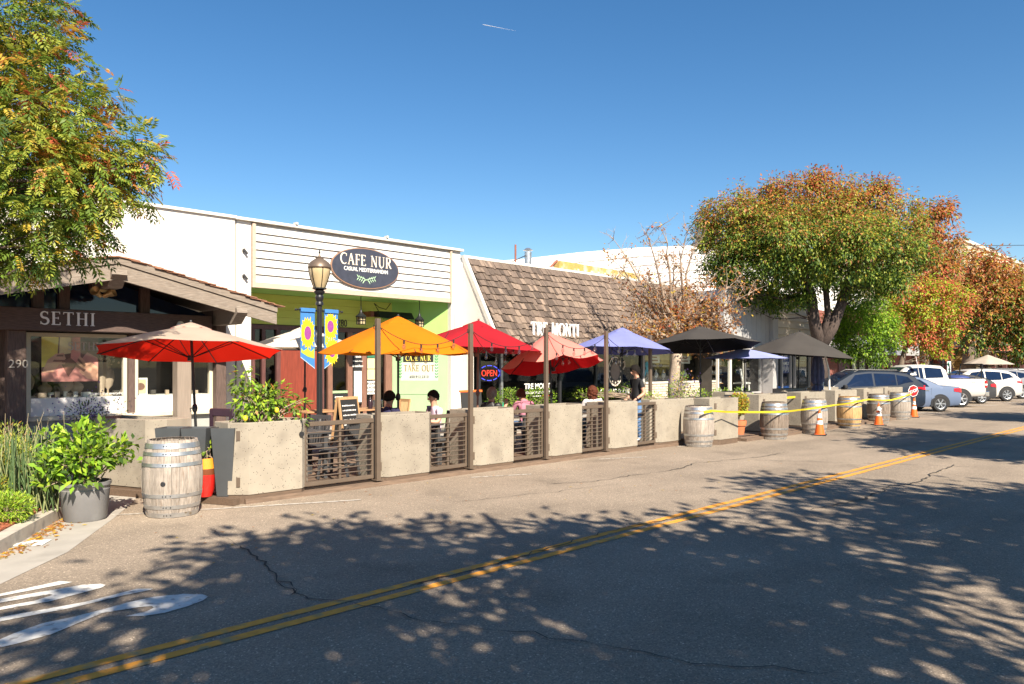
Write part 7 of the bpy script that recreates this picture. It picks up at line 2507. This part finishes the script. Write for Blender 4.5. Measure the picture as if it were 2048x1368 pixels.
SPEC = {
    'sedan': dict(L=4.75, st=[(0, .66, .42, .74, .74), (.05, .80, .32, .90, .90), (.16, .85, .27, 1.01, 1.01), (.5, .87, .24, 1.05, 1.055), (.95, .89, .22, 1.02, 1.08), (1.25, .90, .2, 1.0, 1.24), (1.7, .905, .2, .98, 1.41), (2.3, .905, .2, .97, 1.46), (2.8, .905, .2, .96, 1.42), (3.3, .90, .2, .95, 1.14), (3.5, .90, .2, .95, .99), (4.1, .87, .22, .88, .88), (4.55, .78, .26, .76, .76), (4.75, .56, .4, .6, .6)],
                  wh=(.98, 3.80, .33), win=[[(1.42, .12), (2.18, .10), (2.18, .9), (1.75, .88), (1.52, .55)], [(2.24, .1), (3.2, .1), (2.78, .88), (2.24, .9)]], ws=(2.86, 3.46), rw=(1.0, 1.62), doors=(1.35, 2.2, 3.35), hz=.86),
    'suv': dict(L=4.75, st=[(0, .66, .48, .84, .84), (.05, .82, .40, 1.0, 1.05), (.16, .89, .34, 1.07, 1.20), (.40, .91, .30, 1.09, 1.45), (.7, .92, .26, 1.09, 1.60), (1.3, .93, .25, 1.07, 1.68), (2.2, .93, .25, 1.05, 1.70), (2.8, .93, .25, 1.03, 1.63), (3.4, .92, .25, 1.02, 1.28), (3.7, .92, .26, 1.01, 1.06), (4.2, .89, .28, .97, .97), (4.6, .79, .34, .82, .82), (4.75, .58, .46, .66, .66)],
                wh=(.95, 3.78, .37), win=[[(.52, .45), (1.15, .12), (1.15, .85), (.72, .78)], [(1.2, .12), (2.0, .1), (2.0, .9), (1.2, .87)], [(2.08, .1), (3.25, .1), (2.72, .88), (2.08, .9)]], ws=(2.84, 3.62), rw=(.17, .62), doors=(1.1, 2.04, 3.3), hz=.98),
    'hatch': dict(L=4.45, st=[(0, .62, .42, .76, .76), (.05, .79, .32, .95, .97), (.16, .84, .28, 1.01, 1.08), (.5, .86, .24, 1.01, 1.25), (1.1, .87, .22, .99, 1.41), (1.9, .87, .2, .97, 1.49), (2.5, .87, .2, .95, 1.44), (3.2, .87, .2, .94, 1.12), (3.45, .86, .2, .93, .98), (3.95, .83, .24, .84, .84), (4.3, .7, .3, .7, .7), (4.45, .5, .4, .58, .58)],
                  wh=(.85, 3.55, .32), win=[[(.6, .35), (1.05, .12), (1.05, .85), (.85, .8)], [(1.1, .12), (1.85, .1), (1.85, .9), (1.1, .87)], [(1.92, .1), (3.05, .1), (2.45, .88), (1.92, .9)]], ws=(2.56, 3.36), rw=(.2, .95), doors=(1.0, 1.88, 3.1), hz=.86),
    'pickup': dict(L=5.7, st=[(0, .9, .62, 1.26, 1.27), (.08, .97, .52, 1.29, 1.30), (1.70, .98, .45, 1.28, 1.29), (1.76, .98, .45, 1.28, 1.72), (1.92, .98, .42, 1.28, 1.88), (2.6, .98, .42, 1.26, 1.93), (3.3, .98, .42, 1.25, 1.90), (3.65, .98, .42, 1.24, 1.72), (4.15, .98, .42, 1.22, 1.28), (4.3, .98, .42, 1.2, 1.22), (5.2, .95, .45, 1.12, 1.12), (5.6, .9, .5, 1.02, 1.02), (5.7, .8, .6, .86, .86)],
                   wh=(1.15, 4.75, .40), win=[[(1.92, .12), (2.72, .1), (2.72, .88), (1.98, .85)], [(2.82, .1), (3.9, .1), (3.45, .86), (2.82, .88)]], ws=(3.5, 4.12), rw=(1.72, 1.84), doors=(1.86, 2.77, 3.95), hz=1.1),
}


def make_car(kind, lab, cat_, col, loc, yaw, lights='corner', rails=False, spokes=7):
    S_ = SPEC[kind]
    t = thing({'sedan': 'sedan_car', 'suv': 'sport_utility_car', 'hatch': 'hatchback_car', 'pickup': 'pickup_truck'}[kind], lab, cat_, loc, yaw)
    st = np.array(S_['st'])
    xs = np.unique(np.concatenate([np.linspace(0, S_['L'], 60), st[:, 0]]))
    ker = np.array([.25, .5, .25])
    tab = [np.interp(xs, st[:, 0], st[:, k]) for k in range(1, 5)]
    if kind != 'pickup':
        for k in range(4):
            for _ in range(3):
                q = tab[k].copy()
                q[1:-1] = ker[0] * tab[k][:-2] + ker[1] * tab[k][1:-1] + ker[2] * tab[k][2:]
                tab[k] = q
    W_, LO, BE, RO = tab
    RO = np.maximum(RO, BE)

    def at_(x):
        return [np.interp(x, xs, a) for a in (W_, LO, BE, RO)]

    def sec(x):
        w_, lo, be, ro = at_(x)
        rw = w_ * .965 - (ro - be) * .34
        return [(0, lo), (w_ * .9, lo), (w_ * .985, lo + .10), (w_, lo + (be - lo) * .5), (w_ * .99, be - .10), (w_ * .965, be), (rw + .01, max(be, ro - .05) if ro - be > .06 else be), (rw * .86, ro), (rw * .4, ro + .012), (0, ro + .015)]
    mb = MB()
    n = 10
    full = []
    for x in xs:
        s_ = sec(x)
        full.append([(x, y, z) for y, z in s_] + [(x, -y, z) for y, z in s_[-2:0:-1]])
    m_ = len(full[0])
    vs = [v for r_ in full for v in r_]
    fs = [(i * m_ + j, i * m_ + (j + 1) % m_, (i + 1) * m_ + (j + 1) % m_, (i + 1) * m_ + j) for i in range(len(xs) - 1) for j in range(m_)]
    fs = [f[::-1] for f in fs]
    fs += [tuple(range(m_)), tuple((len(xs) - 1) * m_ + j for j in range(m_))[::-1]]
    mb.add(vs, fs)
    obj('body', mb, col, t, smooth=True)
    off = S_['hz']

    def side(x, v, sg, d=.007):
        w_, lo, be, ro = at_(x)
        rw = w_ * .965 - (ro - be) * .34 + .01
        y0, z0, y1, z1 = w_ * .965, be, rw, max(be + .01, ro - .05)
        return Vector((x, sg * (y0 + (y1 - y0) * v + d), z0 + (z1 - z0) * v + d * .3))
    for sg in (1, -1):
        for poly in S_['win']:
            pts = []
            for (a, b), (c, d) in zip(poly, poly[1:] + poly[:1]):
                for i in range(4):
                    pts.append(side(a + (c - a) * i / 4, b + (d - b) * i / 4, sg))
            cx_ = sum((p for p in pts), Vector()) / len(pts)
            cx_.y = side(cx_.x, .5, sg).y
            w2 = MB().add([cx_] + pts, [(0, i + 1, (i + 1) % len(pts) + 1) for i in range(len(pts))])
            wo_ = obj('side_window', w2, M_cglass, t)
        mbb = MB()
        for x in S_['doors']:
            w_, lo, be, ro = at_(x)
            mbb.bar((x, sg * (w_ * 1.0 + .001), lo + .12), (x, sg * (w_ * .985 + .001), be - .03), .008, .006, (1, 0, 0))
        obj('door_seam', mbb, M_ctrim, t)
        for x in S_['doors'][:2]:
            w_, lo, be, ro = at_(x + .12)
            obj('door_handle', MB().bbox(x + .08, x + .27, sg * (w_ * .99 + .0) - .018, sg * (w_ * .99) + .018, be - .135, be - .10, .006), col if kind != 'sedan' else M_chrome, t)
        x = S_['doors'][2] - .08
        p = side(x, 0, sg)
        obj('wing_mirror', MB().bbox(x - .08, x + .06, p.y + (.02 if sg > 0 else -.2), p.y + (.2 if sg > 0 else -.02), p.z - .02, p.z + .13, .03), M_ctrim if kind != 'sedan' else col, t, smooth=True)
        # wheels
        Rw = S_['wh'][2]
        for x in S_['wh'][:2]:
            w_ = float(at_(x)[0])
            yo = sg * (w_ + .012)
            arch = MB()
            k = 18
            a0, a1 = R(-15), R(195)
            pts = [(x + (Rw + .065) * math.cos(a0 + (a1 - a0) * i / k), yo - sg * .006, Rw + (Rw + .065) * math.sin(a0 + (a1 - a0) * i / k)) for i in range(k + 1)]
            arch.extrude(pts, (0, -sg * .1, 0))
            obj('wheel_arch', arch, M_ctrim, t)
            wv = MB().lathe([(Rw * .62, -.11), (Rw * .9, -.11), (Rw * .97, -.09), (Rw, -.06), (Rw, .06), (Rw * .97, .09), (Rw * .9, .11), (Rw * .66, .11), (Rw * .64, .08)], 28, M=Matrix.Translation((x, yo - sg * .10, Rw)) @ Matrix.Rotation(R(-90 * sg), 4, 'X'))
            wheel = obj('wheel', wv, M_tyre, t, smooth=True)
            rm = MB()
            Mx = Matrix.Translation((x, yo - sg * .10, Rw)) @ Matrix.Rotation(R(-90 * sg), 4, 'X')
            rm.lathe([(Rw * .56, .085), (Rw * .66, .105), (Rw * .67, .09)], 28, M=Mx)
            rm.lathe([(0, .10), (Rw * .16, .095), (Rw * .17, .06)], 14, M=Mx)
            for s_ in range(spokes):
                a = 2 * math.pi * s_ / spokes
                c, d = math.cos(a), math.sin(a)
                for e in (-.10, .10):
                    rm.bar(Mx @ Vector((Rw * .12 * c, Rw * .12 * d, .085)), Mx @ Vector((Rw * .62 * math.cos(a + e), Rw * .62 * math.sin(a + e), .09)), .022, .03, (0, 1, 0))
            obj('rim', rm, M_rim, wheel)
            obj('brake_disc', MB().lathe([(0, .02), (Rw * .62, .02)], 20, M=Mx), M_charcoal, wheel)
    # screens
    for nm_, (xa, xb) in (('windscreen', S_['ws']), ('rear_window', S_['rw'])):
        mb = MB()
        k = 8
        vs = []
        for i in range(k + 1):
            x = xa + (xb - xa) * i / k
            w_, lo, be, ro = at_(x)
            rw = w_ * .965 - (ro - be) * .34
            for f in (-.84, -.42, 0, .42, .84):
                vs.append((x + (.004 if nm_ == 'windscreen' else -.004), rw * f, ro + .012 + .012 * (1 - abs(f))))
        mb.add(vs, [(i * 5 + j, i * 5 + j + 1, (i + 1) * 5 + j + 1, (i + 1) * 5 + j) for i in range(k) for j in range(4)])
        obj(nm_, mb, M_cglass, t, smooth='all')
    # tail lamps, bumper
    for sg in (1, -1):
        if kind == 'pickup':
            obj('tail_lamp', MB().bbox(-.012, .10, sg * .86 - .11, sg * .86 + .125, .90, 1.2, .01), M_red, t)
            obj('tail_lamp_reverse', MB().box(-.014, .102, sg * .86 - .11, sg * .86 + .127, 1.0, 1.07), M_reflect, t)
        else:
            z0 = {'sedan': .78, 'suv': .95, 'hatch': .80}[kind]
            mb = MB()
            x0_, x1_ = .04, .42
            vs = []
            for x in np.linspace(x0_, x1_, 7):
                w_ = float(at_(x)[0])
                be = float(at_(x)[2])
                f = (x - x0_) / (x1_ - x0_)
                zz0, zz1 = z0 + .06 * f, min(be - .01, z0 + .20 - .02 * f)
                vs += [(x - .015, sg * (w_ + .012), zz0), (x - .015, sg * (w_ * .985 + .012), zz1)]
            mb.add(vs, [(2 * i, 2 * i + 1, 2 * i + 3, 2 * i + 2) for i in range(6)])
            w_ = float(at_(x0_)[0])
            mb.bbox(-.01, .06, sg * w_ * .72 - .12, sg * w_ * .72 + .12, z0 + .02, z0 + .18, .01)
            obj('tail_lamp', mb, M_red, t, smooth=True)
    if kind == 'pickup':
        obj('rear_bumper', MB().bbox(-.16, .06, -.92, .92, .50, .74, .03), M_chrome, t)
        obj('bed_liner', MB().box(.10, 1.66, -.86, .86, 1.301, 1.312), M_ctrim, t)
        obj('cargo_cover', MB().ball((.9, .1, 1.30), (.6, .6, .16), 12, 6), mat('blue_tarp', (.03, .05, .18), .6), t, smooth='all')
        rk = MB()
        for x in (.12, 1.62):
            for sg in (1, -1):
                rk.tube([(x + (.06 if x < 1 else -.04), sg * .84, 1.30), (x, sg * .82, 1.95)], .028, 8)
            rk.tube([(x, -.82, 1.95), (x, .82, 1.95)], .028, 8)
        for sg in (1, -1):
            rk.tube([(.5, sg * .84, 1.30), (.13, sg * .83, 1.7)], .02, 6)
        lettering('4x4', .11, M_rim, (.62, .986, 1.10), t, world=False, depth=.001, rz=math.pi)
        obj('ladder_rack', rk, M_blackm, t)
    else:
        obj('rear_bumper', MB().bbox(-.02, .12, -.62, .62, .42, .50, .02), M_ctrim, t)
    obj('number_plate', MB().box(-.03, -.012, -.16, .16, .62 if kind != 'pickup' else .55, .74 if kind != 'pickup' else .67), M_paper, t)
    if rails:
        for sg in (1, -1):
            ys = sg * .58
            obj('roof_rail', MB().tube([(.9, ys, float(at_(.9)[3]) - .01), (1.05, ys, float(at_(1.05)[3]) + .06), (2.5, ys, float(at_(2.5)[3]) + .06), (2.7, ys, float(at_(2.7)[3]) - .01)], .02, 8), M_blackm, t)
        obj('spoiler', MB().bbox(.38, .66, -.58, .58, 1.60, 1.65, .015), col, t)
    return t


def park(kind, lab, cat_, col, sw, tw, **k):
    """near rear wheel stands at (sw, tw); parked at 45 degrees nose to the pavement"""
    xr = SPEC[kind]['wh'][0]
    w_ = .92
    yaw = R(135)
    c, s_ = math.cos(yaw), math.sin(yaw)
    loc = (sw - (xr * c - w_ * s_), tw - (xr * s_ + w_ * c), 0)
    return make_car(kind, lab, cat_, col, loc, yaw, **k)


P_suv = paint('slate_blue_paint', (.018, .026, .042))
P_blue = paint('silver_blue_paint', (.13, .17, .26))
P_wht = paint('white_car_paint', (.55, .53, .50), .0)
P_gry = paint('graphite_paint', (.05, .052, .056))
P_sil = paint('silver_paint', (.20, .205, .22))
park('suv', 'dark slate blue sport utility car parked right behind the last planter', 'car', P_suv, 30.62, 9.60, rails=True, spokes=5)
park('sedan', 'silver blue sedan parked between the dark SUV and the white pickup', 'car', P_blue, 33.95, 9.25, spokes=6)
park('pickup', 'white pickup truck with a black ladder rack over its bed', 'pickup truck', P_wht, 38.2, 9.6, spokes=6)
park('hatch', 'dark grey hatchback parked right of the white pickup', 'car', P_gry, 42.6, 9.75, spokes=6)
park('suv', 'white crossover parked right of the dark grey hatchback', 'car', P_wht, 46.4, 9.5, spokes=7)
park('suv', 'silver grey sport utility car parked behind the white crossover', 'car', P_sil, 50.6, 9.6, rails=True)
park('suv', 'white sport utility car with roof rails near the right edge of the photo', 'car', P_wht, 55.0, 9.6, rails=True)
park('sedan', 'dark sedan farthest along the row of parked cars', 'car', P_gry, 59.5, 9.6)
fl = thing('small_flag', 'small faded red flag standing in the bed of the white pickup', 'flag', (36.9, 10.9, 1.3))
obj('staff', MB().tube([(0, 0, 0), (-.25, .1, 1.0)], .015, 6), M_letterw, fl)
obj('cloth', MB().add([(-.12, .05, .55), (-.26, .1, 1.0), (-.34, .05, .85), (-.22, .0, .4)], [(0, 1, 2, 3)]), M_tpink, fl)

# ---------------------------------------------------------------- small distant things
a, b = pt(965, 49, 3500), pt(1032, 62, 3500)
mb = MB()
m_con = mat('contrail', (.62, .66, .74), .9, transl=.5)
d = (b - a)
vs = []
for i in range(13):
    f = i / 12
    vs.append((a + d * f, (1.7 if i else .4) * (1 - f) ** 1.2 + .2))
mb.tube([v[0] for v in vs], [v[1] for v in vs], 6)
props(obj('contrail', mb, m_con), 'short white vapour trail high in the blue sky', 'vapour trail')
props(obj('overhead_wire', MB().tube([tuple(pt(1880, 492, 75)), tuple(pt(2200, 489, 95))], .03, 4), M_wire), 'thin overhead wire crossing the sky above the right hand tree', 'wire')
for i, x in enumerate((1995, 2004, 2018, 2026)):
    k = Vector(pt(x, 499, 101))
    k.z = 17.6
    props(obj('bird', MB().ball((k.x - 1, 25.9, 17.75), (.3, .15, .15), 6, 4).ball((k.x - .75, 25.9, 17.92), .09, 6, 4), M_black), 'dark bird perched on the office roof, %s from the left' % ('first', 'second', 'third', 'last')[i], 'bird', 'birds on the office roof')
